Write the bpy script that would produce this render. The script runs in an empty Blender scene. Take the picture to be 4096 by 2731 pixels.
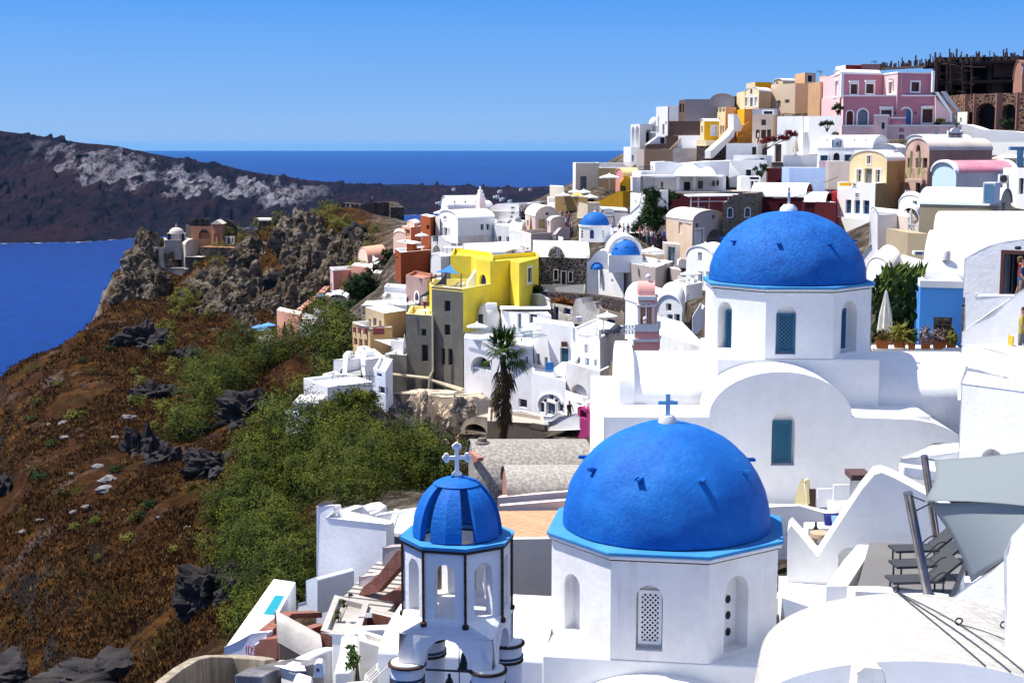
import bpy,bmesh,math,random
import numpy as np
from mathutils import Vector,Matrix,noise
V = Vector; NS = dict(seat=False,ctrl=False); AR = dict(arch=True)
from mathutils.geometry import tessellate_polygon
PI = math.pi
scene = bpy.context.scene
col = scene.collection
rnd = random.Random(7)
# ------------------------------------------------------------------ camera model (photo is 4096 x 2731)
F = 5900.0; CX,CY = 2048.0,1365.5; HOR = 586.0; CAMZ = 130.0
PITCH = math.atan((CY-HOR)/F)
CP,SP = math.cos(PITCH),math.sin(PITCH)
RG = [0.0,0.0,1.0]
def R(k):
 """choose the photo region whose coordinates the following lines are measured in"""
 RG[:] = {0:(0,0,1),1:(2400,200,.361),2:(3248,200,.361),3:(2400,700,.361),4:(3248,700,.361),5:(1600,700,.361),6:(1100,1000,.361),
  7:(1700,1150,.361),8:(400,700,.361),9:(0,450,.468),10:(0,1300,.5537),11:(600,1900,.5527),12:(1500,1750,.6255),
  13:(2100,1550,.7534),14:(3000,1700,.6575),15:(2400,800,.7211)}[k]
def fx(x): return RG[0]+x*RG[2]
def fy(y): return RG[1]+y*RG[2]
def ray(px,py):
 xc = (fx(px)-CX)/F; yc = -(fy(py)-CY)/F
 return V((xc,CP+yc*SP,-SP+yc*CP))
CAM = V((0,0,CAMZ))
def at(px,py,Y):
 d = ray(px,py); return CAM + d*(Y/d.y)
def mpp(Y): return Y/F*RG[2]          # metres per measured unit at distance Y
# ------------------------------------------------------------------ node materials
MATS = {}
def nmat(name):
 m = bpy.data.materials.new(name); m.use_nodes = True
 nt = m.node_tree; b = nt.nodes['Principled BSDF']
 return m,nt,b
def N(nt,t,**kw):
 n = nt.nodes.new(t)
 for k,v in kw.items():
  if hasattr(n,k): setattr(n,k,v)
  else: n.inputs[k].default_value = v
 return n
def pos(nt,sx=1,sy=1,sz=1):
 g = N(nt,'ShaderNodeNewGeometry'); mp = N(nt,'ShaderNodeMapping')
 mp.inputs['Scale'].default_value = (sx,sy,sz)
 nt.links.new(g.outputs['Position'],mp.inputs['Vector']); return mp.outputs['Vector']
def noi(nt,vec,scale,detail=4,rough=.55):
 n = N(nt,'ShaderNodeTexNoise'); n.inputs['Scale'].default_value = scale
 n.inputs['Detail'].default_value = detail; n.inputs['Roughness'].default_value = rough
 nt.links.new(vec,n.inputs['Vector']); return n.outputs['Fac']
def ramp(nt,fac,stops):
 r = N(nt,'ShaderNodeValToRGB'); e = r.color_ramp.elements
 while len(e) < len(stops): e.new(.5)
 for i,(p,c) in enumerate(stops):
  e[i].position = p; e[i].color = (*c,1) if len(c) == 3 else c
 nt.links.new(fac,r.inputs['Fac']); return r.outputs['Color']
def mixc(nt,fac,a,b,mode='MIX'):
 m = N(nt,'ShaderNodeMix',data_type='RGBA',blend_type=mode)
 for s,v in ((0,fac),(6,a),(7,b)):
  if hasattr(v,'links'): nt.links.new(v,m.inputs[s])
  else: m.inputs[s].default_value = v if s == 0 else ((*v,1) if len(v) == 3 else v)
 return m.outputs[2]
def bump(nt,b,h,strength,dist=.05,normal=None):
 n = N(nt,'ShaderNodeBump'); n.inputs['Strength'].default_value = strength; n.inputs['Distance'].default_value = dist
 nt.links.new(h,n.inputs['Height'])
 if normal: nt.links.new(normal,n.inputs['Normal'])
 nt.links.new(n.outputs['Normal'],b.inputs['Normal']); return n.outputs['Normal']
def pl(c,stain=.25,sc=None,rough=.9,bmp=.35,dirt=None,key=None,streak=.5):
 """rendered wall: blotches, rain streaks with a dirt colour, trowel bumps"""
 k = ('p',tuple(c),stain,dirt,bmp,streak,sc)
 if k in MATS: return MATS[k]
 m,nt,b = nmat('plaster'); b.inputs['Roughness'].default_value = rough
 b.inputs['Specular IOR Level'].default_value = .12
 v = pos(nt); n1 = noi(nt,v,sc or .55,7,.68 if sc else .6); n2 = noi(nt,v,3.1,5,.65)
 d = dirt or tuple(x*.62+.01 for x in c)
 f1 = ramp(nt,n1,[(.45,(0,0,0)),(.53,(1,1,1))] if sc else [(.42,(0,0,0)),(.72,(1,1,1))])
 cc = mixc(nt,0,c,d)
 mm = N(nt,'ShaderNodeMath',operation='MULTIPLY'); nt.links.new(f1,mm.inputs[0]); mm.inputs[1].default_value = stain
 nt.links.new(mm.outputs[0],cc.node.inputs[0])
 vs = pos(nt,1,1,.07); n3 = noi(nt,vs,4.5,5,.7)
 f3 = ramp(nt,n3,[(.55,(0,0,0)),(.8,(1,1,1))])
 m3 = N(nt,'ShaderNodeMath',operation='MULTIPLY'); nt.links.new(f3,m3.inputs[0]); m3.inputs[1].default_value = stain*streak
 c2 = mixc(nt,0,cc,d); nt.links.new(m3.outputs[0],c2.node.inputs[0])
 f2 = ramp(nt,n2,[(.3,(.93,.93,.93)),(.7,(1.0,1.0,1.0))])
 c3 = mixc(nt,1,c2,f2,'MULTIPLY')
 nt.links.new(c3,b.inputs['Base Color'])
 if bmp: bump(nt,b,noi(nt,v,5.0,8,.7),bmp,.04)
 MATS[k] = m; return m
def paint(c,rough=.5,metal=0,spec=.3,var=.15):
 k = ('c',tuple(c),rough,metal,var)
 if k in MATS: return MATS[k]
 m,nt,b = nmat('paint'); b.inputs['Roughness'].default_value = rough; b.inputs['Metallic'].default_value = metal
 b.inputs['Specular IOR Level'].default_value = spec
 n = noi(nt,pos(nt),4.0,5,.6)
 cc = ramp(nt,n,[(.3,tuple(x*(1-var) for x in c)),(.7,tuple(min(1,x*(1+var*.4)) for x in c))])
 nt.links.new(cc,b.inputs['Base Color']); MATS[k] = m; return m
def stone(c,mortar,scale=2.2,key='stone',var=.5,sz=1.4,w=.06,bs=1.0):
 k = ('s',tuple(c),tuple(mortar),scale,w)
 if k in MATS: return MATS[k]
 m,nt,b = nmat(key); b.inputs['Roughness'].default_value = .95; b.inputs['Specular IOR Level'].default_value = .1
 v = pos(nt,1,1,sz)
 vo = N(nt,'ShaderNodeTexVoronoi',feature='DISTANCE_TO_EDGE'); vo.inputs['Scale'].default_value = scale
 vc = N(nt,'ShaderNodeTexVoronoi',feature='F1'); vc.inputs['Scale'].default_value = scale
 nt.links.new(v,vo.inputs['Vector']); nt.links.new(v,vc.inputs['Vector'])
 e = ramp(nt,vo.outputs['Distance'],[(w*.6,(0,0,0)),(w*1.6,(1,1,1))])
 n1 = noi(nt,v,6,6,.7)
 cs = ramp(nt,vc.outputs['Color'],[(0,tuple(x*(1-var) for x in c)),(1,tuple(min(1,x*(1+var)) for x in c))])
 cn = ramp(nt,n1,[(.3,(.6,.6,.6)),(.7,(1.15,1.15,1.15))])
 c1 = mixc(nt,1,cs,cn,'MULTIPLY')
 nt.links.new(mixc(nt,e,mortar,c1),b.inputs['Base Color'])
 mx = N(nt,'ShaderNodeMath',operation='ADD'); nt.links.new(e,mx.inputs[0]); nt.links.new(n1,mx.inputs[1])
 bump(nt,b,mx.outputs[0],bs,.08); MATS[k] = m; return m
def brick(c1,c2,mortar,scale=5.0):
 k = ('b',tuple(c1),scale)
 if k in MATS: return MATS[k]
 m,nt,b = nmat('brick'); b.inputs['Roughness'].default_value = .95
 g = N(nt,'ShaderNodeNewGeometry'); s = N(nt,'ShaderNodeSeparateXYZ'); nt.links.new(g.outputs['Position'],s.inputs[0])
 ad = N(nt,'ShaderNodeMath',operation='ADD'); nt.links.new(s.outputs[0],ad.inputs[0]); nt.links.new(s.outputs[1],ad.inputs[1])
 cb = N(nt,'ShaderNodeCombineXYZ'); nt.links.new(ad.outputs[0],cb.inputs[0]); nt.links.new(s.outputs[2],cb.inputs[1])
 t = N(nt,'ShaderNodeTexBrick'); nt.links.new(cb.outputs[0],t.inputs['Vector'])
 t.inputs['Scale'].default_value = scale; t.inputs['Color1'].default_value = (*c1,1); t.inputs['Color2'].default_value = (*c2,1)
 t.inputs['Mortar'].default_value = (*mortar,1); t.inputs['Mortar Size'].default_value = .025
 n1 = noi(nt,pos(nt),3,6,.7); cn = ramp(nt,n1,[(.3,(.65,.65,.65)),(.7,(1.1,1.1,1.1))])
 nt.links.new(mixc(nt,1,t.outputs['Color'],cn,'MULTIPLY'),b.inputs['Base Color'])
 bump(nt,b,t.outputs['Fac'],-.6,.02); MATS[k] = m; return m
# ------------------------------------------------------------------ mesh building
class MB:
 def __init__(s): s.v = []; s.f = []; s.m = []
 def add(s,vs,fs,mi=0):
  o = len(s.v); s.v += [Vector(p) for p in vs]; s.f += [tuple(i+o for i in f) for f in fs]; s.m += [mi]*len(fs); return s
 def quad(s,a,b,c,d,mi=0): return s.add([a,b,c,d],[(0,1,2,3)],mi)
 def box(s,c,dx,dy,dz,ux=(1,0,0),mi=0,uz=(0,0,1)):
  """centre, sizes, x-axis direction"""
  ux = Vector(ux).normalized(); uz = Vector(uz).normalized(); uy = uz.cross(ux).normalized(); c = Vector(c)
  vs = [c+ux*(dx/2*i)+uy*(dy/2*j)+uz*(dz/2*k) for k in (-1,1) for i,j in ((-1,-1),(1,-1),(1,1),(-1,1))]
  return s.add(vs,[(3,2,1,0),(4,5,6,7),(0,1,5,4),(1,2,6,5),(2,3,7,6),(3,0,4,7)],mi)
 def prism(s,poly,z0,z1,mi=0,top=True):
  n = len(poly); vs = [(p[0],p[1],z0) for p in poly]+[(p[0],p[1],z1) for p in poly]
  fs = [(i,(i+1) % n,n+(i+1) % n,n+i) for i in range(n)]
  if top: fs += [tuple(range(n,2*n)),tuple(range(n-1,-1,-1))]
  return s.add(vs,fs,mi)
 def tube(s,pts,r,n=6,mi=0,cap=True):
  pts = [Vector(p) for p in pts]; rs = r if isinstance(r,(list,tuple)) else [r]*len(pts); vs = []; fs = []
  for i,p in enumerate(pts):
   t = (pts[min(i+1,len(pts)-1)]-pts[max(i-1,0)]).normalized()
   a = t.cross(V((0,0,1)) if abs(t.z) < .9 else V((1,0,0))).normalized(); b = t.cross(a)
   vs += [p+(a*math.cos(2*PI*k/n)+b*math.sin(2*PI*k/n))*rs[i] for k in range(n)]
  for i in range(len(pts)-1):
   fs += [(i*n+k,i*n+(k+1) % n,(i+1)*n+(k+1) % n,(i+1)*n+k) for k in range(n)]
  if cap: fs += [tuple(range(n-1,-1,-1)),tuple(range(len(vs)-n,len(vs)))]
  return s.add(vs,fs,mi)
 def lathe(s,c,prof,n=32,mi=0,a0=0,a1=2*PI,rot=0):
  """prof: list of (radius, z) about a vertical axis at c"""
  c = Vector(c); full = abs(a1-a0-2*PI) < 1e-6; m = n if full else n+1; vs = []; fs = []
  for r,z in prof:
   for k in range(m):
    a = a0+(a1-a0)*k/n+rot; vs.append(c+V((r*math.cos(a),r*math.sin(a),z)))
  for i in range(len(prof)-1):
   for k in range(n):
    k2 = (k+1) % m; fs.append((i*m+k,i*m+k2,(i+1)*m+k2,(i+1)*m+k))
  return s.add(vs,fs,mi)
 def extrude(s,poly,vec,mi=0,mi2=None):
  """closed 3-D outline swept along vec with both caps"""
  n = len(poly); poly = [Vector(p) for p in poly]; vec = Vector(vec)
  s.add(poly+[p+vec for p in poly],[(i,(i+1) % n,n+(i+1) % n,n+i) for i in range(n)],mi if mi2 is None else mi2)
  tr = tessellate_polygon([poly])
  s.add(poly,[tuple(t) for t in tr],mi); s.add([p+vec for p in poly],[tuple(t) for t in tr],mi); return s
def obj(name,mb,mats,parent=None,smooth=False,bevel=0,seg=2):
 me = bpy.data.meshes.new(name)
 o = bpy.data.objects.new(name,me); col.objects.link(o)
 off = V((0,0,0))
 if parent:
  p = parent
  while p.parent: p = p.parent
  off = p.location; o.parent = parent
 else:
  if mb.v:
   xs = [v.x for v in mb.v]; ys = [v.y for v in mb.v]
   off = V(((min(xs)+max(xs))/2,(min(ys)+max(ys))/2,min(v.z for v in mb.v))); o.location = off
 me.from_pydata([v-off for v in mb.v],[],mb.f)
 if name in ('wall','gable_wall'): bm = bmesh.new(); bm.from_mesh(me); bmesh.ops.remove_doubles(bm,verts=bm.verts,dist=.003); bm.to_mesh(me); bm.free()
 if not isinstance(mats,(list,tuple)): mats = [mats]
 for m in mats: me.materials.append(m)
 if len(mats) > 1: me.polygons.foreach_set('material_index',mb.m)
 if smooth:
  me.polygons.foreach_set('use_smooth',[True]*len(me.polygons))
  if smooth != 2: me.set_sharp_from_angle(angle=math.radians(38))
 if bevel:
  bm = bmesh.new(); bm.from_mesh(me); bmesh.ops.remove_doubles(bm,verts=bm.verts,dist=.002); bm.to_mesh(me); bm.free()
  b = o.modifiers.new('edge','BEVEL'); b.width = bevel; b.segments = seg; b.limit_method = 'ANGLE'; b.angle_limit = math.radians(40)
  me.polygons.foreach_set('use_smooth',[True]*len(me.polygons))
  w = o.modifiers.new('wn','WEIGHTED_NORMAL'); w.keep_sharp = False
 me.update(); return o
def tag(o,label=None,cat=None,group=None,kind=None):
 if label: o['label'] = label
 if cat: o['category'] = cat
 if group: o['group'] = group
 if kind: o['kind'] = kind
 return o
def thing(name,label,cat,loc,group=None):
 o = bpy.data.objects.new(name,None); col.objects.link(o); o.location = loc; o.empty_display_size = .3
 return tag(o,label,cat,group)
def dup(o,loc=None,label=None,parent=None,rz=None,sc=None):
 c = o.copy(); col.objects.link(c)
 if parent: c.parent = parent
 for ch in list(o.children): dup(ch,parent=c)
 if loc is not None: c.location = loc
 if label: c['label'] = label
 if rz is not None: c.rotation_euler = (0,0,rz)
 if sc: c.scale = (sc,sc,sc)
 return c
# ------------------------------------------------------------------ standard materials
WHITE = pl((.82,.82,.81),.20,dirt=(.50,.48,.44),bmp=.5)
WHITE2 = pl((.80,.80,.80),.28,dirt=(.46,.43,.39))
OLDWHITE = pl((.78,.77,.74),.75,dirt=(.40,.37,.32),streak=.8)
DARK = paint((.012,.012,.015),.4)
GLASS = paint((.02,.025,.035),.12,spec=.6,var=.5)
BROWN = paint((.06,.03,.018),.6); DKRED = paint((.09,.022,.018),.6); BLUEP = paint((.02,.16,.42),.5); NAVY = paint((.012,.02,.16),.5)
GREYW = paint((.13,.14,.16),.6); WTRIM = pl((.8,.8,.79),.12,bmp=.1); GREYBLUE = paint((.16,.22,.28),.6)
METAL = paint((.05,.05,.055),.4,.6); STEEL = paint((.6,.6,.62),.16,1.0,var=.1)
WOOD = paint((.16,.09,.045),.75,var=.4); CANVAS = paint((.78,.77,.73),.8,var=.06); CREAMC = paint((.75,.66,.5),.85,var=.08)
FOOT = []     # house footprints for seating the terrain: (polygon, top z)
CTRL = []     # terrain control points
FRONT = []    # strips of ground in front of facades
# ------------------------------------------------------------------ openings
STY = {  # kind: (part name, pane, frame, surround)
 'w': ('window',GLASS,WTRIM,None),'ws': ('window',GLASS,WTRIM,WTRIM),'n': ('window',DARK,None,None),'ns': ('window',DARK,None,WTRIM),
 'd': ('door',BROWN,None,None),'ds': ('door',BROWN,None,WTRIM),'r': ('door',DKRED,None,WTRIM),'b': ('window',GLASS,BLUEP,None),
 'bs': ('window',GLASS,BLUEP,WTRIM),'db': ('door',BLUEP,None,None),'dbs': ('door',BLUEP,None,WTRIM),'dn': ('door',NAVY,None,None),
 'wn': ('window',NAVY,WTRIM,None),'g': ('door',GREYBLUE,GREYW,None),'gs': ('door',GREYBLUE,GREYW,WTRIM),'gw': ('window',GLASS,GREYW,None),'s': ('shutter',WTRIM,WTRIM,WTRIM),
 'o': ('recess',None,None,None),'gd': ('door',GREYW,None,None),'wd': ('window',GLASS,WOOD,None),'dw': ('door',GLASS,WTRIM,WTRIM),'k': ('window',DARK,METAL,WTRIM),
 'y': ('door',paint((.42,.34,.16),.7),None,None),'rs': ('shutter',paint((.07,.035,.03),.7),None,WTRIM)}
class Wall:
 """vertical wall plane between two plan points, u along it, v = height above z0"""
 def __init__(s,a,b,z0):
  s.a = V((a[0],a[1],z0)); d = V((b[0]-a[0],b[1]-a[1],0)); s.L = d.length; s.u = d.normalized()
  s.n = V((s.u.y,-s.u.x,0))      # outward, to the right of a->b when seen from above reversed
  if s.n.dot(CAM-s.a) < 0: s.n = -s.n
  s.holes = []
 def uv(s,px,py):
  d = ray(px,py); t = (s.a-CAM).dot(s.n)/d.dot(s.n); p = CAM+d*t
  return ((p-s.a).dot(s.u),p.z-s.a.z)
 def p(s,u,v,out=0): return s.a+s.u*u+V((0,0,v))+s.n*out
 def fill(s,mb,outline,depth=.22,mi=0):
  ol = [s.p(*q) for q in outline]; hs = [[s.p(*q) for q in h] for h,dp in s.holes]
  flat = ol+[q for h in hs for q in h]
  mb.add(flat,[tuple(t) for t in tessellate_polygon([ol]+hs)],mi)
  for (h,dp),hw in zip(s.holes,hs):
   n = len(hw); inn = [q-s.n*dp for q in hw]
   mb.add(hw+inn,[(i,(i+1) % n,n+(i+1) % n,n+i) for i in range(n)],mi)
def arch_pts(u0,u1,v0,v1,n=9):
 r = (u1-u0)/2; vs = max(v1-r,v0+.05); rr = v1-vs; c = (u0+u1)/2
 return [(u0,v0),(u1,v0)]+[(c+r*math.cos(PI*k/n),vs+rr*math.sin(PI*k/n)) for k in range(n+1)]
def ring(mb,w,pts,width,out0,out1,closed=True,skip_bottom=False):
 """flat band round an opening, standing from out0 to out1 in front of the wall plane"""
 c = V((sum(p[0] for p in pts)/len(pts),sum(p[1] for p in pts)/len(pts))); n = len(pts); o = []
 for i in range(n):
  a,b,d = Vector(pts[i-1]),Vector(pts[i]),Vector(pts[(i+1) % n])
  e1 = (b-a).normalized() if (b-a).length > 1e-6 else V((1,0)); e2 = (d-b).normalized() if (d-b).length > 1e-6 else e1
  n1 = V((e1.y,-e1.x)); n2 = V((e2.y,-e2.x)); q = (n1+n2); q = q/max(.3,q.dot(n1)) if q.length > 1e-6 else n1
  o.append(b+q*width)
 for i in range(n):
  j = (i+1) % n
  if skip_bottom and i == 0: continue
  A,B,C,D = pts[i],pts[j],o[j],o[i]
  f = [w.p(*q,out1) for q in (A,B,C,D)]; g = [w.p(*q,out0) for q in (A,B,C,D)]
  mb.add(f+g,[(0,1,2,3),(3,2,6,7),(0,3,7,4),(1,0,4,5),(2,1,5,6)])
def opening(w,root,kind,x0,y0,x1,y1,arch=False,dp=None,part=True):
 nm,pane,frame,sur = STY[kind]
 ua,v1 = w.uv(x0,y0); ub,v0 = w.uv(x1,y1); u0,u1 = min(ua,ub),max(ua,ub); v0,v1 = min(v0,v1),max(v0,v1)
 u0 = max(u0,.04); u1 = min(u1,w.L-.04); v0 = max(v0,.03)
 if u1-u0 < .05: return
 dp = dp or min(.28,.5*(u1-u0)+.05)
 if sur and kind not in ('s',):
  t = min(.16,(u1-u0)*.16); sp = True
 pts = arch_pts(u0,u1,v0,v1) if arch else [(u0,v0),(u1,v0),(u1,v1),(u0,v1)]
 w.holes.append((pts,dp))
 mb = MB(); ins = [w.p(*q,-dp+.012) for q in pts]
 if pane is None:
  mb.add(ins,[tuple(t) for t in tessellate_polygon([ins])])
  return obj(nm,mb,MATS['cur'],root)
 mb.add(ins,[tuple(t) for t in tessellate_polygon([ins])])
 wd,ht = u1-u0,v1-v0
 if nm == 'door':
  k = 2 if wd > .7 else 1           # leaves with raised panels
  for i in range(k):
   for j in range(2):
    mb.box(w.p(u0+wd*(i+.5)/k,v0+ht*(.28+.4*j),-dp+.025),wd/k*.62,.03,ht*.3,w.u)
 o = obj(nm,mb,pane,root)
 if frame:
  fm = MB(); t = max(.035,min(.07,wd*.09))
  ins2 = [(u0+t,v0+t),(u1-t,v0+t)]+([(q[0]*(1-2*t/wd)+(u0+u1)/2*2*t/wd,q[1]-t) for q in pts[2:]] if arch else [(u1-t,v1-t),(u0+t,v1-t)])
  ring(fm,w,ins2,t*1.05,-dp+.012,-dp+.06)
  if wd > .35: fm.box(w.p((u0+u1)/2,(v0+v1)/2,-dp+.035),t*.8,.03,ht-2*t-.01,w.u)
  if ht > .6: fm.box(w.p((u0+u1)/2,v0+ht*.6,-dp+.033),wd-2*t-.01,.026,t*.7,w.u)
  obj('frame',fm,frame,o)
 if sur:
  sm = MB(); ring(sm,w,pts,max(.07,min(.2,wd*.16)),.0,.05,skip_bottom=(nm == 'door'))
  obj('surround',sm,sur,o)
 return o
# ------------------------------------------------------------------ buildings
def plan(c,py):
 p = at(c[0],py,c[1]); return V((p.x,p.y))
def poly_back(pts,back):
 if len(pts) == 3 and back is None: return pts+[pts[0]+pts[2]-pts[1]]
 d = (pts[-1]-pts[0]); nn = V((-d.y,d.x)).normalized()
 if nn.y < 0: nn = -nn
 if len(pts) > 3 or abs(d.y) > .6*abs(d.x): nn = V((0,1))
 b = back or 6
 return pts+[pts[-1]+nn*b,pts[0]+nn*b]
def strip(pts,z0):
 y0 = min(p.y for p in pts)-5; y1 = max(p.y for p in pts); xa,xb = pts[0].x-.5,pts[-1].x+.5
 FRONT.append(([Vector(q) for q in ((xa,y0),(xb,y0),(xb,y1),(xa,y1))],z0))
def house(name,label,corners,top,base,mat,wins=(),back=None,roofmat=None,parapet=.35,ti=0,cat='house',sink=3.0,group=None,root=None,mats=None,trim=None,seat=True,ctrl=True,zt=None):
 """flat-roofed block. corners: visible wall corners (x, distance) left to right; top/base: heights read at corner ti"""
 pts = [plan(c,top) for c in corners]; z1 = at(corners[ti][0],top,corners[ti][1]).z if zt is None else zt
 z0 = at(corners[ti][0],base,corners[ti][1]).z; zb = z0-sink
 full = poly_back(pts,back); new = root is None
 cx = sum(p.x for p in full)/len(full); cy = sum(p.y for p in full)/len(full)
 if new: root = thing(name,label,cat,(cx,cy,z0),group)
 if seat: FOOT.append((full,z1-.6))
 if ctrl:
  for p in pts: CTRL.append((p.x,p.y,z0-.3))
  strip(pts,z0)
 walls = [Wall(full[i],full[(i+1) % len(full)],zb) for i in range(len(full))]
 nv = len(pts)-1
 ml = mats or [mat]; used = {}
 for wd in wins:
  w = walls[wd[0]]; MATS['cur'] = ml[wd[0] % len(ml)]
  opening(w,root,wd[1],*wd[2:6],**(wd[6] if len(wd) > 6 else {}))
 for mi,mm in enumerate(ml):
  mb = MB()
  for i,w in enumerate(walls):
   if (i % len(ml) if i < nv else 0) == mi: w.fill(mb,[(0,0),(w.L,0),(w.L,z1-zb),(0,z1-zb)])
  if mb.v: obj('wall',mb,mm,root)
 rm = roofmat or WHITE
 mb = MB(); n = len(full); c2 = V((cx,cy)); t = .22
 inn = []
 for i in range(n):
  a,b,d = full[i-1],full[i],full[(i+1) % n]; e1 = (b-a).normalized(); e2 = (d-b).normalized()
  n1 = V((-e1.y,e1.x)); n2 = V((-e2.y,e2.x))
  if n1.dot(c2-b) < 0 and len(full) < 5: n1,n2 = -n1,-n2
  q = n1+n2; inn.append(b+q*(t/max(.35,1+n1.dot(n2))))
 zr = z1-max(parapet,.02)
 mb.add([(*p,z1) for p in full]+[(*p,z1) for p in inn]+[(*p,zr) for p in inn],
  [(i,(i+1) % n,n+(i+1) % n,n+i) for i in range(n)]+[(n+i,n+(i+1) % n,2*n+(i+1) % n,2*n+i) for i in range(n)])
 ip = [V((*p,zr)) for p in inn]; mb.add(ip,[tuple(q) for q in tessellate_polygon([ip])])
 obj('roof',mb,rm,root)
 if trim:
  mb = MB()
  for i in range(nv):
   w = walls[i]; mb.box(w.p(w.L/2,z1-zb-.10,.03),w.L+.06,.12,.2,w.u)
  obj('cornice',mb,trim,root)
 root['zt'] = z1; return root,walls
def vault(name,label,corners,spring,apex,base,mat,wins=(),gable=0,roofmat=None,ti=1,cat='house',sink=3.0,group=None,gmat=None,over=.06,lip=.12,root=None,seat=True,ctrl=True,segs=18,parapet=0,side=True):
 """barrel-vaulted block: corners A, B, C; the arched end is wall AB (gable 0) or BC (gable 1)"""
 pts = [plan(c,spring) for c in corners]; A,B,C = pts
 z0 = at(corners[ti][0],base,corners[ti][1]).z; zs = at(corners[ti][0],spring,corners[ti][1]).z; zb = z0-sink
 g0,g1 = (A,B) if gable == 0 else (B,C); ax = (C-B) if gable == 0 else (A-B)
 gm = (g0+g1)/2; dm = gm.y; rise = abs(spring-apex)*mpp(dm)
 full = [A,B,C,A+C-B]
 cx = sum(p.x for p in full)/4; cy = sum(p.y for p in full)/4
 if root is None: root = thing(name,label,cat,(cx,cy,z0),group)
 if seat: FOOT.append((full,zs-.3))
 if ctrl:
  for p in pts: CTRL.append((p.x,p.y,z0-.3))
  strip(pts,z0)
 W = [Wall(A,B,zb),Wall(B,C,zb)]
 gm_ = gmat or mat
 for wd in wins:
  MATS['cur'] = gm_ if wd[0] == gable else mat
  opening(W[wd[0]],root,wd[1],*wd[2:6],**(wd[6] if len(wd) > 6 else {}))
 H = zs-zb; wg = W[gable]; Lg = wg.L
 arc = [(Lg/2+Lg/2*math.cos(PI*k/segs),H+rise*math.sin(PI*k/segs)) for k in range(segs+1)]
 mb = MB(); wg.fill(mb,[(0,0),(Lg,0)]+arc)
 axv = V((ax.x,ax.y,0)); far = [wg.p(*q)+axv for q in [(0,0),(Lg,0)]+arc]
 obj('gable_wall',mb,gm_,root)
 mb = MB(); mb.add(far,[tuple(t) for t in tessellate_polygon([far])]); ws = W[1-gable]; ws.fill(mb,[(0,0),(ws.L,0),(ws.L,H),(0,H)])
 o2 = A if gable == 0 else C; mb.quad((*o2,zb),(*(o2+ax),zb),(*(o2+ax),zs),(*o2,zs))
 obj('wall',mb,mat,root)
 an = axv.normalized(); mb = MB(); r1 = [(Lg/2+(Lg/2+over)*math.cos(PI*k/segs),H+(rise+over)*math.sin(PI*k/segs)) for k in range(segs+1)]
 r0 = [(Lg/2+(Lg/2-.03)*math.cos(PI*k/segs),H+(rise-.03)*math.sin(PI*k/segs)) for k in range(segs+1)]
 s0 = -an*lip; s1 = axv+an*lip; n = segs+1
 vs = [wg.p(*q)+s0 for q in r1]+[wg.p(*q)+s1 for q in r1]+[wg.p(*q)+s0 for q in r0]+[wg.p(*q)+s1 for q in r0]
 fs = [(k,k+1,n+k+1,n+k) for k in range(segs)]+[(2*n+k,2*n+k+1,k+1,k) for k in range(segs)]+[(n+k,n+k+1,3*n+k+1,3*n+k) for k in range(segs)]
 fs += [(0,n,3*n,2*n),(segs,n+segs,3*n+segs,2*n+segs)]
 mb.add(vs,fs); obj('roof',mb,roofmat or WHITE,root,smooth=True)
 return root,W
def strip_wall(name,label,path,thick,mat,cat='wall',root=None,part='wall',bevel=.05,low=None,kind=None,cap=None,group=None,ctrl=False):
 """free-standing wall following (x, ytop, ybase, distance) points"""
 top = [at(x,yt,Y) for x,yt,yb,Y in path]; bot = [at(x,yb,Y) for x,yt,yb,Y in path]
 n = len(path); mb = MB(); vs = []
 for i in range(n):
  t = top[min(i+1,n-1)]-top[max(i-1,0)]; t.z = 0; t.normalize(); nn = V((-t.y,t.x,0))
  if nn.y < 0: nn = -nn
  b = V((top[i].x,top[i].y,bot[i].z-(1.0 if low is None else low)))
  vs += [top[i],b,top[i]+nn*thick,b+nn*thick]
  if ctrl: CTRL.append((top[i].x,top[i].y,bot[i].z-.3))
 fs = []
 for i in range(n-1):
  a,c = 4*i,4*i+4
  fs += [(a,a+1,c+1,c),(a+2,c+2,c+3,a+3),(a,c,c+2,a+2)]
 fs += [(0,2,3,1),(4*n-4,4*n-3,4*n-1,4*n-2)]
 mb.add(vs,fs); o = obj(name if root is None else part,mb,mat,root,bevel=bevel)
 if root is None: tag(o,label,cat,group,kind)
 return o
def stairs(mb,a,b,width,n,back=.0):
 """solid flight from low point a to high point b, treads across width"""
 a,b = Vector(a),Vector(b); d = b-a; h = V((d.x,d.y,0)); L = h.length; u = h.normalized()
 for i in range(n):
  z1 = a.z+d.z*(i+1)/n; zb = a.z-.6
  mb.box(V((a.x,a.y,0))+u*(L*(i+.5)/n)+V((0,0,(z1+zb)/2)),L/n,width,z1-zb,u)
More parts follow.
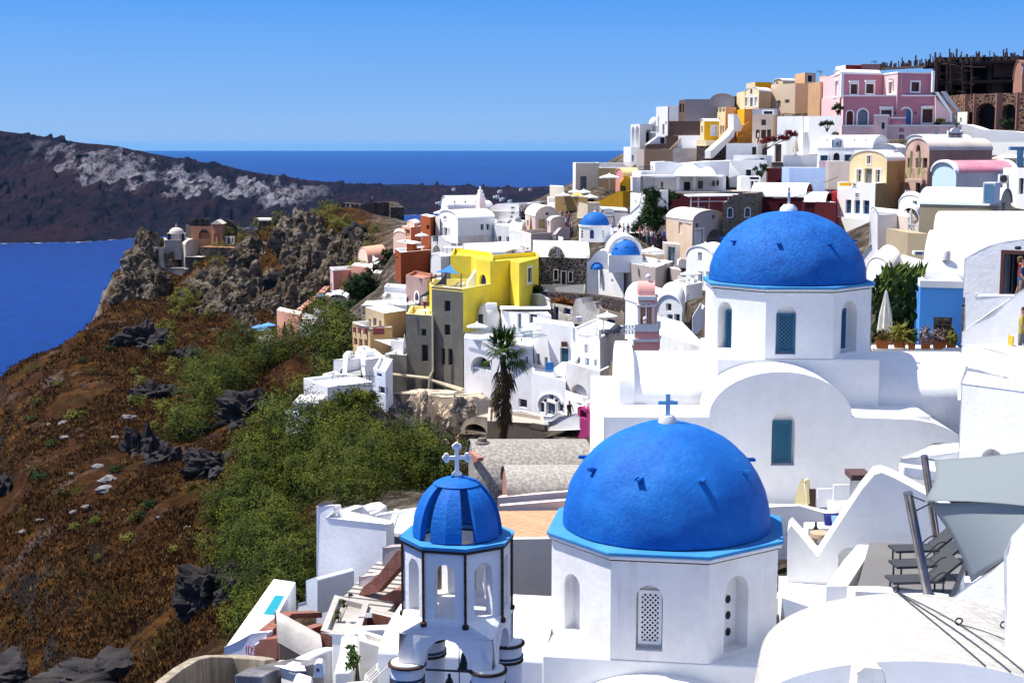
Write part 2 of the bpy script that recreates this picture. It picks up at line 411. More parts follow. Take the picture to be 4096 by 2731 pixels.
def block(name,label,pts,Y,depth,mat,cat='wall',root=None,part='wall',bevel=.06,wins=(),group=None,smooth=False,ctrl=False,seg=2):
 """front outline (x, y points) on a vertical plane from distance Y[0] at its left end to Y[1] at its right, extruded back"""
 ya,yb = Y if isinstance(Y,tuple) else (Y,Y); xs = [p[0] for p in pts]; ym = sum(p[1] for p in pts)/len(pts)
 a,b = at(min(xs),ym,ya),at(max(xs),ym,yb); w = Wall(a,b,0); new = root is None
 uv = [w.uv(*p) for p in pts]; zb = min(q[1] for q in uv); w.a.z = zb; uv = [(u,v-zb) for u,v in uv]
 if new:
  c = w.p(sum(q[0] for q in uv)/len(uv),0)-w.n*depth/2
 if new and not wins:
  mb = MB(); mb.extrude([w.p(*q) for q in uv],-w.n*depth); o = obj(name,mb,mat,None,bevel=bevel,seg=seg); tag(o,label,cat,group)
  root = o
 else:
  if new: root = thing(name,label,cat,c,group)
  MATS['cur'] = mat
  for wd in wins: opening(w,root,*wd[:5],**(wd[5] if len(wd) > 5 else {}))
  mb = MB(); w.fill(mb,uv); n = len(uv)
  f = [w.p(*q) for q in uv]; bk = [q-w.n*depth for q in f]
  mb.add(f+bk,[(i,(i+1) % n,n+(i+1) % n,n+i) for i in range(n)]); mb.add(bk,[tuple(t) for t in tessellate_polygon([bk])])
  obj(part,mb,mat,root,bevel=bevel,seg=seg)
 if ctrl:
  for q in (0,w.L): p = w.p(q,0); CTRL.append((p.x,p.y,p.z))
 return root
def lattice(w,u0,u1,v0,v1,sp,bw,out,mat,parent,name='lattice',fr=.05):
 mb = MB(); H = v1-v0; W_ = u1-u0; k = -int(H/sp)-1
 while k*sp < W_:
  for s in (1,-1):
   c0 = k*sp
   a = max(0,-c0); b = min(H,W_-c0)
   if b > a+.01:
    ua,ub = c0+a,c0+b
    if s < 0: ua,ub = W_-ua,W_-ub
    p,q = w.p(u0+ua,v0+a,out+.004*s),w.p(u0+ub,v0+b,out+.004*s)
    mb.box((p+q)/2,(q-p).length,bw*.5,bw,q-p,0,(q-p).cross(w.n))
  k += 1
 for a,b,c,d in ((u0,u1,v0,v0+fr),(u0,u1,v1-fr,v1),(u0,u0+fr,v0+fr,v1-fr),(u1-fr,u1,v0+fr,v1-fr)):
  mb.box(w.p((a+b)/2,(c+d)/2,out+.012),b-a,.05,d-c,w.u)
 return obj(name,mb,mat,parent)
def rail(name,label,a,b,h,mat,n=8,cross=False,root=None,group=None,rr=.025):
 """post and rail balustrade between two world points"""
 a,b = Vector(a),Vector(b); mb = MB(); Z = V((0,0,1))
 mb.tube([a+Z*h,b+Z*h],rr*1.3); mb.tube([a+Z*.08,b+Z*.08],rr)
 for k in range(n+1):
  p = a.lerp(b,k/n); mb.tube([p,p+Z*h],rr)
  if cross and k < n:
   q = a.lerp(b,(k+1)/n); mb.tube([p+Z*.08,q+Z*h],rr*.7); mb.tube([p+Z*h,q+Z*.08],rr*.7)
 o = obj(name,mb,mat,root)
 if root is None: tag(o,label,'railing',group)
 return o
def parasol(label,px,ytop,ybase,wpx,Y,mat=None,sides=8,closed=False,group=None,polemat=None,tilt=0):
 p = at(px,ybase,Y); top = at(px,ytop,Y); h = top.z-p.z; r = wpx/2*mpp(Y)
 t = thing('closed_parasol' if closed else 'parasol',label,'parasol',p,group); mb = MB()
 mb.tube([p,p+V((0,0,h))],.03,6); obj('pole',mb,polemat or WTRIM,t)
 mb = MB(); mb.lathe(p,[(.0,.07),(.22,.06),(.25,0)],10); obj('base',mb,GREYW,t)
 mb = MB(); m = mat or CANVAS
 if closed:
  n = 16; pr = [(.02,h),(.06,h-.08),(r*.75,h*.55),(r,h*.22),(r*.9,h*.2)]; vs = []; fs = []
  for i,(q,z) in enumerate(pr):
   for k in range(n): a = 2*PI*k/n; q2 = q*(1 if k % 2 else .68); vs.append(p+V((q2*math.cos(a),q2*math.sin(a),z)))
  for i in range(len(pr)-1): fs += [(i*n+k,i*n+(k+1) % n,(i+1)*n+(k+1) % n,(i+1)*n+k) for k in range(n)]
  mb.add(vs,fs); obj('canopy',mb,m,t)
 else:
  dr = .32*r; a0 = PI/sides+.3; cc = p+V((0,0,h))
  mb.lathe(cc,[(.02,0),(r*.5,-dr*.46),(r,-dr)],sides,rot=a0); mb.lathe(cc,[(r,-dr),(r*1.0,-dr-.14)],sides,rot=a0)
  mb.lathe(cc,[(r,-dr-.01),(.02,-.05)],sides,rot=a0); mb.lathe(cc,[(0,.16),(.12,.05),(.02,.02)],8)
  obj('canopy',mb,m,t)
  mb = MB()
  for k in range(sides):
   a = a0+2*PI*k/sides; mb.tube([cc+V((0,0,-.5*h*.3-.1)),cc+V((r*.55*math.cos(a),r*.55*math.sin(a),-dr*.55-.03))],.012,4)
  obj('ribs',mb,METAL,t)
 return t
def sail(name,label,pts,mat,sagz=.3,n=14,curve=.12,th=.015,cat='shade sail'):
 """tensioned cloth between 3 or 4 world points with concave edges"""
 q = [Vector(p) for p in pts]; q4 = q if len(q) == 4 else q+[q[2]]
 c = sum(q,Vector())/len(q); vs = []
 for i in range(n+1):
  for j in range(n+1):
   s,t = i/n,j/n
   p = (q4[0]*(1-s)+q4[1]*s)*(1-t)+(q4[3]*(1-s)+q4[2]*s)*t
   e = max(4*s*(1-s),4*t*(1-t)); d = 1-min(1,4*s*(1-s))*min(1,4*t*(1-t))
   p = p+(c-p)*curve*e*d*1.0; p.z -= sagz*16*s*(1-s)*t*(1-t)/4; vs.append(p)
 fs = [(i*(n+1)+j,(i+1)*(n+1)+j,(i+1)*(n+1)+j+1,i*(n+1)+j+1) for i in range(n) for j in range(n)]
 mb = MB(); mb.add(vs,fs); o = obj(name,mb,mat,smooth=2); s = o.modifiers.new('cloth','SOLIDIFY'); s.thickness = th
 return tag(o,label,cat)
# ------------------------------------------------------------------ camera, sun, sky
cd = bpy.data.cameras.new('camera'); cam = bpy.data.objects.new('camera',cd); col.objects.link(cam)
cam.location = CAM; cam.rotation_euler = (PI/2-PITCH,0,0); cd.sensor_width = 36; cd.lens = 36*F/4096; cd.clip_start = .5; cd.clip_end = 200000
scene.camera = cam
SUN_EL,SUN_AZ = math.radians(62),math.radians(-74)
sd = V((math.sin(SUN_AZ)*math.cos(SUN_EL),math.cos(SUN_AZ)*math.cos(SUN_EL),math.sin(SUN_EL)))
sl = bpy.data.lights.new('sun','SUN'); sl.energy = 4.6; sl.angle = math.radians(.5); sl.color = (1,.95,.87)
so = bpy.data.objects.new('sun',sl); col.objects.link(so); so.rotation_euler = sd.to_track_quat('Z','Y').to_euler()
w = bpy.data.worlds.new('World'); scene.world = w; w.use_nodes = True; nt = w.node_tree
sky = nt.nodes.new('ShaderNodeTexSky'); sky.sky_type = 'NISHITA'; sky.sun_disc = False
sky.sun_elevation = SUN_EL; sky.sun_rotation = SUN_AZ; sky.altitude = 50; sky.air_density = 1.0; sky.dust_density = .6; sky.ozone_density = 3.0
tc = nt.nodes.new('ShaderNodeTexCoord'); sx = nt.nodes.new('ShaderNodeSeparateXYZ'); nt.links.new(tc.outputs['Generated'],sx.inputs[0])
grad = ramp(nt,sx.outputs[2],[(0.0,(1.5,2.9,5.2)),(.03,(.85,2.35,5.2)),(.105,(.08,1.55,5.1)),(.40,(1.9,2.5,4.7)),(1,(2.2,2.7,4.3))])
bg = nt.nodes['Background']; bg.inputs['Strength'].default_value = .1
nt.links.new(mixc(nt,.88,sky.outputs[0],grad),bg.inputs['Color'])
scene.view_settings.view_transform = 'Standard'; scene.view_settings.look = 'None'; scene.view_settings.exposure = .82; scene.view_settings.gamma = 1
scene.cycles.max_bounces = 6; scene.cycles.diffuse_bounces = 4; scene.cycles.glossy_bounces = 3; scene.cycles.transparent_max_bounces = 6
# ------------------------------------------------------------------ sea
def make_sea():
 mb = MB(); x0,x1,y0,y1 = -30000,30000,-1500,45000
 mb.quad((x0,y0,0),(x1,y0,0),(x1,y1,0),(x0,y1,0))
 m,nt,b = nmat('sea_water'); b.inputs['Roughness'].default_value = .38; b.inputs['Specular IOR Level'].default_value = .10; b.inputs['Specular Tint'].default_value = (.1,.45,1,1)
 v = pos(nt); n1 = noi(nt,v,.05,8,.7); n2 = noi(nt,pos(nt,.002,.0006,1),1.0,4,.6)
 c = ramp(nt,n2,[(.35,(.0002,.018,.13)),(.65,(.0004,.03,.19))])
 n3 = noi(nt,pos(nt,.09,.02,1),1,6,.85); f = ramp(nt,n3,[(.4,(.7,.7,.7)),(.66,(1.1,1.1,1.1)),(.76,(1.9,1.5,1.3))])
 nt.links.new(mixc(nt,1,c,f,'MULTIPLY'),b.inputs['Base Color'])
 bump(nt,b,n1,.9,3.0)
 o = obj('sea',mb,m); o['kind'] = 'structure'
make_sea()
def make_haze():
 mb = MB(); mb.box((0,21800,99),60600,47000,202); m = bpy.data.materials.new('haze'); m.use_nodes = True; nt = m.node_tree; nt.nodes.remove(nt.nodes['Principled BSDF'])
 v = N(nt,'ShaderNodeVolumePrincipled'); v.inputs['Color'].default_value = (.10,.48,1,1); v.inputs['Density'].default_value = 1.3e-5; v.inputs['Anisotropy'].default_value = .2; nt.links.new(v.outputs[0],nt.nodes['Material Output'].inputs['Volume'])
 o = obj('haze',mb,m); o['kind'] = 'stuff'
make_haze()
# ------------------------------------------------------------------ far island across the strait
def interp(x,pts):
 if x <= pts[0][0]: return pts[0][1]
 for (a,b),(c,d) in zip(pts,pts[1:]):
  if x <= c: return b+(d-b)*(x-a)/(c-a)
 return pts[-1][1]
def make_island():
 R(0)
 ridge = [(-900,380),(0,526),(130,545),(260,566),(420,582),(640,622),(760,645),(950,678),(1150,714),(1400,741),(1600,747),(1800,752),(2000,757),(2300,764),(2600,768)]
 shore = [(-900,985),(0,972),(300,968),(640,944),(900,918),(1300,880),(1560,862),(1750,856),(2600,850)]
 nx,nv = 520,170; xs = np.linspace(-900,2600,nx); vs = []; band = []; red = []
 for i,x in enumerate(xs):
  ps,pr = interp(x,shore),interp(x,ridge)
  d = ray(x,ps); Ys = -CAMZ/d.z*d.y
  deep = 420+interp(x,[(0,380),(1000,300),(1500,700),(2600,900)]); Yr = Ys+deep
  top = at(x,pr,Yr).z
  t0,t1 = interp(x,[(0,.80),(250,.50),(800,.36),(1150,.22),(1400,.6)]),interp(x,[(0,.93),(250,.88),(700,.86),(1200,.72),(1400,.6)])
  for j in range(nv):
   t = j/(nv-24)
   if t <= 1:
    q = noise.fractal(V((x*.004,t*1.6,3)),.8,2.2,4)*.06
    h = (interp(t,[(0,.0),(.04,.05),(.22,.16),(.3,.30),(.5,.42),(.58,.53),(.72,.62),(.80,.86),(.88,.94),(1,1)]) if x < 1500 else t**.8)
    Y = Ys+deep*t; z = top*h
    p = at(x,0,Y); p.z = z
    gx = p.x*.012; a = min(1,t*6)*min(1,(1-t)*7+.06)
    g = noise.ridged_multi_fractal(V((gx,p.y*.004,z*.004)),.9,2.1,6,1.0,2.0)
    g2 = noise.fractal(V((p.x*.05,p.y*.03,z*.05)),.8,2.1,5)
    p.y += ((g-1.1)*62+g2*22)*a; p.z = max(.3 if t > .01 else -1,p.z+((g-1.1)*16+g2*11)*a)
    hh = z/top if top else 0
    e = noise.fractal(V((p.x*.02,z*.03,7)),.8,2,4)*.16
    k = max(0,min(1,(hh+e-t0)/.05))*max(0,min(1,(t1-hh-e*.6)/.06))*interp(x,[(60,0),(230,.75),(420,.75),(700,1),(1100,.9),(1350,0)])
    band.append(k)
   else:
    Y = Yr+(t-1)*5200; p = at(x,0,Y); p.z = top*(1-(t-1)*1.5)-(t-1)*90+noise.fractal(V((p.x*.004,Y*.004,1)),.8,2,4)*8*min(1,(t-1)*20); band.append(0)
   red.append(.5+.5*noise.fractal(V((p.x*.006,p.z*.02,p.y*.003)),.8,2,4)); vs.append(p)
 mb = MB(); mb.add(vs,[(i*nv+j,(i+1)*nv+j,(i+1)*nv+j+1,i*nv+j+1) for i in range(nx-1) for j in range(nv-1)])
 m,nt,b = nmat('island_rock'); b.inputs['Roughness'].default_value = 1; b.inputs['Specular IOR Level'].default_value = .05
 at_ = N(nt,'ShaderNodeAttribute'); at_.attribute_name = 'pumice'; ar = N(nt,'ShaderNodeAttribute'); ar.attribute_name = 'red'
 v = pos(nt); n1 = noi(nt,v,.03,8,.72); n2 = noi(nt,v,.18,6,.75); n3 = noi(nt,pos(nt,1,1,4),.012,5,.6)
 c = ramp(nt,n1,[(.40,(.003,.003,.008)),(.5,(.014,.008,.015)),(.72,(.036,.017,.022))])
 c = mixc(nt,ramp(nt,n3,[(.4,(0,0,0)),(.7,(.8,.8,.8))]),c,(.008,.008,.018))
 c = mixc(nt,ramp(nt,ar.outputs['Fac'],[(.45,(0,0,0)),(.75,(.7,.7,.7))]),c,(.028,.012,.018))
 c = mixc(nt,ramp(nt,n2,[(.55,(0,0,0)),(.75,(.55,.55,.55))]),c,(.012,.016,.010))
 f2 = ramp(nt,n2,[(.35,(.3,.3,.36)),(.6,(1,1,1))])
 wh = mixc(nt,1,(.36,.34,.36),f2,'MULTIPLY')
 nb = noi(nt,pos(nt,.05,.012,.016),1.0,7,.72); mu = N(nt,'ShaderNodeMath',operation='MULTIPLY'); nt.links.new(at_.outputs['Fac'],mu.inputs[0]); nt.links.new(ramp(nt,nb,[(.44,(0,0,0)),(.56,(1,1,1))]),mu.inputs[1])
 c = mixc(nt,mu.outputs[0],c,wh); nt.links.new(c,b.inputs['Base Color'])
 bump(nt,b,n2,1.0,6.0)
 o = obj('island',mb,m,smooth=2); o['kind'] = 'structure'
 for nm,dat in (('pumice',band),('red',red)):
  a = o.data.attributes.new(nm,'FLOAT','POINT'); a.data.foreach_set('value',dat)
 mb = MB(); prev = None
 for k in range(500):
  x = -500+2200*k/499; ps = interp(x,shore)+1.2+1.5*noise.noise(V((x*.02,0,0))); wd = max(0,noise.fractal(V((x*.03,5,0)),.8,2,3)+.12)*1.6
  d = ray(x,ps); a = CAM+d*((CAMZ-.5)/-d.z); d = ray(x,ps+wd); c = CAM+d*((CAMZ-.5)/-d.z)
  if prev: mb.quad(prev[0],prev[1],c,a)
  prev = (a,c)
 f = obj('sea_foam',mb,paint((.5,.55,.6),.9)); f['kind'] = 'structure'
make_island()
# ------------------------------------------------------------------ the three blue-domed structures in front
def dome_paint(key):
 m,nt,b = nmat('blue_dome_paint'); b.inputs['Roughness'].default_value = .62; b.inputs['Specular IOR Level'].default_value = .2
 v = pos(nt); n1 = noi(nt,v,.9,6,.6); n2 = noi(nt,v,7,6,.7); n3 = noi(nt,v,30,3,.6)
 c = ramp(nt,n1,[(.3,(.003,.092,.41)),(.7,(.006,.15,.51))])
 f = ramp(nt,n2,[(.3,(.8,.82,.86)),(.7,(1.12,1.1,1.06))]); nt.links.new(mixc(nt,1,c,f,'MULTIPLY'),b.inputs['Base Color'])
 cr = N(nt,'ShaderNodeTexVoronoi',feature='DISTANCE_TO_EDGE'); cr.inputs['Scale'].default_value = 2.6
 dn = N(nt,'ShaderNodeVectorMath',operation='ADD'); nt.links.new(v,dn.inputs[0])
 nz = N(nt,'ShaderNodeTexNoise'); nz.inputs['Scale'].default_value = 3; nt.links.new(v,nz.inputs['Vector']); nt.links.new(nz.outputs['Color'],dn.inputs[1]); nt.links.new(dn.outputs[0],cr.inputs['Vector'])
 e = ramp(nt,cr.outputs['Distance'],[(.0,(.55,.55,.55)),(.015,(1,1,1))])
 ad = N(nt,'ShaderNodeMath',operation='ADD'); nt.links.new(n2,ad.inputs[0]); nt.links.new(e,ad.inputs[1]); bump(nt,b,ad.outputs[0],.95 if key else .5,.06)
 return m
DOMEB,DOMEB2 = dome_paint(0),dome_paint(1)
LEDGEB = pl((.035,.21,.48),.5,dirt=(.12,.36,.6),bmp=.3)
STREAK = pl((.80,.79,.78),.55,dirt=(.52,.49,.45),streak=1.3)
def fd(phi): a = math.radians(phi); return V((math.sin(a),-math.cos(a),0))
def octo(C,Rr,phi0,n=8): return [C+fd(phi0+360/n*k)*Rr for k in range(n)]
def blue_church(name,label,cx,cy,Y,Rr,phi0,rd,flat,drum_h,spout0,nsp,spl,dmat,wallm):
 R(0); C = at(cx,cy,Y); t = thing(name,label,'church',(C.x,C.y,C.z-drum_h-4))
 ov = octo(C,Rr,phi0); iv = octo(C,Rr*.955,phi0)
 mb = MB(); n = 8; th = .09
 mb.prism([(p.x,p.y) for p in ov],C.z-th,C.z); o = obj('ledge',mb,LEDGEB,t,bevel=.03)
 mb = MB(); mb.prism([(p.x,p.y) for p in octo(C,Rr*.985,phi0)],C.z-th-.10,C.z-th-.004); obj('cornice',mb,STREAK,t,bevel=.02)
 mb = MB(); nr,ns = 40,96; vs = []
 for i in range(nr+1):
  la = PI/2*i/nr
  for k in range(ns):
   a = 2*PI*k/ns; d = V((math.cos(la)*math.cos(a),math.cos(la)*math.sin(a),math.sin(la)*flat))
   bulge = 1+.012*noise.fractal(d*3.1+V((Y,0,0)),.9,2,3); vs.append(C+d*rd*bulge+V((0,0,.03*(1-math.sin(la)))))
 mb.add(vs,[(i*ns+k,i*ns+(k+1) % ns,(i+1)*ns+(k+1) % ns,(i+1)*ns+k) for i in range(nr) for k in range(ns)])
 dm = obj('dome',mb,dmat,t,smooth=2)
 for k in range(nsp):
  a = math.radians(spout0+360/nsp*k); la = math.radians(spl); d = V((math.sin(a),-math.cos(a),0))
  p = C+d*rd*math.cos(la)*.98+V((0,0,rd*math.sin(la)*flat)); q = p+d*.20+V((0,0,-.02)); mb = MB()
  u = d.cross(V((0,0,1)))
  for s in (-1,1): mb.box((p+q)/2+u*.06*s+V((0,0,.02)),.26,.03,.07,d)
  mb.box((p+q)/2,.26,.14,.04,d); obj('spout',mb,dmat,dm)
 zb = C.z-drum_h
 dv = octo(C,Rr*.955,phi0); walls = []
 for k in range(8):
  w = Wall(dv[k],dv[(k+1) % 8],zb); mid = (dv[k]+dv[(k+1) % 8])/2-C; w.n = V((mid.x,mid.y,0)).normalized(); walls.append(w)
 return t,C,walls,zb,dm
def arch_slab(mb,w,u0,u1,v0,v1,out): pass
# ---- front church
t,C,W,zb,dm = blue_church('domed_church','white church with the big plain blue dome and flat pale blue cross, front centre',2665,2093,37.0,3.19,-76.5,2.66,1.0,2.68,-64,9,37.5,DOMEB,STREAK)
CH1 = C; R(13); MATS['cur'] = STREAK
opening(W[0],t,'o',210,973,290,1312,arch=True,dp=.32)
opening(W[1],t,'o',590,1045,728,1400,arch=True,dp=.28)
opening(W[2],t,'o',1062,1012,1180,1376,arch=True,dp=.42)
w = W[1]; u0,v1 = w.uv(600,1085); u1,v0 = w.uv(722,1378)
mb = MB(); mb.box(w.p((u0+u1)/2,(v0+v1)/2,-.262),u1-u0,.01,v1-v0,w.u); sh = obj('shutter',mb,DARK,t)
lattice(w,u0,u1,v0,v1,.125,.035,-.225,WTRIM,sh,fr=.075)
w = W[2]; mb = MB(); u0,v1 = w.uv(1068,1090)
for yy in (1121,1206,1294):
 w2 = Wall(w.a-w.n*.405,w.a-w.n*.405+w.u,w.a.z); u,v = w2.uv(1077,yy); c = w2.p(u,v); n = 14
 ps = [c+w.u*(.085*math.cos(2*PI*k/n))+V((0,0,.105*math.sin(2*PI*k/n))) for k in range(n)]; mb = MB(); mb.extrude(ps,w.n*.012); obj('vent_hole',mb,DARK,t)
mb = MB()
for w in W: w.fill(mb,[(0,0),(w.L,0),(w.L,C.z-.24-zb),(0,C.z-.24-zb)])
obj('drum',mb,STREAK,t)
ph = -76.5+67.5; fx_,sx_ = fd(ph),fd(ph+90); a = 3.19*.955*.924+.006
mb = MB(); sq = [C+fx_*a*i+sx_*a*j for i,j in ((1,-1),(1,1),(-1,1),(-1,-1))]
mb.prism([(p.x,p.y) for p in sq],zb-3.5,zb); obj('base',mb,WHITE,t,bevel=.05)
def arm(c0,d,s,L,hw,zs,rise,zlow,mat,nm,lip=0,over=.0):
 """vaulted arm leaving c0 along d, cross direction s"""
 mb = MB(); n = 20; pr = [s*hw*math.cos(PI*k/n)+V((0,0,zs+rise*math.sin(PI*k/n))) for k in range(n+1)]
 pr = [s*hw+V((0,0,zlow))]+pr+[-s*hw+V((0,0,zlow))]; base = V((c0.x,c0.y,0))
 mb.extrude([base+p for p in pr],d*L); return obj(nm,mb,mat,t,bevel=.05)
arm(C+fx_*a,fx_,sx_,3.2,2.35,zb-1.6,1.30,zb-5,WHITE,'nave_vault')
arm(C-sx_*a,-sx_,fx_,4.2,2.5,zb-.35,.55,zb-6,WHITE,'side_vault')
arm(C+sx_*a,sx_,fx_,3.0,2.5,zb-1.35,.55,zb-6,WHITE,'side_vault')
cr = C+V((0,0,2.66)); mb = MB(); mb.lathe(cr,[(.25,-.06),(.23,.05),(.16,.17),(.0,.18)],20); obj('boss',mb,OLDWHITE,t,smooth=True)
mb = MB(); k = cr+V((0,0,.16)); u = fd(-2).cross(V((0,0,1)))
mb.box(k+V((0,0,.28)),.115,.09,.56,u); mb.box(k+V((0,0,.33)),.50,.086,.11,u); obj('cross',mb,paint((.28,.52,.72),.6),t,bevel=.01)
# ---- second church
t,C,W,zb,dm = blue_church('domed_church','white church with the cracked blue dome and dark lattice windows behind the front dome',3148,1117,58.0,3.46,-68.7,3.07,.885,2.73,-63,8,35,DOMEB2,WHITE)
R(15)
for k,(x0,y0,x1,y1,arch,p0,p1,q0,q1) in enumerate([(655,560,728,828,1,702,728,615,828),(977,585,1085,857,1,989,1083,632,850),(1342,562,1420,838,1,1342,1372,615,830)]):
 w = W[k]; MATS['cur'] = WHITE; opening(w,t,'o',x0,y0,x1,y1,arch=True,dp=.45 if k != 1 else .3)
 u0,v1 = w.uv(p0,q0); u1,v0 = w.uv(p1,q1); d = .43 if k != 1 else .28
 if k == 0: u0,u1 = w.uv(x0,y0)[0]+.10,w.uv(x1,y0)[0]-.02
 if k == 2: u0,u1 = w.uv(x0,y0)[0]+.02,w.uv(x1,y0)[0]-.10
 mb = MB(); mb.box(w.p((u0+u1)/2,(v0+v1)/2,-d),u1-u0,.01,v1-v0,w.u); sh = obj('window',mb,DARK,t)
 lattice(w,u0,u1,v0,v1,.15,.045,-d+.05,paint((.03,.13,.24),.6),sh,fr=.09)
mb = MB()
for w in W: w.fill(mb,[(0,0),(w.L,0),(w.L,C.z-.24-zb),(0,C.z-.24-zb)])
obj('drum',mb,WHITE,t)
ph = -1.2; fx_,sx_ = fd(ph),fd(ph+90); a = 3.46*.955*.924+.006
mb = MB(); sq = [C+fx_*a*i+sx_*a*j for i,j in ((1,-1),(1,1),(-1,1),(-1,-1))]
mb.prism([(p.x,p.y) for p in sq],zb-3,zb); obj('base',mb,WHITE,t,bevel=.06)
CH2 = C; zr = zb-1.62
arm(C-sx_*a,-sx_,fx_,3.1,2.7,zr,1.45,zr-3,WHITE,'side_vault')
arm(C+sx_*a,sx_,fx_,3.9,2.7,zr,1.45,zr-3,WHITE,'side_vault')
YW = 52.4; wa,wb = at(28,1300,YW),at(1990,1300,YW); gz = at(0,1750,YW).z; w = Wall(wa,wb,gz)
arc = [w.uv(1002+398*math.cos(PI*k/24),1204-252*math.sin(PI*k/24)) for k in range(25)]
ol = [(0,0),(w.L,0),w.uv(1988,1302),w.uv(1930,1268),w.uv(1850,1236),w.uv(1750,1217)]+arc+[(0,w.uv(28,1204)[1])]
MATS['cur'] = WHITE; opening(w,t,'o',955,1178,1077,1472,arch=True,dp=.35); opening(w,t,'o',1812,1342,1938,1440,arch=True,dp=.3)
for (x0,x1,y0,y1,d,m) in ((966,1066,1230,1462,.33,paint((.02,.13,.22),.5)),(1815,1936,1368,1440,.28,NAVY)):
 u0,v1 = w.uv(x0,y0); u1,v0 = w.uv(x1,y1); mb = MB(); mb.box(w.p((u0+u1)/2,(v0+v1)/2,-d),u1-u0,.01,v1-v0,w.u)
 sh = obj('window',mb,DARK,t); lattice(w,u0,u1,v0,v1,.11,.045,-d+.05,m,sh,fr=.11)
mb = MB(); w.fill(mb,ol); obj('front_wall',mb,WHITE,t)
mb = MB(); Lb = (CH2.y-a)-YW; bk = V((0,Lb,0)); top = [w.p(*q) for q in ol[2:]]; n = len(top)
zb2 = zr+.0
mb.add(top+[p+bk for p in top],[(i,i+1,n+i+1,n+i) for i in range(n-1)]); obj('nave_vault',mb,WHITE,t,smooth=True)
mb = MB(); x0,x1 = wa.x,wb.x; e = w.p(0,ol[-1][1]).z
mb.prism([(x0,YW+.5),(x1-.9,YW+.5),(x1-.9,CH2.y+4.5),(x0,CH2.y+4.5)],gz-2,min(zr,e)-.06); obj('roof_terrace',mb,WHITE,t)
g0 = C-sx_*(a+3.1); mb = MB(); n = 16
pr = [fx_*2.75*math.cos(PI*k/n)+V((0,0,zr+.1+1.75*math.sin(PI*k/n)**.8)) for k in range(n+1)]
pr = [fx_*2.85+V((0,0,zr-2.2))]+pr+[-fx_*2.85+V((0,0,zr-2.2))]; mb.extrude([V((g0.x,g0.y,0))+p for p in pr],-sx_*.55); obj('gable_wall',mb,WHITE,t,bevel=.05)
cr = C+V((0,0,3.07*.885)); mb = MB(); mb.lathe(cr,[(.36,-.1),(.33,.08),(.2,.22),(0,.24)],20); obj('boss',mb,WHITE,t,smooth=True)
mb = MB(); k = cr+V((0,0,.2)); u = fd(0).cross(V((0,0,1))); u = V((.25,1,0))
mb.box(k+V((0,0,.34)),.11,.1,.7,u); mb.box(k+V((0,0,.46)),.42,.096,.1,u); obj('cross',mb,OLDWHITE,t,bevel=.01)
# ---- open belfry with ribbed blue cupola
R(0); Y = 28.0; C = at(1829,2134,Y); p0 = -80; Rr = 1.13
t = thing('bell_tower','octagonal white bell tower with open blue ribbed cupola and budded white cross','bell tower',(C.x,C.y,C.z-4.5))
BELW = pl((.82,.81,.80),.45,dirt=(.50,.46,.41),streak=1.0,bmp=.6); RUST = pl((.045,.028,.018),.5,dirt=(.16,.09,.04),bmp=.8)
mb = MB(); o_,i_ = octo(C,Rr,p0),octo(C,Rr*.70,p0)
vs = [V((*p.xy,C.z-z)) for z in (0,.07) for p in o_+i_]
fs = [(k,(k+1) % 8,8+(k+1) % 8,8+k) for k in range(8)]+[(16+k,16+(k+1) % 8,24+(k+1) % 8,24+k) for k in range(8)]+[(k,(k+1) % 8,16+(k+1) % 8,16+k) for k in range(8)]+[(8+k,8+(k+1) % 8,24+(k+1) % 8,24+k) for k in range(8)]
mb.add(vs,fs); obj('ledge',mb,LEDGEB,t,bevel=.015)
mb = MB(); q = octo(C,Rr*.985,p0); mb.prism([(p.x,p.y) for p in q],C.z-.125,C.z-.073,top=False)
qi = octo(C,Rr*.9,p0); mb.add([V((*p.xy,C.z-.125)) for p in q+qi],[(k,(k+1) % 8,8+(k+1) % 8,8+k) for k in range(8)]); obj('cornice',mb,RUST,t)
zu = C.z-.075; zl = C.z-1.50; dv = octo(C,Rr*.93,p0); R(12)
sp = [(195,762,243,1146),(362,800,515,1196),(655,783,768,1184),(853,735,882,1112)]
mb = MB()
for k in range(8):
 w = Wall(dv[k],dv[(k+1) % 8],zl); mid = (dv[k]+dv[(k+1) % 8])/2-C; w.n = V((mid.x,mid.y,0)).normalized(); L = w.L
 h = arch_pts(L*.5-.2,L*.5+.2,.10,1.15,10); w.holes.append((h,.24)); H = zu-.05-zl
 w.fill(mb,[(0,0),(L,0),(L,H),(0,H)])
 wi = Wall(w.p(.095,0,-.24),w.p(L-.095,0,-.24),zl); wi.holes.append(([(u-.095,v) for u,v in h],.0)); wi.fill(mb,[(0,0),(L-.19,0),(L-.19,H),(0,H)])
mb.prism([(p.x,p.y) for p in octo(C,Rr*.93-.02,p0)],zl-.1,zl)
obj('bell_chamber',mb,BELW,t)
for k in range(8):
 mb = MB(); d = fd(p0+45*k); p = C+d*(Rr*.955); mb.tube([V((*p.xy,zu-.05)),V((*p.xy,zl-.02))],.026,7); mb.lathe(V((*p.xy,zl-.09)),[(.0,0),(.06,.02),(.065,.09),(.03,.12)],8)
 for j in range(4): mb.lathe(V((*p.xy,zl+.2+.33*j)),[(.026,0),(.036,.012),(.026,.024)],7)
 obj('corner_rod',mb,RUST,t)
ps = -12.5; f_,s_ = fd(ps),fd(ps+90); ha = .80; zc = C.z-2.36; zt = zl-.004
mb = MB()
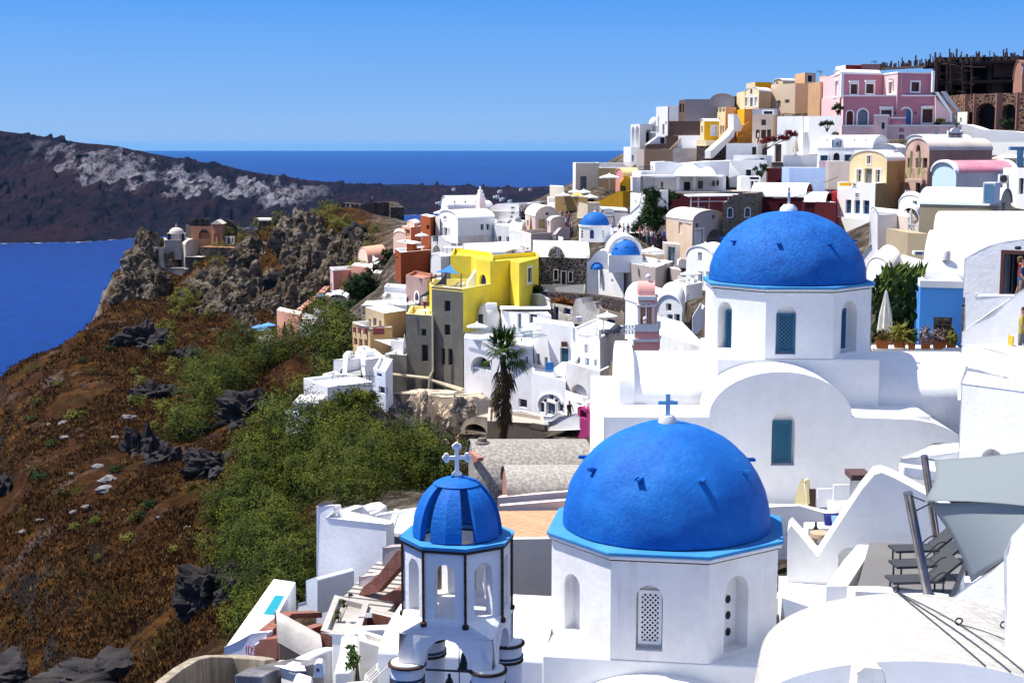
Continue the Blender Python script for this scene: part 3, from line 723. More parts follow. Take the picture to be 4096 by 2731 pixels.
for d,s in ((f_,s_),(s_,-f_),(-f_,-s_),(-s_,f_)):
 a0 = C+d*(ha+.12)-s*(ha+.12); b0 = C+d*(ha+.12)+s*(ha+.12); w = Wall(a0,b0,zc); w.n = d.copy(); L = w.L; H = zt-zc; r = .44; m = L/2
 pts = [w.p(*q) for q in [(0,0),(m-r,0)]+[(m-r*math.cos(PI*k/14),.54*math.sin(PI*k/14)) for k in range(1,14)]+[(m+r,0),(L,0),(L,.6),(0,.6)]]
 mb.extrude(pts,-d*.30)
obj('arcade',mb,BELW,t,bevel=.02); bm = bmesh.new(); q = ha+.123
for p in [C+f_*q*i+s_*q*j for i in (1,-1) for j in (1,-1)]: bm.verts.new((p.x,p.y,zc+.585))
for p in octo(C,Rr*.93+.012,p0): bm.verts.new((p.x,p.y,zt-.03)); bm.verts.new((p.x,p.y,zt+.06))
bmesh.ops.convex_hull(bm,input=bm.verts); me = bpy.data.meshes.new('shoulder'); bm.to_mesh(me); bm.free(); me.transform(Matrix.Translation(-t.location)); o = bpy.data.objects.new('shoulder',me); col.objects.link(o); o.parent = t; me.materials.append(BELW); mb = MB()
for i,j in ((1,-1),(1,1),(-1,1),(-1,-1)):
 p = C+f_*ha*i+s_*ha*j; mb = MB(); mb.lathe(V((*p.xy,zc-3.2)),[(.33,0),(.315,3.2),(0,3.2)],20); pr = obj('pier',mb,BELW,t,smooth=True)
 for zz,rr,hh,m in ((-.075,.375,.05,RUST),(-.42,.345,.06,RUST),(-.335,.345,.05,paint((.012,.05,.12),.6))):
  mb = MB(); mb.lathe(V((*p.xy,zc+zz)),[(.2,0),(rr,.01),(rr,hh),(.2,hh+.01)],20); obj('band',mb,m,pr,smooth=True)
def cup(a): return (.88*math.cos(a)**.85,1.12*math.sin(a)**1.0)
for k in range(6):
 c = -13+60*k; mb = MB(); n = 14; hw = 21; vs = []
 for i in range(n+1):
  r_,z = cup(.02+1.27*i/n); h = hw+ (4 if i < 2 else 0)*0
  for rr in (r_,max(.02,r_-.13)):
   for s in (-1,0,1): vs.append(V((C.x,C.y,C.z+z))+fd(c+h*s)*rr)
 fs = []
 for i in range(n):
  o0,o1 = 6*i,6*i+6
  for q in (0,1): fs += [(o0+q,o0+q+1,o1+q+1,o1+q),(o0+3+q,o0+4+q,o1+4+q,o1+3+q)]
  fs += [(o0,o0+3,o1+3,o1),(o0+2,o0+5,o1+5,o1+2)]
 mb.add(vs,fs); obj('rib',mb,DOMEB,t)
mb = MB(); pr = [(cup(1.10+.36*i/6)[0]+.02,cup(1.10+.36*i/6)[1]+.012) for i in range(7)]; mb.lathe(C,[(.2,pr[0][1]-.03)]+pr+[(.12,1.16),(.04,1.19)],24); obj('cap',mb,DOMEB,t,smooth=True)
mb = MB(); k = C+V((0,0,1.15)); u = V((1,.12,0)).normalized(); mb.lathe(k,[(.1,0),(.1,.06),(.05,.1),(0,.1)],12)
mb.box(k+V((0,0,.33)),.075,.07,.5,u); mb.box(k+V((0,0,.36)),.40,.066,.07,u)
for c,vv in ((V((0,0,.58)),V((0,0,1))),(u*.2+V((0,0,.36)),u),(-u*.2+V((0,0,.36)),-u)):
 sd_ = V((0,0,1)) if abs(vv.z) < .5 else u
 for q in (vv*.035,sd_*.045,-sd_*.045):
  b0 = k+c+q; d = V((u.y,-u.x,0)); e = [b0+u*(.05*math.cos(2*PI*j/10))+V((0,0,.05*math.sin(2*PI*j/10)))+d*.034 for j in range(10)]; mb.extrude(e,-d*.068)
obj('cross',mb,WTRIM,t)
BRONZE = paint((.03,.04,.035),.5,.5)
def bell(c,h,label):
 b = thing('bell',label,'bell',c); mb = MB(); r = h*.42
 mb.lathe(c,[(r,0),(r*.96,h*.04),(r*.66,h*.35),(r*.56,h*.7),(r*.38,h*.86),(0,h*.9)],20); obj('body',mb,BRONZE,b,smooth=True)
 mb = MB(); mb.tube([c+V((0,0,h*.85)),c+V((0,0,h*1.2))],h*.07); mb.tube([c+V((-h*.12,0,h*.9)),c+V((0,0,h*1.15)),c+V((h*.12,0,h*.9))],h*.04); obj('crown',mb,BRONZE,b)
 mb = MB(); mb.tube([c+V((0,0,h*.5)),c+V((0,0,-h*.1))],[h*.03,h*.07]); obj('clapper',mb,METAL,b); return b
pb = at(475,1488,27.4); a0,b0 = at(325,1480,27.3),at(618,1495,27.2); mb = MB(); mb.tube([a0,b0],.022,6); tag(obj('beam',mb,METAL),'dark iron beam between the bell tower piers carrying the bell','beam')
bell(pb+V((0,0,-.62)),.46,'large bronze bell hanging from the iron beam of the tower')
bell(at(585,1480,28.2),.44,'bronze bell on a chain inside the right arch of the tower')
mb = MB(); c0,c1 = at(537,1330,28),at(540,1568,28); n = 26
for i in range(n): p = c0.lerp(c1,i/n); mb.tube([p,p+(c1-c0)/n*.75],.012,4)
tag(obj('chain',mb,METAL),'thin black chain hanging in the lower arch of the tower','chain')
# ------------------------------------------------------------------ upper village, far (left) end of the ridge
YEL = pl((.78,.50,.035),.3,dirt=(.5,.3,.03)); OCH = pl((.50,.27,.015),.35); CREAM = pl((.74,.60,.36),.25); PEACH = pl((.74,.44,.24),.3)
TAN = pl((.50,.38,.25),.3); PINK = pl((.46,.19,.24),.25,dirt=(.45,.2,.24)); PPINK = pl((.86,.57,.53),.55,dirt=(.42,.33,.28)); LPINK = pl((.74,.50,.50),.2)
MAROON = pl((.11,.018,.022),.5,dirt=(.05,.012,.015)); TAUPE = pl((.43,.37,.34),.35); GREY = pl((.30,.27,.29),.3); DKBR = pl((.13,.085,.07),.3)
BRN = pl((.34,.22,.15),.25); LAVA = stone((.045,.035,.035),(.16,.13,.12),1.6,w=.05); LAVB = stone((.05,.042,.042),(.28,.25,.23),2.4,w=.07); SALMON = pl((.72,.30,.17),.3); BRICKR = pl((.20,.042,.012),.35,dirt=(.1,.02,.01))
CONC = pl((.14,.135,.12),.55,dirt=(.24,.22,.18),streak=1.2); STONEB = stone((.20,.17,.13),(.30,.25,.19),3.0,w=.05); ROUGHP = pl((.55,.38,.32),.8,dirt=(.33,.2,.17),streak=1.0)
BLUEW = pl((.35,.48,.72),.4,dirt=(.55,.6,.7)); PURP = pl((.26,.19,.25),.5,dirt=(.14,.09,.12)); PBLUE = pl((.50,.66,.72),.4,dirt=(.6,.6,.6)); REDV = pl((.45,.03,.03),.3)
BOLD = pl((.08,.30,.72),.25,dirt=(.16,.36,.70)); YELB = pl((.78,.63,.055),.55,dirt=(.55,.43,.09),streak=1); MAG = pl((.32,.03,.14),.4)
R(1)
r,W = house('white_house','white arcaded block with two tall arches at the far left end of the ridge',[(340,251),(440,247),(632,249)],822,1072,WHITE,[(0,'o',350,850,383,1066,dict(arch=True,dp=1.2)),(0,'o',393,843,432,1064,dict(arch=True,dp=1.2)),(1,'o',490,882,580,1048,dict(arch=True,dp=1.0))],ti=1)
w = W[1]; mb = MB(); u0,v1 = w.uv(524,912); u1,v0 = w.uv(582,1046); mb.box(w.p((u0+u1)/2,(v0+v1)/2,-.97),u1-u0,.02,v1-v0,w.u); obj('door',mb,DARK,r)
house('white_house','plain white base house below the arcaded block, standing over the sea',[(262,250),(345,247),(436,246)],1072,1262,WHITE,[(1,'w',352,1165,372,1240)],ti=1)
t = thing('dome','bare white dome behind the tall white house at the ridge end','dome',at(590,840,258)); mb = MB(); p = at(602,830,258); rr = 62*mpp(258)
mb.lathe(p,[(rr,-2),(rr,0)]+[(rr*math.cos(a*PI/24),1.35*rr*math.sin(a*PI/24)) for a in range(1,12)]+[(0,1.35*rr)],28); obj('dome_shell',mb,WHITE,t,smooth=True)
house('white_house','tall narrow white house with slit window beside the grey house',[(622,243),(752,240),(768,242)],626,1045,WHITE,[(0,'n',644,740,653,850),(0,'n',692,822,713,936),(0,'n',724,792,738,826)],ti=1)
house('white_house','white rooftop room with a low flat roof beside the grey house',[(735,248),(868,247)],616,700,WHITE,back=5,**NS)
rail('railing','dark iron balcony railing on the tall white house',at(580,908,239),at(652,908,239),60*mpp(239),METAL,5,True)
block('balcony','small white balcony slab on the tall white house',[(575,906),(655,906),(655,918),(575,918)],238.4,2,WHITE,cat='balcony',bevel=0)
r,W = house('grey_house','large grey plastered house with rounded gable on the ridge skyline',[(876,242),(947,236),(1225,235)],548,800,GREY,[(0,'n',880,598,901,690),(0,'n',914,598,930,690)],ti=1,mats=[DKBR,GREY])
vault('house','',[(1222,235),(1492,234.5),(1492,241)],560,487,800,GREY,gable=0,roofmat=TAUPE,root=r)
house('retaining_wall','dark brown retaining wall under the large grey house',[(765,234.5),(1112,233)],790,945,DKBR,back=3,parapet=.02,cat='wall',roofmat=TAUPE)
house('brick_house','dark unplastered brick box behind the rounded grey gable',[(1470,246),(1568,246)],517,650,brick((.07,.02,.015),(.04,.012,.01),(.05,.03,.02)),back=4,**NS,roofmat=DKBR)
house('retaining_wall','brown retaining wall of the terrace below the grey house',[(405,240),(490,233),(812,231)],1100,1310,BRN,ti=1,parapet=.5,cat='wall',mats=[TAUPE,BRN],roofmat=TAUPE)
block('stair_wall','dark brown stair wall with cream sloping coping below the grey house',[(735,950),(925,950),(775,1098),(500,1098),(520,1045),(735,1040)],233.5,2,DKBR,bevel=0)
block('coping','cream sloping coping edge of the brown stair wall',[(925,945),(945,945),(792,1100),(765,1100)],233.2,2.2,CREAM,cat='coping',bevel=0)
block('lean_to','small white sloping lean-to roof beside the tall white house',[(520,1050),(640,960),(745,965),(745,1040)],235.5,4,WHITE,cat='shed',wins=[('n',668,970,714,1038)],bevel=0)
house('white_house','white terrace wall with a ledge and potted plant left of the small yellow house',[(818,234),(1112,231)],948,1092,WHITE,back=5)
house('stone_wall','patched old plaster wall below the white terrace with potted plant',[(810,229.5),(1062,228)],1092,1235,pl((.6,.53,.48),.8,dirt=(.36,.29,.25)),back=3,cat='wall')
YELD = pl((.80,.42,.012),.2)
vault('yellow_house','small bright yellow house with white shuttered window and rounded roof',[(1112,228),(1156,223),(1318,224)],792,762,998,YELD,[(0,'w',1122,846,1138,915),(1,'s',1232,843,1292,942)],ti=1,gmat=CREAM)
house('plinth_wall','cream plinth under the small bright yellow house',[(1070,224),(1178,221),(1345,222)],1000,1062,CREAM,ti=1,cat='wall',parapet=.3)
house('stone_wall','dark lava stone wall under the cream plinth of the yellow house',[(1070,223.6),(1180,220.5),(1400,221.5)],1062,1215,LAVA,ti=1,cat='wall',seat=False,parapet=.02)
house('cream_house','tall cream house with three pierced openings along its parapet',[(1275,236),(1392,230),(1508,232)],634,1000,PEACH,[(0,'n',1285,642,1311,685),(0,'n',1321,642,1347,685),(0,'n',1357,642,1383,685),(0,'w',1317,752,1329,792),(0,'w',1332,840,1350,940),(0,'w',1358,840,1376,918)],ti=1,mats=[CREAM,PEACH])
block('staircase','white diagonal stair wall running down past the cream house',[(1480,712),(1520,712),(1580,850),(1560,900),(1500,905),(1480,960),(1260,1190),(1225,1205),(1225,1118),(1420,950),(1480,870)],(219,223),1.2,WHITE,cat='staircase',bevel=.04)
house('orange_house','orange terrace house with sloping stair parapets and a small wall lamp',[(1505,233),(1600,226),(1692,226)],655,1020,pl((.76,.36,.10),.35),ti=1,mats=[YELD,pl((.76,.36,.10),.35)],parapet=.6)
block('stair_wall','orange sloping stair wall with a pale coping in front of the orange house',[(1525,1028),(1525,975),(1708,905),(1712,1028)],222,1.0,pl((.55,.22,.04),.35),bevel=.04)
block('stair_wall','upper orange sloping stair wall below the cream gable house',[(1525,965),(1525,872),(1668,790),(1700,800),(1700,905)],224,1.0,pl((.78,.36,.06),.3),bevel=.04)
r,W = vault('cream_house','cream house with a rounded gable, white door and two tall shuttered windows',[(1603,232),(1762,226),(1900,230)],458,405,650,TAN,[(0,'bs',1664,430,1690,490),(0,'s',1607,525,1638,620),(0,'dbs',1664,527,1695,625),(0,'s',1714,522,1745,620)],ti=1,gmat=CREAM,over=.03)
house('house','',[(1570,233),(1606,231.6)],465,650,CREAM,back=5,root=r,**NS)
house('yellow_house','long yellow flat-roofed block behind the cream gable house',[(1620,246),(1720,240),(1908,241)],357,480,YELD,ti=1,mats=[CREAM,YELD],**NS)
house('tan_house','broad tan house with two deep windows under little arched hoods',[(1898,231),(2165,226),(2400,224)],372,655,TAN,[(0,'w',1958,562,2000,645),(0,'w',2048,550,2098,590)],ti=1,mats=[pl((.66,.52,.38),.25),pl((.52,.30,.17),.25)])
house('peach_house','peach rooftop room with barred window above the tan house',[(2160,240),(2272,235),(2390,237)],252,372,PEACH,[(1,'k',2300,282,2352,356)],ti=1,**NS)
vault('cream_house','little cream arched rooftop gable between the yellow block and the peach room',[(1928,236),(2028,234),(2160,235)],345,318,376,CREAM,[(0,'n',1950,352,1972,378,AR)],**NS,ti=1)
house('cream_house','pale cream house with three brown doorways and one window',[(1690,216),(1920,215),(1968,219)],716,1008,pl((.68,.53,.42),.3),[(0,'wd',1787,772,1838,835),(0,'d',1727,885,1768,978),(0,'d',1785,885,1838,980),(0,'d',1850,882,1893,978)],ti=0,mats=[pl((.68,.53,.42),.3),CREAM])
house('rooftop_parapet','blue-grey parapet with a row of slots above the pale cream house',[(1690,219),(1965,218)],652,716,pl((.40,.42,.45),.3),[(0,'k',1815,680,1912,712)],back=3,cat='wall',**NS)
house('white_house','white house with buttress and dark slit, right of the pale cream house',[(1965,212),(2250,209),(2420,211)],738,1165,WHITE,[(1,'n',2288,780,2300,806)],ti=0)
house('white_house','white house with dark square window behind the closed cream parasol',[(2250,206),(2420,206)],912,1165,WHITE,[(0,'ns',2312,1055,2352,1138)],back=5)
house('white_house','white block with tall narrow brown door and dark steps',[(1912,206),(2068,204)],1018,1245,WHITE,[(0,'d',1938,1042,2007,1243)],back=4)
mb = MB(); a,b = at(1975,1300,201),at(1962,1245,203); stairs(mb,a,b,1.5,5); tag(obj('steps',mb,pl((.12,.1,.09),.4)),'dark stone steps below the tall narrow brown door','steps')
house('white_house','low white terrace house below the closed cream parasol',[(2030,203),(2420,201)],1165,1315,WHITE,back=5)
house('white_house','low white terrace with a small brown door and arched roof bump',[(1400,214),(1752,212)],1035,1200,WHITE,[(0,'d',1682,1075,1730,1160)],back=6)
house('terrace_wall','long low white terrace wall with a dark vent left of the dark steps',[(1478,208),(1935,206)],1166,1232,WHITE,[(0,'n',1772,1198,1815,1216)],back=3,cat='wall')
house('white_house','white house with one dark window and potted cactus beside the restaurant',[(1440,204),(1848,201)],1224,1500,WHITE,[(0,'ns',1616,1326,1676,1398)],back=5)
r = thing('restaurant','white restaurant with blobby roof and open shaded porch above the green creeper','restaurant',at(1000,1560,200))
block('restaurant','',[(610,1395),(610,1245),(760,1238),(930,1262),(1060,1250),(1230,1235),(1440,1230),(1440,1395)],203,7,WHITE,root=r,part='upper_wall',bevel=.2,ctrl=True)
mb = MB(); n = 24; vs = []
for i in range(n+1):
 for j in range(9):
  s,t_ = i/n,j/8; p = at(820+470*s,1392-125*math.sin(PI*s)**.6*(1-.55*math.exp(-((s-.62)/.13)**2))*math.sin(PI/2*t_)-20*t_,199.5+3.4*t_); vs.append(p)
mb.add(vs,[(i*9+j,(i+1)*9+j,(i+1)*9+j+1,i*9+j+1) for i in range(n) for j in range(8)]); obj('roof',mb,WHITE,r,smooth=True)
mb = MB(); a,b = at(450,1405,197),at(1385,1405,197); mb.box((a+b)/2+V((0,1.6,.08)),(b-a).length,4.2,.16); obj('canopy',mb,WTRIM,r)
block('restaurant','',[(360,1600),(360,1408),(1385,1408),(1385,1600)],201.5,4,WHITE,root=r,part='back_wall',bevel=0,wins=[('n',930,1462,1000,1564),('bs',676,1463,698,1520),('o',480,1425,606,1560),('gd',1085,1450,1142,1540)])
for x in (462,860,1042,1375):
 mb = MB(); mb.box(at(x,1490,197.2),.42,.42,172*mpp(197)); obj('pillar',mb,TAUPE if x in (462,1042) else WHITE,r)
mb = MB(); a,b = at(900,1566,196.8),at(1450,1566,196.8); mb.box((a+b)/2+V((0,2.5,-.1)),(b-a).length+8,6,.2); obj('floor',mb,TAUPE,r)
for x,y in ((1305,1475),(1258,1480)):
 mb = MB(); c = at(x,y,201.2); e = [c+V((.17*math.cos(2*PI*k/16),0,.42*math.sin(2*PI*k/16))) for k in range(16)]; mb.extrude(e,(0,.1,0)); tag(obj('wall_mirror' if x > 1280 else 'wall_lantern',mb,METAL),'dark oval mirror on the restaurant porch wall' if x > 1280 else 'round dark lantern hanging in the restaurant porch','mirror' if x > 1280 else 'lantern')
sail('shade_sail','small white triangular sail right of the restaurant roof',[at(1440,1240,199),at(1562,1392,198),at(1425,1420,199)],CANVAS,.1,curve=.05)
house('dark_wall','dark maroon plastered wall with arch behind the restaurant terrace',[(1860,200),(2162,198)],1308,1500,MAROON,[(0,'o',1915,1440,2060,1520,dict(arch=True,dp=.6))],back=4,cat='wall')
house('blue_house','patchy pale blue house right of the maroon wall',[(2160,197),(2352,195),(2420,199)],1303,1600,BLUEW,ti=0)
house('shop','white shop front with dark sign board over two dark doors',[(1570,198),(1780,196)],1400,1570,WHITE,[(0,'n',1655,1405,1760,1436),(0,'d',1668,1452,1700,1562),(0,'gd',1712,1452,1745,1562)],back=4,parapet=.1)
PINKV = pl((.62,.26,.30),.2)
vault('ochre_house','ochre house with a barrel roof and pink rounded gable at the stepped street',[(173,212),(258,207),(432,210)],1400,1318,1600,OCH,gmat=PINKV,roofmat=pl((.80,.58,.26),.2),ti=1)
block('ochre_wall','tall curving ochre wall with lattice opening below the pink gable',[(225,1600),(225,1480),(270,1420),(352,1410),(352,1600)],205,3,OCH,wins=[('wd',230,1505,288,1590)])
house('pale_blue_house','pale blue white corner house left of the restaurant',[(355,206),(455,201),(612,203)],1345,1600,WHITE,ti=1)
rail('railing','dark iron railing on the roof of the pale corner house',at(428,1340,204),at(608,1340,204),50*mpp(204),METAL,7,True)
r,W = house('beige_house','beige house with a grey door behind the white roof fence',[(-300,225),(-270,218),(10,219)],1252,1550,pl((.70,.60,.47),.2),[(1,'gd',-218,1400,-148,1560)],ti=1,mats=[WHITE,pl((.70,.60,.47),.2)])
mb = MB(); n = 36
for k in range(n+1): mb.box(at(0,1275,214).lerp(at(355,1275,213),k/n),.07,.04,60*mpp(214))
for y in (1252,1298): a,b = at(-20,y,213.9),at(358,y,212.9); mb.box((a+b)/2,(b-a).length,.05,.08,b-a)
tag(obj('picket_fence',mb,WTRIM),'long white picket fence against the sea at the ridge end','fence')
house('terrace_wall','ochre terrace wall under the white picket fence',[(-20,213),(355,212)],1308,1400,pl((.45,.33,.17),.4),back=3,cat='wall')
parasol('white parasol over the terrace beside the pink rounded gable',103,1372,1560,225,205)
parasol('tall closed cream parasol in front of the brown doorway',2165,978,1165,78,200.5,CREAMC,closed=True)
# ------------------------------------------------------------------ pink mansion and its neighbours
R(2)
house('peach_house','peach house with one dark window left of the pink mansion',[(-40,223),(92,217),(245,218)],352,735,pl((.72,.46,.27),.3),[(1,'ns',165,540,213,652)],ti=1,mats=[pl((.55,.33,.18),.3),pl((.72,.46,.27),.3)])
house('peach_house','upper peach block with rooftop tank left of the pink mansion',[(80,232),(155,229),(245,230)],284,356,PEACH,ti=1,**NS)
r = thing('mansion','two-storey pink mansion with white window surrounds, white cornices and arched doors','mansion',at(800,830,204))
house('','',[(242,210),(316,203),(795,206),(952,201),(1352,203)],250,500,PINK,[(0,'s',258,348,292,508),(1,'rs',428,380,502,492),(1,'rs',600,378,682,483),(2,'rs',852,357,884,484),(3,'rs',1102,357,1186,462)],root=r,ti=1,back=9,trim=WTRIM,mats=[LPINK,PINK,LPINK,PINK])  # left-facing walls lighter, the others darker: sun and shade put into the pinks
house('','',[(238,209),(350,201.5),(1372,201.2)],500,835,PINK,[(1,'r',385,675,452,832,AR),(1,'gs',510,660,612,828,AR),(1,'rs',768,668,878,820),(1,'dbs',982,648,1094,818,AR),(1,'rs',1225,658,1332,808)],root=r,ti=1,back=8,trim=WTRIM,mats=[LPINK,PINK],parapet=.1)  # sunlit left side again given the lighter pink
for x,y,w_ in ((465,352,104),(645,346,112),(868,328,56),(1150,326,118),(823,640,140),(1280,632,140)):
 mb = MB(); mb.box(at(x,y,201.0 if y > 500 else 202.6),w_*mpp(202),.5,.24); obj('lintel',mb,WTRIM,r)
for x0,x1,yt,yb in ((318,346,262,520),(950,984,245,480),(1328,1352,238,466)):
 mb = MB(); a = at((x0+x1)/2,(yt+yb)/2,201.5); mb.box(a,(x1-x0)*mpp(202),.6,(yb-yt)*mpp(202)); obj('pilaster',mb,WTRIM,r)
for x in (925,1147): mb = MB(); mb.lathe(at(x,700,200.8),[(0,-.2),(.12,-.1),(.12,.12),(0,.25)],8); obj('wall_lamp',mb,METAL,r)
mb = MB(); a,b = at(250,255,206),at(742,235,211); vault('','',[(246,209),(312,203.2),(752,206)],252,210,252,WHITE,root=r,**NS,ti=1,sink=0)
house('red_house','dark red rooftop room behind the white vault of the pink mansion',[(262,222),(372,217),(545,218)],168,260,REDV,ti=1,mats=[WHITE,pl((.16,.015,.012),.3)],**NS,back=None)
house('pink_house','pink-grey flat rooftop block under the timber formwork',[(545,221),(755,221)],158,260,pl((.42,.2,.18),.4),back=4,**NS)
t = thing('staircase','white walled outdoor staircase on the right side of the pink mansion','staircase',at(1560,800,203))
block('','',[(1370,470),(1400,470),(1552,690),(1552,800),(1528,800),(1528,712)],200,.5,WHITE,root=t,part='near_wall',bevel=.03)
block('','',[(1370,520),(1528,712),(1528,800),(1370,800)],200.1,.4,LPINK,root=t,part='side_wall',bevel=0)
block('','',[(1440,462),(1482,462),(1655,690),(1655,800),(1620,800),(1620,700),(1455,520)],203.6,.5,WHITE,root=t,part='far_wall',bevel=.03)
mb = MB(); stairs(mb,at(1600,795,201.6),at(1440,480,202.2),2.2,17); obj('flight',mb,pl((.28,.27,.26),.4),t)
house('white_pier','square white pier at the foot of the mansion staircase',[(1640,202),(1722,200)],690,830,WHITE,[(0,'n',1628,752,1658,802)],back=2,cat='wall')
house('terrace_wall','pale pink weathered terrace wall with small arched niches and white coping',[(330,196),(1660,194)],832,990,PPINK,[(0,'k',962,938,1024,988),(0,'o',965,862,1022,908,AR),(0,'o',1352,866,1404,905,AR),(0,'k',1352,918,1400,932)],back=4,cat='wall',trim=WTRIM,parapet=.7)
house('terrace_turret','raised pink turret with barred window on the pale pink terrace wall',[(686,195.2),(842,194.6)],716,850,PPINK,[(0,'k',770,804,806,878)],back=2.5,cat='turret',**NS,trim=WTRIM)
house('terrace_wall','short pink parapet with white coping right of the pink turret',[(860,195.6),(1035,195)],745,830,PINK,back=.8,cat='wall',**NS,trim=WTRIM)
house('terrace_wall','grey-white garden wall with planted barrels left of the pink mansion',[(-40,206),(348,202)],735,910,WHITE,back=3,cat='wall')
r = thing('building_site','dark unfinished concrete shell bristling with timber formwork posts on the skyline','building site',at(1900,500,235))
FORM = pl((.045,.028,.022),.5,dirt=(.1,.06,.04)); TIMB = paint((.075,.045,.035),.9,var=.5)
mb = MB()
for yy,th in ((140,26),(345,30),(595,24)):
 a,b = at(1352,yy+20,232),at(2420,yy-(10 if yy < 200 else 0),229); mb.box((a+b)/2+V((0,5,0)),(b-a).length,12,th*mpp(230),b-a)
obj('slab',mb,FORM,r)
mb = MB(); a,b = at(1352,350,241),at(2420,340,238); mb.box((a+b)/2,(b-a).length,.5,520*mpp(238),b-a); obj('back_wall',mb,pl((.02,.013,.011),.3),r)
for x in (1362,1500,1690,1960,2100,2350): mb = MB(); a = at(x,620,231); b = at(x,130,231); mb.box((a+b)/2,.55,.6,(b-a).length); obj('column',mb,FORM,r)
for x0,x1,y0,y1 in ((2010,2230,120,300),(1810,2000,135,180),(1990,2090,350,480),(1360,1420,150,320),(1560,1690,170,330)): mb = MB(); a,b = at((x0+x1)/2,(y0+y1)/2,230.5),0; mb.box(a,(x1-x0)*mpp(230),.25,(y1-y0)*mpp(230)); obj('formwork_panel',mb,pl((.08,.04,.03),.5),r)
for x,y in ((1846,416),(1846,462),(1932,410),(1930,460),(2132,398),(2132,446)): mb = MB(); mb.box(at(x,y,240.5),30*mpp(240),.1,40*mpp(240)); obj('window',mb,paint((.30,.45,.62),.3),r)
rr = random.Random(3); mb = MB()
for k in range(150):
 x = rr.uniform(755,2360); base = interp(x,[(755,205),(1240,170),(1500,140),(2360,120)])+rr.uniform(-5,25); h = rr.choice([45,60,80,100,130])*rr.uniform(.6,1.2)*(1 if x > 1230 else .75)
 Y = rr.uniform(229,240); a,b = at(x,base,Y),at(x+rr.uniform(-4,4),base-h,Y); mb.tube([a,b],rr.uniform(.07,.17),4)
for k in range(16): x = rr.uniform(1240,2330); base = interp(x,[(1240,150),(2360,105)]); mb.box(at(x,base,231),rr.uniform(.3,.6),.1,rr.uniform(.6,1.2))
o = obj('timber_posts',mb,TIMB,r); o['kind'] = 'stuff'
mb = MB()
for k in range(40):
 x = rr.choice([1500,1540,1670,1770,1390])+rr.uniform(-12,12); mb.tube([at(x,600*rr.uniform(.6,1),229.4),at(x+rr.uniform(-6,6),130,229.4)],.07,4)
for k in range(36): x = rr.uniform(1360,1800); y = rr.uniform(150,480); mb.tube([at(x,y,229.2),at(x+rr.uniform(50,130),y+rr.uniform(-5,5),229.2)],.06,4)
for k in range(14): y = 220-k*1.5; mb.tube([at(755+rr.uniform(0,100),y,224+k*.3),at(1250,y-25,226+k*.3)],.07,4)
o = obj('scaffolding',mb,TIMB,r); o['kind'] = 'stuff'
SARC = stone((.10,.055,.045),(.36,.22,.15),1.5,w=.085); ARCP = pl((.26,.13,.095),.5)
r,W = house('stone_arcade','reddish stone arcade with patterned lava masonry over two wide arches',[(1685,205),(2420,199)],492,885,SARC,[(0,'n',1815,592,2036,882,dict(arch=True,dp=1.6)),(0,'n',2112,602,2248,882,dict(arch=True,dp=1.6)),(0,'n',1735,690,1775,882,dict(dp=1.0))],back=7,cat='arcade',roofmat=TAUPE,parapet=.1)
for x0,x1,y0 in ((1685,1720,495),(1785,1816,490),(2036,2100,485),(2262,2290,480)): mb = MB(); a = at((x0+x1)/2,(y0+880)/2,200.2+(1990-x0)*.006); mb.box(a,(x1-x0)*mpp(201),.5,(880-y0)*mpp(201)); obj('pilaster',mb,ARCP,r)
vault('brick_house','weathered pink-brown vaulted house with tall windows at the right edge of the skyline',[(2232,214),(2330,212),(2480,214)],330,120,480,pl((.46,.24,.17),.6),[(0,'ws',2330,195,2348,265),(1,'gw',2210,350,2225,465)],roofmat=pl((.46,.24,.17),.6),ti=1,**NS)
block('white_wall','sweeping white curved wall running down right of the pink terrace',[(1655,1000),(1655,828),(1700,826),(1790,850),(1880,882),(2100,895),(2250,905),(2420,930),(2420,1040),(1700,1040)],(196,190),2.5,WHITE,bevel=.2,ctrl=True)
house('white_roof','long low white roof terrace under the sweeping curved wall',[(1940,186),(2420,180)],1022,1130,WHITE,back=6,parapet=.1)
# ------------------------------------------------------------------ middle right of the village
R(2)
r,W = vault('church','white barrel-roofed church with blue door frames and a small bell gable in front',[(60,183),(665,179),(845,183)],1085,950,1300,WHITE,[(0,'bs',92,1168,172,1288),(0,'n',232,1140,305,1224,AR),(0,'bs',358,1160,442,1250)],gable=1,ti=0)
for x in (168,474,598): mb = MB(); mb.lathe(at(x,1000,179),[(0,-.1),(.1,-.08),(.1,.1),(0,.1)],8); obj('vent',mb,DARK,r)
t = thing('bell_gable','small white bell gable with blue-edged arch on the barrel-roofed church','bell gable',at(285,1085,178.6))
block('bell_gable','',[(218,1085),(218,985),(240,992),(252,976),(318,976),(328,992),(350,985),(350,1085)],178.4,.6,WHITE,root=t,bevel=.03,wins=[('o',248,1000,312,1080,dict(arch=True,dp=.5))])
mb = MB(); mb.lathe(at(280,1052,178.2),[(.16,0),(.1,.25),(0,.35)],10); obj('bell',mb,METAL,t)
for x in (232,318): mb = MB(); mb.box(at(x,1040,178.35),.16,.05,.75); obj('panel',mb,BLUEP,t)
mb = MB(); c = at(288,955,178.4); mb.box(c,.05,.05,.5); mb.box(c+V((0,0,.06)),.26,.045,.05); obj('cross',mb,METAL,t)
vault('white_house','low white barrel vault with a rounded end under the pale pink terrace wall',[(1058,187),(1250,184),(1760,186)],990,940,1040,WHITE,ti=1)
t = thing('bell_gable','white bell gable with dark red cross and black beam under the pink terrace','bell gable',at(1590,975,183))
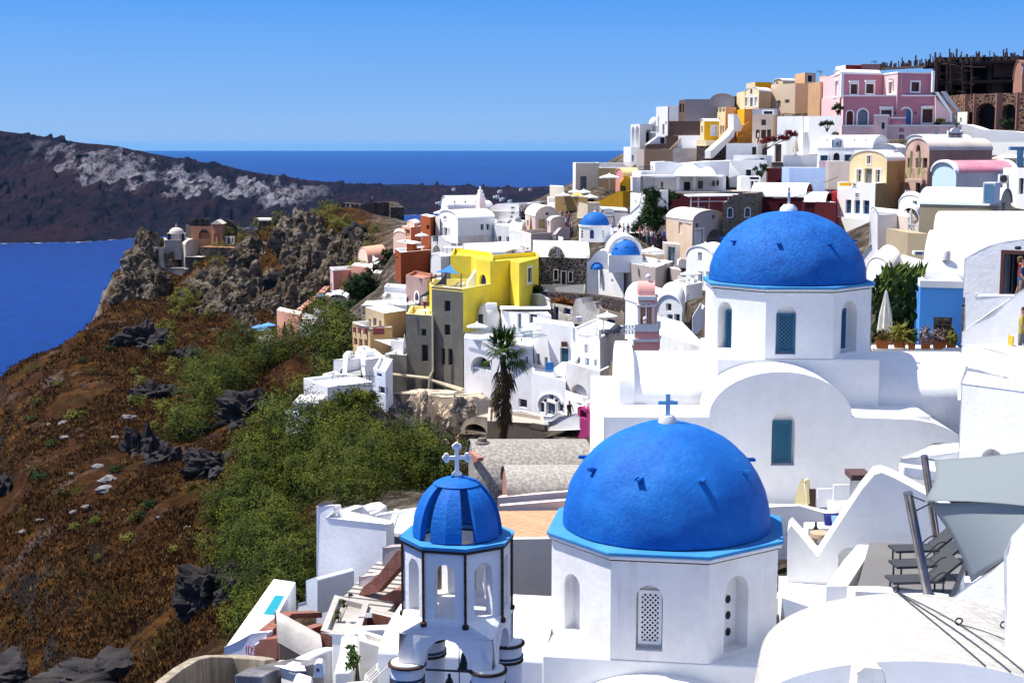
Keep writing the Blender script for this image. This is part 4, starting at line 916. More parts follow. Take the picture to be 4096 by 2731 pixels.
block('bell_gable','',[(1510,975),(1510,890),(1535,905),(1560,870),(1600,860),(1625,872),(1648,905),(1668,890),(1668,975)],183,.6,WHITE,root=t,bevel=.03,wins=[('o',1535,925,1580,972,dict(arch=True,dp=.5)),('o',1600,925,1645,972,dict(arch=True,dp=.5))])
mb = MB(); mb.box(at(1585,932,182.8),140*mpp(183),.12,.14); obj('beam',mb,DKRED,t)
mb = MB(); c = at(1600,842,183); mb.box(c,.1,.08,.55); mb.box(c+V((0,0,.08)),.42,.075,.1); obj('cross',mb,DKRED,t)
vault('white_house','white barrel roof with cream flat terrace left of the balcony house',[(660,180),(940,178),(1060,182)],1105,1040,1180,WHITE,ti=0,gable=0,over=.02,roofmat=OLDWHITE)
house('white_house','white wall with small pyramid chimney cap behind the beige gable house',[(470,174),(905,172)],1108,1240,WHITE,back=4)
BEI = pl((.72,.58,.34),.25,dirt=(.5,.4,.22)); BEID = pl((.40,.29,.14),.35)  # bright beige for the lit gable, side-wall shade put into the darker one
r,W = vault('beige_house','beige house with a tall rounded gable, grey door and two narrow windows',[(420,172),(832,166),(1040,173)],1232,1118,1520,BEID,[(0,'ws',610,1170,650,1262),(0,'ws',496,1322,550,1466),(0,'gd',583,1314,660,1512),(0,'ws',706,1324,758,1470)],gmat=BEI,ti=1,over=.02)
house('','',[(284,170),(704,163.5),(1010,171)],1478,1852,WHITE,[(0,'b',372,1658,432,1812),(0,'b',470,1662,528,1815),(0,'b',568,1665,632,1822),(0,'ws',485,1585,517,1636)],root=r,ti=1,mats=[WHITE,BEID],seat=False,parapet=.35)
house('white_house','lower white storey with slatted blue lean-to beneath the beige gable house',[(300,168),(650,162)],1850,2260,WHITE,[(0,'n',565,2052,625,2175)],back=5,parapet=.05)
r = thing('pergola','blue slatted lean-to roof with white shutters beside the second dome','pergola',at(500,2250,160))
mb = MB()
for k in range(9): a = at(385+26*k,2030+(0 if k < 8 else 0),161); mb.box(a+V((0,-1,-.1)),.1,2.6,.06)
obj('slats',mb,paint((.35,.45,.52),.7),r); mb = MB(); a,b = at(400,2040,159.5),at(596,2022,159.5); mb.box((a+b)/2,(b-a).length,.1,.12,b-a); obj('beam',mb,paint((.25,.42,.6),.7),r)
for x in (470,505,545): mb = MB(); mb.box(at(x,2150,160),30*mpp(160),.08,2.8); obj('shutter',mb,WTRIM,r)
t = thing('railing','yellow balcony parapet with folding chair outside the grey door of the beige house','parapet',at(370,1505,165)); mb = MB(); a,b = at(305,1488,166),at(430,1488,164.5); mb.box((a+b)/2,(b-a).length,.12,36*mpp(165),b-a); obj('panel',mb,YELD,t)
t = thing('folding_chair','small folding chair with crossed legs on the beige house balcony','chair',at(475,1508,163.6)); mb = MB(); a = at(475,1490,163.6)
for s in (-1,1): mb.tube([a+V((-.2*s,0,-.4)),a+V((.2*s,0,.2))],.025,5); mb.tube([a+V((-.2*s,.35,-.4)),a+V((.2*s,.35,.2))],.025,5)
mb.box(a+V((0,.2,-.05)),.4,.35,.04); obj('frame',mb,DKRED,t)
r,W = vault('pink_house','weathered pink-brown vaulted house with yellow balcony and arched top window',[(1042,170),(1302,164),(1998,172)],1112,983,1640,pl((.42,.24,.19),.55,dirt=(.25,.13,.10)),[(0,'n',1152,1048,1200,1130,AR),(0,'wd',1062,1196,1092,1310),(0,'g',1150,1196,1210,1310),(0,'wd',1228,1196,1275,1310),(0,'n',1150,1470,1196,1600)],gmat=ROUGHP,ti=1,roofmat=pl((.66,.58,.50),.6,dirt=(.42,.34,.28)))
b_ = thing('balcony','yellow-green balcony with crossed rails and half-open shutters on the pink house','balcony',at(1115,1445,162.5))
a,b,c,d = at(1030,1430,164.2),at(1215,1430,161.5),at(1240,1430,165),at(1060,1430,167.5); YB = paint((.55,.52,.22),.7)
mb = MB(); mb.prism([(p.x,p.y) for p in (a,b,c,d)],a.z-.35,a.z-.05); obj('floor',mb,ROUGHP,b_)
rail('rail','',a+V((0,0,-.05)),b+V((0,0,-.05)),122*mpp(163),YB,4,True,root=b_); rail('rail','',b+V((0,0,-.05)),c+V((0,0,-.05)),122*mpp(163),YB,2,True,root=b_)
for x in (1098,1188): mb = MB(); mb.box(at(x,1252,164.4),.42,.05,2.6,(1,.8,0)); obj('shutter',mb,YB,b_)
house('grey_house','plain flat wall of the pink house below its yellow balcony',[(1045,168),(1300,165)],1600,1700,ROUGHP,back=4,**NS)
mb = MB(); c = at(1065,1580,163.8); mb.box(c,.62,.3,.5); o = obj('ac_unit',mb,WTRIM); tag(o,'air conditioner on the pink house wall below its balcony','air conditioner')
house('purple_house','purple-grey plastered house left of the beige gable house',[(172,177),(420,174)],1232,1600,PURP,[(0,'n',300,1392,356,1465),(0,'ws',362,1410,396,1466),(0,'bs',212,1505,275,1590)],back=5)
house('terracotta_ledge','pale flat ledge on the roof of the purple house',[(188,176),(425,173)],1232,1262,TAUPE,back=2,**NS,cat='ledge')
house('blue_house','rough lavender blue wall between the maroon and purple houses',[(-250,182),(172,178)],1302,1660,BLUEW,back=5)
r,W = vault('pale_blue_house','pale blue house with a pink-red barrel roof and white rounded coping',[(1335,148),(1600,141),(2275,145)],1362,1240,1580,pl((.46,.44,.50),.4),gmat=PBLUE,roofmat=pl((.55,.20,.26),.7,dirt=(.68,.42,.46),streak=.2),ti=1)
for cc,dd in (((1335,148),(1600,141)),):
 A,B = plan(cc,1362),plan(dd,1362); w = Wall(A,B,at(dd[0],1362,dd[1]).z); L = w.L; rise = 122*mpp(144); ax = V((plan((2275,145),1362)-B).to_3d()).normalized(); mb = MB()
 for s0,s1,o in ((-.25,.3,None),(W[1].L-.5,W[1].L+.1,None)):
  p0 = [w.p(L/2+(L/2+.12)*math.cos(PI*k/16),(rise+.14)*math.sin(PI*k/16))+ax*s0 for k in range(17)]; p1 = [w.p(L/2+(L/2-.1)*math.cos(PI*k/16),(rise-.1)*math.sin(PI*k/16))+ax*s0 for k in range(16,-1,-1)]
  mb = MB(); mb.extrude(p0+p1,ax*(s1-s0)); obj('coping',mb,WHITE,r)
r_ = thing('ac_unit','large grey air conditioner with round fan on the pale blue house wall','air conditioner',at(2125,1478,140)); mb = MB(); c = at(2125,1430,140.6); mb.box(c,112*mpp(140),.5,100*mpp(140)); obj('case',mb,WTRIM,r_,bevel=.02)
mb = MB(); c = at(2125,1428,140.3); e = [c+V((.34*math.cos(2*PI*k/20),0,.34*math.sin(2*PI*k/20))) for k in range(20)]; mb.extrude(e,(0,-.03,0)); obj('fan',mb,METAL,r_)
house('white_house','white block with a framed door at the right edge beside the pale blue house',[(2190,147),(2285,143),(2450,143)],1375,1580,WHITE,ti=1)
house('white_house','grey-white house with tall frame panel at the right edge, above the blue vault',[(2278,138),(2450,136)],1310,1700,WHITE,[(0,'gw',2296,1420,2340,1600)],back=4)
r = thing('pergola','blue timber pergola post and beam at the right edge above the pale blue house','pergola',at(2300,1300,150)); mb = MB(); mb.box(at(2305,1195,150),.55,.4,205*mpp(150)); obj('post',mb,paint((.2,.4,.52),.7),r); mb = MB(); mb.box(at(2350,1092,150),3,.5,.35); obj('beam',mb,paint((.12,.3,.45),.7),r)
parasol('broad cream parasol beside the right edge under the sweeping white wall',2150,1146,1300,310,158,CREAMC,sides=4)
parasol('second cream parasol, behind the blue pergola post at the right edge',2320,1150,1300,240,161,CREAMC,sides=4)
R(4)
TANB = pl((.46,.37,.24),.35);
r,W = vault('tan_house','long tan house under a pale blue barrel roof with a white rooftop grille',[(1195,109.5),(2068,106),(2205,112)],322,150,900,TANB,[(1,'d',2105,312,2138,410)],gable=1,gmat=pl((.62,.50,.34),.3),roofmat=pl((.60,.70,.74),.5,dirt=(.72,.74,.76),streak=.3),ti=0,over=.05)
t = thing('rooftop_grille','white box with blue lattice grille set on the pale blue barrel roof','grille',at(1952,318,105)); w = Wall(at(1886,300,105.4),at(2024,300,104.9),at(1890,318,105.2).z); mb = MB(); c = w.p(w.L/2,.75,-.62); mb.box(c,w.L,1.2,1.5,w.u); obj('case',mb,WTRIM,t,bevel=.02); lattice(w,.12,w.L-.12,.12,1.4,.2,.06,.02,paint((.2,.42,.6),.6),t)
house('tan_house','tan wall stepping down left of the big white house',[(1062,105),(1300,103.5)],640,905,TANB,back=6,seat=False,parapet=.02,roofmat=TANB)
r,W = vault('cream_house','cream house with orange-stained wall and arched doorway balcony',[(655,132),(742,124),(1065,118)],432,385,985,pl((.70,.60,.52),.45,dirt=(.62,.40,.24)),gmat=pl((.82,.81,.78),.4),roofmat=OLDWHITE,ti=1,over=.02)
r,W = vault('white_house','small white arched doorway house with a lattice balcony and closed parasol',[(985,121),(1185,117),(1210,124)],500,378,690,pl((.66,.58,.5),.4),[(0,'n',1012,392,1110,610,dict(arch=True,dp=.5)),(0,'d',1018,440,1050,608)],roofmat=OLDWHITE,ti=1)
vault('white_house','small white vaulted house with one dark window above the arched doorway',[(960,132),(1232,127),(1240,135)],330,232,480,WHITE,[(0,'n',1116,284,1160,362)],ti=1)
w = Wall(at(1058,600,115),at(1182,600,114.2),at(1058,668,115).z); t = thing('balcony','white balcony with lattice panel beside the arched doorway','balcony',at(1120,668,115)); lattice(w,0,w.L,0,125*mpp(115),.3,.05,0,WTRIM,t)
mb = MB(); mb.box(at(1095,660,116),175*mpp(116),2,.25); obj('floor',mb,WTRIM,t)
parasol('small closed white parasol on the lattice balcony',1092,375,600,60,115.4,closed=True)
house('white_house','low white terrace with grey air vent above the cactus',[(965,92),(1290,88)],905,1080,WHITE,back=6)
r_ = thing('ac_unit','white air vent box on the low terrace above the cactus','air conditioner',at(1180,885,92)); mb = MB(); mb.box(at(1178,862,92),115*mpp(92),.5,42*mpp(92)); obj('case',mb,WTRIM,r_,bevel=.02); mb = MB(); mb.box(at(1182,864,91.7),72*mpp(92),.04,30*mpp(92)); obj('grille',mb,GREYBLUE,r_)
vault('white_house','white arched vault end behind the right side of the second dome',[(600,90),(905,82),(1010,92)],1180,985,1300,WHITE,ti=1,roofmat=pl((.78,.70,.58),.4))
block('buttress','tall white sloping buttress wall right of the second dome',[(540,1150),(560,900),(650,780),(655,430),(700,388),(742,430),(742,975),(640,1060),(590,1150)],(121,119),2.0,pl((.82,.80,.78),.45),bevel=.15)
R(3)
house('maroon_wall','long dark maroon retaining wall under the restaurant terrace',[(790,196),(1760,190)],205,440,MAROON,back=3,cat='wall',parapet=.02)
vault('maroon_house','dark maroon house with a long white barrel roof behind the second dome',[(1680,171),(2270,168),(2350,176)],238,100,450,MAROON,[(0,'n',1985,312,2030,350),(0,'n',2300,320,2345,385)],gable=1,ti=0)
house('maroon_house','dark maroon wall right of the second dome cross',[(2240,168),(2620,164)],290,520,MAROON,[(0,'n',2298,322,2350,386)],back=4)
vault('red_house','bright red vaulted roof beside the white three-window house',[(2560,172),(2570,168),(2640,171)],290,195,420,REDV,roofmat=REDV,ti=1)
vault('white_house','small white half vault left of the bright red roof',[(2270,167),(2490,166),(2560,173)],300,205,380,MAROON,gable=1,ti=0)
r = thing('pergola','white timber pergola with slatted canopy in front of the maroon wall','pergola',at(1230,425,184))
for x in (1008,1090,1210,1420): mb = MB(); mb.box(at(x,335,182 if x < 1200 else 186),.16,.16,185*mpp(183)); obj('post',mb,WTRIM,r)
mb = MB(); a,b = at(985,238,182),at(1470,232,182); mb.box((a+b)/2+V((0,2.5,0)),(b-a).length,6,.12,b-a); obj('roof',mb,CANVAS,r)
mb = MB(); a,b = at(1000,278,182),at(1440,272,182)
for dz in (0,.8): mb.box((a+b)/2+V((0,0,dz-.2)),(b-a).length,.1,.12,b-a)
obj('beam',mb,WTRIM,r); w = Wall(at(1005,425,181.8),at(1160,425,181.8),at(1005,428,181.8).z); lattice(w,0,w.L,0,.8,.3,.05,0,WTRIM,r)
r,W = house('stone_house','rough brown stone house front with two arched windows left of the second dome',[(1362,165),(1725,164)],300,580,STONEB,[(0,'bs',1418,366,1468,468,AR),(0,'bs',1608,364,1660,465,AR),(0,'n',1434,522,1452,540)],back=8,parapet=.02,roofmat=TAUPE)
block('','',[(1362,302),(1395,302),(1440,262),(1500,222),(1560,205),(1725,203),(1725,302)],(164.98,163.98),7.5,STONEB,root=r,part='gable_wall',bevel=.03)
r,W = vault('cream_house','cream house with rounded roof, white louvred shutter and dark arch, by the crowd',[(737,170),(1027,162),(1372,167)],505,405,935,pl((.50,.44,.44),.45,dirt=(.38,.33,.33)),[(0,'w',872,524,912,655),(1,'n',1062,537,1094,577),(1,'n',1243,443,1278,484),(1,'o',1178,608,1350,795,dict(arch=True,dp=1.6)),(1,'s',1058,606,1140,800)],gable=1,gmat=pl((.50,.44,.44),.45,dirt=(.38,.33,.33)),ti=1,roofmat=pl((.80,.72,.60),.3))
house('','',[(737,169.9),(1026,161.9)],500,935,pl((.70,.55,.42),.45,dirt=(.52,.36,.22)),[(0,'n',872,524,912,655)],root=r,back=.5,**NS,parapet=.02,roofmat=CREAM)
house('grey_block','grey plastered block with an old panelled grey door beside the parasols',[(725,157),(890,155)],757,1020,TAUPE,[(0,'g',752,790,832,1004)],back=3)
r,W = vault('white_house','white house with arched gable, blue-white window and double doors beside the second dome',[(955,142),(1255,137),(1420,142)],935,810,1235,WHITE,[(0,'wn',1085,852,1126,958),(0,'dw',1092,1065,1136,1215),(0,'ws',1005,1090,1042,1160),(0,'ws',1180,1065,1214,1120)],ti=1)
block('round_wall','white rounded garden wall left of the arched-gable white house',[(870,1020),(880,950),(905,935),(950,940),(950,1020)],150,2,pl((.72,.66,.62),.4),bevel=.1)
house('white_house','white terrace block with deep arch under the lattice screen',[(820,133),(955,128),(1135,131)],1222,1480,WHITE,[(1,'o',900,1318,1010,1436,dict(arch=True,dp=1.3)),(0,'w',880,1455,893,1480)],ti=1)
house('white_house','white yard wall with a dark recess below the deep arch',[(890,127),(1140,125)],1436,1600,WHITE,[(0,'n',910,1440,940,1560)],back=4)
w = Wall(at(864,1200,136),at(972,1200,134),at(864,1222,136).z); t = thing('lattice_screen','white lattice screen on the terrace under the parasol','screen',at(918,1222,135)); lattice(w,0,w.L,0,105*mpp(135),.22,.05,0,WTRIM,t)
parasol('white parasol above the white lattice screen',1008,1052,1225,236,133)
parasol('square white parasol on the terrace beside the old grey panelled door',584,795,1020,280,150,sides=4)
parasol('second white parasol, partly behind the one by the old grey door',640,838,1020,170,156,sides=4)
parasol('small white parasol in front of the white louvred shutter',1165,752,900,192,152)
house('grey_house','grey-taupe terrace house with one dark window below the sun loungers',[(264,152),(614,145),(812,153)],1025,1395,TAUPE,[(0,'n',322,1196,381,1312)],ti=1,mats=[TAUPE,pl((.40,.34,.33),.3)])
house('grey_house','narrow taupe gatehouse with flat brown canopy right of the terrace house',[(783,149),(900,147)],1035,1200,pl((.45,.38,.36),.35),back=3)
house('white_house','white rough-plastered house with two tiny windows under the small domed church',[(-55,158),(264,151)],1032,1385,pl((.80,.80,.80),.5),[(0,'n',4,1085,24,1128),(0,'n',124,1148,148,1186)],back=6)
house('lounge_wall','cream curved terrace wall behind the square white parasol',[(455,160),(730,158)],870,1020,pl((.62,.48,.34),.35),back=1,cat='wall')
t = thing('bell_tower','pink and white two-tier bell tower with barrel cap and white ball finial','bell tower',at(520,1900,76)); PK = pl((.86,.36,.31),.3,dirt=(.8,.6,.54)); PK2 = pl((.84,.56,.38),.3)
def tier(x0,xm,x1,yt,yb,mats,nm,Ya=76.2,Y0=75.2,Y1=76.6,wins=(),trim=None): return house('','',[(x0,Y0+.0),(xm,Y0),(x1,Y1)],yt,yb,mats[0],wins,ti=1,root=t,mats=mats,**NS,sink=0,parapet=.01,roofmat=WTRIM)
def band(x0,xm,x1,yt,yb):
 house('','',[(x0-8,75.1),(xm+2,75.1),(x1+10,76.7)],yt,yb,WTRIM,ti=1,root=t,**NS,sink=0,parapet=.01)
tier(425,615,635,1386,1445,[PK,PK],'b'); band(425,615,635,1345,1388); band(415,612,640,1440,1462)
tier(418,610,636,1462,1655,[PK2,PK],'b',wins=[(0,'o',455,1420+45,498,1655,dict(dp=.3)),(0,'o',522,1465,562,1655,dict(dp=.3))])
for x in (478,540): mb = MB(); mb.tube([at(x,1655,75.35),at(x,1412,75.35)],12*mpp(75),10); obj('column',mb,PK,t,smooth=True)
for x in (432,508,590): mb = MB(); mb.box(at(x,1560,75.15),18*mpp(75),.12,190*mpp(75)); obj('pilaster',mb,WTRIM,t)
for x in (478,542):
 w = Wall(at(x-33,1440,75.08),at(x+33,1440,75.08),at(x,1440,75.08).z); L = w.L; mb = MB(); mb.extrude([w.p(L/2+L/2*math.cos(PI*k/10),L/2*math.sin(PI*k/10)) for k in range(11)]+[w.p(L/2+L*.33*math.cos(PI*k/10),L*.33*math.sin(PI*k/10)) for k in range(10,-1,-1)],(0,.1,0)); obj('arch_trim',mb,WTRIM,t)
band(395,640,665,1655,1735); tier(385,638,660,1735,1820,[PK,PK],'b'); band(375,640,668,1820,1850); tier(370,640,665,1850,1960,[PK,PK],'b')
R(3); mb = MB(); A = at(428,1338,75.3); B = at(612,1338,75.3); dpt = 1.1; n = 12
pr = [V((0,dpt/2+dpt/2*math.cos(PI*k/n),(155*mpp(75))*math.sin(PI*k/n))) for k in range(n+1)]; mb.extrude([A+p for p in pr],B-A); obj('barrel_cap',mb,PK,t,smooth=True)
mb = MB(); c = at(535,1178,75.8); mb.lathe(c,[(.05,-.1),(.06,.05),(.10,.1)]+[(.14*math.sin(a*PI/12),.24-.14*math.cos(a*PI/12)) for a in range(2,13)],16); obj('finial',mb,WTRIM,t,smooth=True)
R(15); mb = MB(); c = at(250,685,74.8); mb.lathe(c,[(.07,0),(.09,.06)]+[(.11*math.sin(a*PI/10),.24-.13*math.cos(a*PI/10)) for a in range(2,11)],12); obj('finial',mb,WTRIM,t,smooth=True)
R(3)
r,W = vault('white_house','white barrel-vaulted house with grey double door behind the pink bell tower',[(280,116),(640,108),(905,110)],1500,1315,1720,WHITE,gable=1,ti=1,roofmat=WHITE)
R(15)
r,W = vault('white_house','white arched house front with grey door right of the pink bell tower',[(312,105),(455,103),(470,112)],618,532,740,WHITE,[(0,'gw',366,572,396,616),(0,'gw',322,640,348,705),(0,'g',372,632,402,735),(0,'gw',412,630,442,698)],ti=1)
t = thing('staircase','white outdoor stair with solid side wall left of the second domed church','staircase',at(540,740,100)); block('','',[(515,740),(515,650),(562,572),(562,740)],100,.4,WHITE,root=t,part='side_wall',bevel=.03); mb = MB(); stairs(mb,at(520,660,101),at(575,585,101),1.4,6); obj('flight',mb,WHITE,t)
house('roof_terrace','pale stony roof terrace between the pink bell tower and second church',[(330,84),(600,78)],745,822,OLDWHITE,back=12,parapet=.02,cat='roof')
rail('railing','pale blue crossed railing left of the pink bell tower',at(128,745,104),at(198,745,104),50*mpp(104),paint((.35,.52,.68),.6),4,True)
# ------------------------------------------------------------------ big white house, blue box house and stair at the right edge
R(4)
r = thing('white_house','large smooth white vaulted house with a clay chimney pot on its sloping roof','house',at(1800,1330,66))
def lofted(rows,mat,nm,root,bevel=.0):
 """surface through rows of (x, y, distance) points"""
 P = [[at(*q) for q in r_] for r_ in rows]; n = len(P[0]); mb = MB()
 mb.add([p for r_ in P for p in r_],[(i*n+j,i*n+j+1,(i+1)*n+j+1,(i+1)*n+j) for i in range(len(P)-1) for j in range(n-1)])
 return obj(nm,mb,mat,root,smooth=True)
def curve_rows(xs_left,xr,ys,Ys,k=8): return [[(xl+(xr-xl)*j/k,y,Y+(0)*j) for j in range(k+1)] for xl,y,Y in zip(xs_left,ys,Ys)]
lofted(curve_rows([1248,1252,1262,1278,1296,1312,1326,1342,1380],2500,[1250,1160,1040,880,760,690,645,618,606],[69,69,69.3,70,71,72,73.2,74.5,76.5]),WHITE,'lower_roof',r)
lofted(curve_rows([1380,1384,1392,1402,1416,1432,1450],2500,[612,560,500,455,425,410,405],[76.4,76.6,77,77.7,78.6,79.6,81]),WHITE,'upper_roof',r)
block('','',[(1248,1420),(1252,1160),(1262,1040),(1278,880),(1296,760),(1326,645),(1342,618),(2500,618),(2500,1420)],(76.6,76.6),.6,WHITE,root=r,part='body',bevel=0)
block('','',[(1380,640),(1384,560),(1402,455),(1432,410),(1450,406),(2500,406),(2500,640)],(81.3,81.3),.6,WHITE,root=r,part='upper_body',bevel=0)
FOOT.append(([at(1240,1000,68).xy,at(2500,1000,68).xy,at(2500,1000,89).xy,at(1240,1000,89).xy],at(1500,1250,69).z))
mb = MB(); c = at(1490,850,69.6); mb.lathe(c,[(.2,-.4),(.2,-.05),(.17,.02),(.1,.02)],18); p = obj('chimney_pot',mb,OLDWHITE,r,smooth=True); mb = MB(); mb.lathe(c,[(.0,.03),(.15,.03)],18); obj('clay_rim',mb,pl((.16,.07,.04),.5),p)
r = thing('white_house','white house wing with curved roofline and dark open doorway at the right edge','house',at(2000,1340,55))
rl = [(1680,1350),(1690,935),(1725,905),(1790,870),(1850,835),(1950,790),(2080,750),(2200,730),(2350,714),(2520,705),(2520,1350)]
block('','',rl,(62.0,60.0),9,WHITE,root=r,bevel=.12,wins=[('n',2118,845,2420,1340,dict(dp=.9))])
w = Wall(at(1680,1100,62),at(2520,1100,60),at(1680,1340,61.5).z); mb = MB(); u0,v1 = w.uv(2112,840); u1,_ = w.uv(2420,840); ring(mb,w,[(u0+.12,-.1),(u1,-.1),(u1,v1-.12),(u0+.12,v1-.12)],.16,-.05,.06,skip_bottom=True); obj('door_frame',mb,pl((.10,.05,.045),.5),r)
mb = MB(); u,v = w.uv(2190,1100); mb.box(w.p(u,v,-.45),.55,.06,2.0,(.5,1,0)); obj('door',mb,paint((.02,.035,.045),.5),r)
mb = MB(); c = at(2283,808,60.2); mb.lathe(c,[(0,-.08),(.12,-.06),(.14,0),(.12,.06),(0,.08)],12); obj('wall_lamp',mb,METAL,r)
FOOT.append(([at(1660,1100,61).xy,at(2520,1100,59).xy,at(2520,1100,70).xy,at(1660,1100,71).xy],at(1700,1345,61).z))
R(15)
r,W = house('blue_house','bright blue box house with white parapet and dark glazed door',[(1750,68),(1778,65),(2014,64.5)],482,850,BOLD,[(1,'wd',1852,648,1950,762)],ti=1,parapet=.02,ctrl=True)
house('','',[(1750,67.9),(1776,64.9),(2016,64.4)],446,484,WHITE,ti=1,root=r,**NS,sink=0,parapet=.28)
block('parapet','white L-shaped garden parapet left of the long stair wall',[(2020,712),(2030,515),(2078,515),(2082,534),(2280,536),(2280,545),(2020,720)],(53,52),.35,WHITE,bevel=.06)
block('garden_wall','white garden wall between the blue house and the diagonal stair wall',[(2018,730),(2030,534),(2280,536),(2290,700),(2100,780),(2018,780)],(53.4,52.4),1.0,pl((.80,.79,.78),.4),bevel=.03,cat='wall')
block('stair_wall','long white diagonal stair wall rising to the right edge',[(2005,800),(2012,735),(2060,705),(2180,625),(2300,530),(2400,460),(2480,400),(2480,900),(2350,870),(2100,815)],(49.5,47.5),.9,pl((.82,.81,.80),.35),bevel=.10)
for xx,s in ((2205,0),):
 mb = MB(); mb.box(at(2246,804,47.9),25*mpp(48),.06,14*mpp(48)); tag(obj('wall_light',mb,GREYW),'small rectangular light set in the diagonal stair wall','light')
block('garden_wall','white kerb wall in front of the row of terracotta pots',[(1518,850),(1518,824),(2005,824),(2005,850)],(63.5,63),1.2,WHITE,bevel=.05)
r = thing('white_house','smooth blue-shaded white block with a small arched niche, right edge','house',at(2150,1420,40));
block('','',[(1978,1640),(2008,1015),(2500,1080),(2500,1640)],(41.5,38.5),5,WHITE,root=r,bevel=.12,wins=[('o',2118,1362,2246,1480,dict(arch=True,dp=.4))])
block('curved_wall','broad white curving parapet sweeping down to the right edge above a blue-shaded roof',[(2003,860),(2010,803),(2060,808),(2180,830),(2350,885),(2500,930),(2500,1015),(2350,998),(2150,955),(2040,915)],(45.5,41.5),1.4,WHITE,bevel=.15)
block('roof_slope','smooth white roof dipping between the curved parapet and the second church',[(1990,1060),(2035,925),(2500,1030),(2500,1100),(1990,1100)],(47.5,44.0),3,WHITE,bevel=.05,cat='roof')
mb = MB(); c = at(2216,1030,40.9); mb.lathe(c,[(.32,-.05),(.34,.03),(.27,.045),(.25,-.03),(0,-.03)],20); tag(obj('clay_bowl',mb,pl((.55,.33,.2),.4)),'shallow clay bowl rim on top of the smooth white block','bowl')
# ------------------------------------------------------------------ centre of the village
R(5)
r,W = vault('church','white church with a long plain barrel roof and dark roof vents at the headland',[(455,232),(536,224),(935,226)],365,243,425,WHITE,roofmat=WHITE,ti=1,over=.02)
for x in (605,725,842): mb = MB(); mb.lathe(at(x,300,224.5),[(0,-.15),(.14,-.1),(.14,.12),(0,.12)],8); obj('vent',mb,DARK,r)
mb = MB(); p = at(960,340,229); rr = 70*mpp(229); mb.lathe(p,[(rr,-3),(rr,0)]+[(rr*math.cos(a*PI/20),rr*.85*math.sin(a*PI/20)) for a in range(1,10)]+[(0,rr*.85)],24); obj('apse_dome',mb,WHITE,r,smooth=True)
t = thing('bell_tower','slim white stepped bell tower with a pinnacle on the white church at the headland','bell tower',at(892,370,222))
for x0,x1,y0,y1,d in ((850,938,250,375,2.2),(860,925,205,250,1.7),(868,912,168,205,1.3),(882,896,130,168,.5)): mb = MB(); w_ = (x1-x0)*mpp(222); mb.box(at((x0+x1)/2,(y0+y1)/2,222.5),w_*.8,d*.8,(y1-y0)*mpp(222)+.05,(1,.4,0)); obj('tier',mb,WHITE,t,bevel=.04)
house('white_house','white house with curved end and stacked small windows right of the slim bell tower',[(925,224),(1320,219)],392,560,WHITE,[(0,'ws',1230,352+40,1268,432),(0,'w',1218,446,1250,478)],back=7,roofmat=WHITE,parapet=.05)
block('white_house','upper curved white wall of the house right of the slim bell tower',[(925,400),(960,368),(1010,340),(1080,322),(1180,314),(1318,310),(1318,400)],(223.5,218.7),6,WHITE,bevel=.05,cat='house',wins=[('ws',1232,350,1266,374)])
house('rust_house','little rust-coloured vaulted roof room in front of the long white barrel roof',[(702,218),(872,217)],385,430,SALMON,back=4,cat='roof room',roofmat=SALMON)
r,W = vault('white_house','tall white house with rounded gable, flanked door and plain side wall with two windows',[(430,212),(642,202),(1046,207)],492,412,805,WHITE,[(0,'ws',482,453,515,490),(0,'gd',484,577,526,715),(0,'ws',455,580,478,668),(0,'ws',534,586,558,682),(1,'ns',893,547,926,608),(1,'ns',957,545,990,606)],ti=1,roofmat=WHITE)
house('','',[(642,201.9),(1046,206.9)],680,805,pl((.74,.70,.66),.9,dirt=(.42,.38,.34),streak=.6),root=r,back=.3,**NS,parapet=.01)
block('terrace','white arched terrace base with green railing left of the tall white house',[(345,905),(345,680),(460,672),(470,690),(520,730),(575,752),(575,905)],(207,203),4,WHITE,bevel=.05,wins=[('o',362,772,452,900,dict(arch=True,dp=.8))],ctrl=True,cat='terrace')
rail('railing','dark green railing on the white arched terrace base',at(366,735,206),at(448,732,205.5),52*mpp(206),paint((.02,.10,.07),.6),12,rr=.04)
rail('railing','black spiked railing at the foot of the tall white house',at(570,795,202),at(662,793,202),30*mpp(202),METAL,9)
r,W = house('rust_house','tall rust-brown tower house with a small dark window',[(228,216),(335,209),(400,213)],468,780,BRICKR,[(0,'n',293,552,327,610)],ti=1,mats=[pl((.36,.09,.03),.4,dirt=(.2,.05,.015)),BRICKR])
house('white_house','narrow white wall between the rust tower and tall white house',[(392,211),(440,210)],472,690,WHITE,back=5,seat=False)
r,W = house('rust_house','large dark brick-red house with stepped parapet above the fig tree',[(-55,188),(8,181),(345,186)],858,1150,BRICKR,[(0,'n',-42,900,-20,940)],ti=1,mats=[pl((.30,.07,.022),.4),BRICKR])
block('parapet','brick-red curved parapet and chimney on the large brick-red house',[(135,870),(135,765),(182,765),(185,812),(235,812),(240,862),(290,862),(318,810),(342,780),(342,870)],(184,186.5),1.0,BRICKR,bevel=.03)
r,W = vault('pink_house','pale pink house block with open arched doorway left of the rust tower',[(75,226),(160,220),(222,224)],548,520,690,SALMON,[(0,'n',134,580,168,655,AR)],ti=1,gmat=pl((.76,.48,.38),.3),roofmat=pl((.8,.66,.58),.3))
house('pink_house','salmon terrace house with orange doorway below the pale pink block',[(20,222),(120,218),(232,222)],580,780,pl((.74,.40,.28),.3),[(0,'y',52,598,110,690)],ti=1)
house('pink_house','pale pink low house with blue door beside the cacti',[(-40,205),(140,199),(240,203)],765,870,pl((.78,.52,.42),.3),[(0,'db',108,798,132,852)],ti=1)
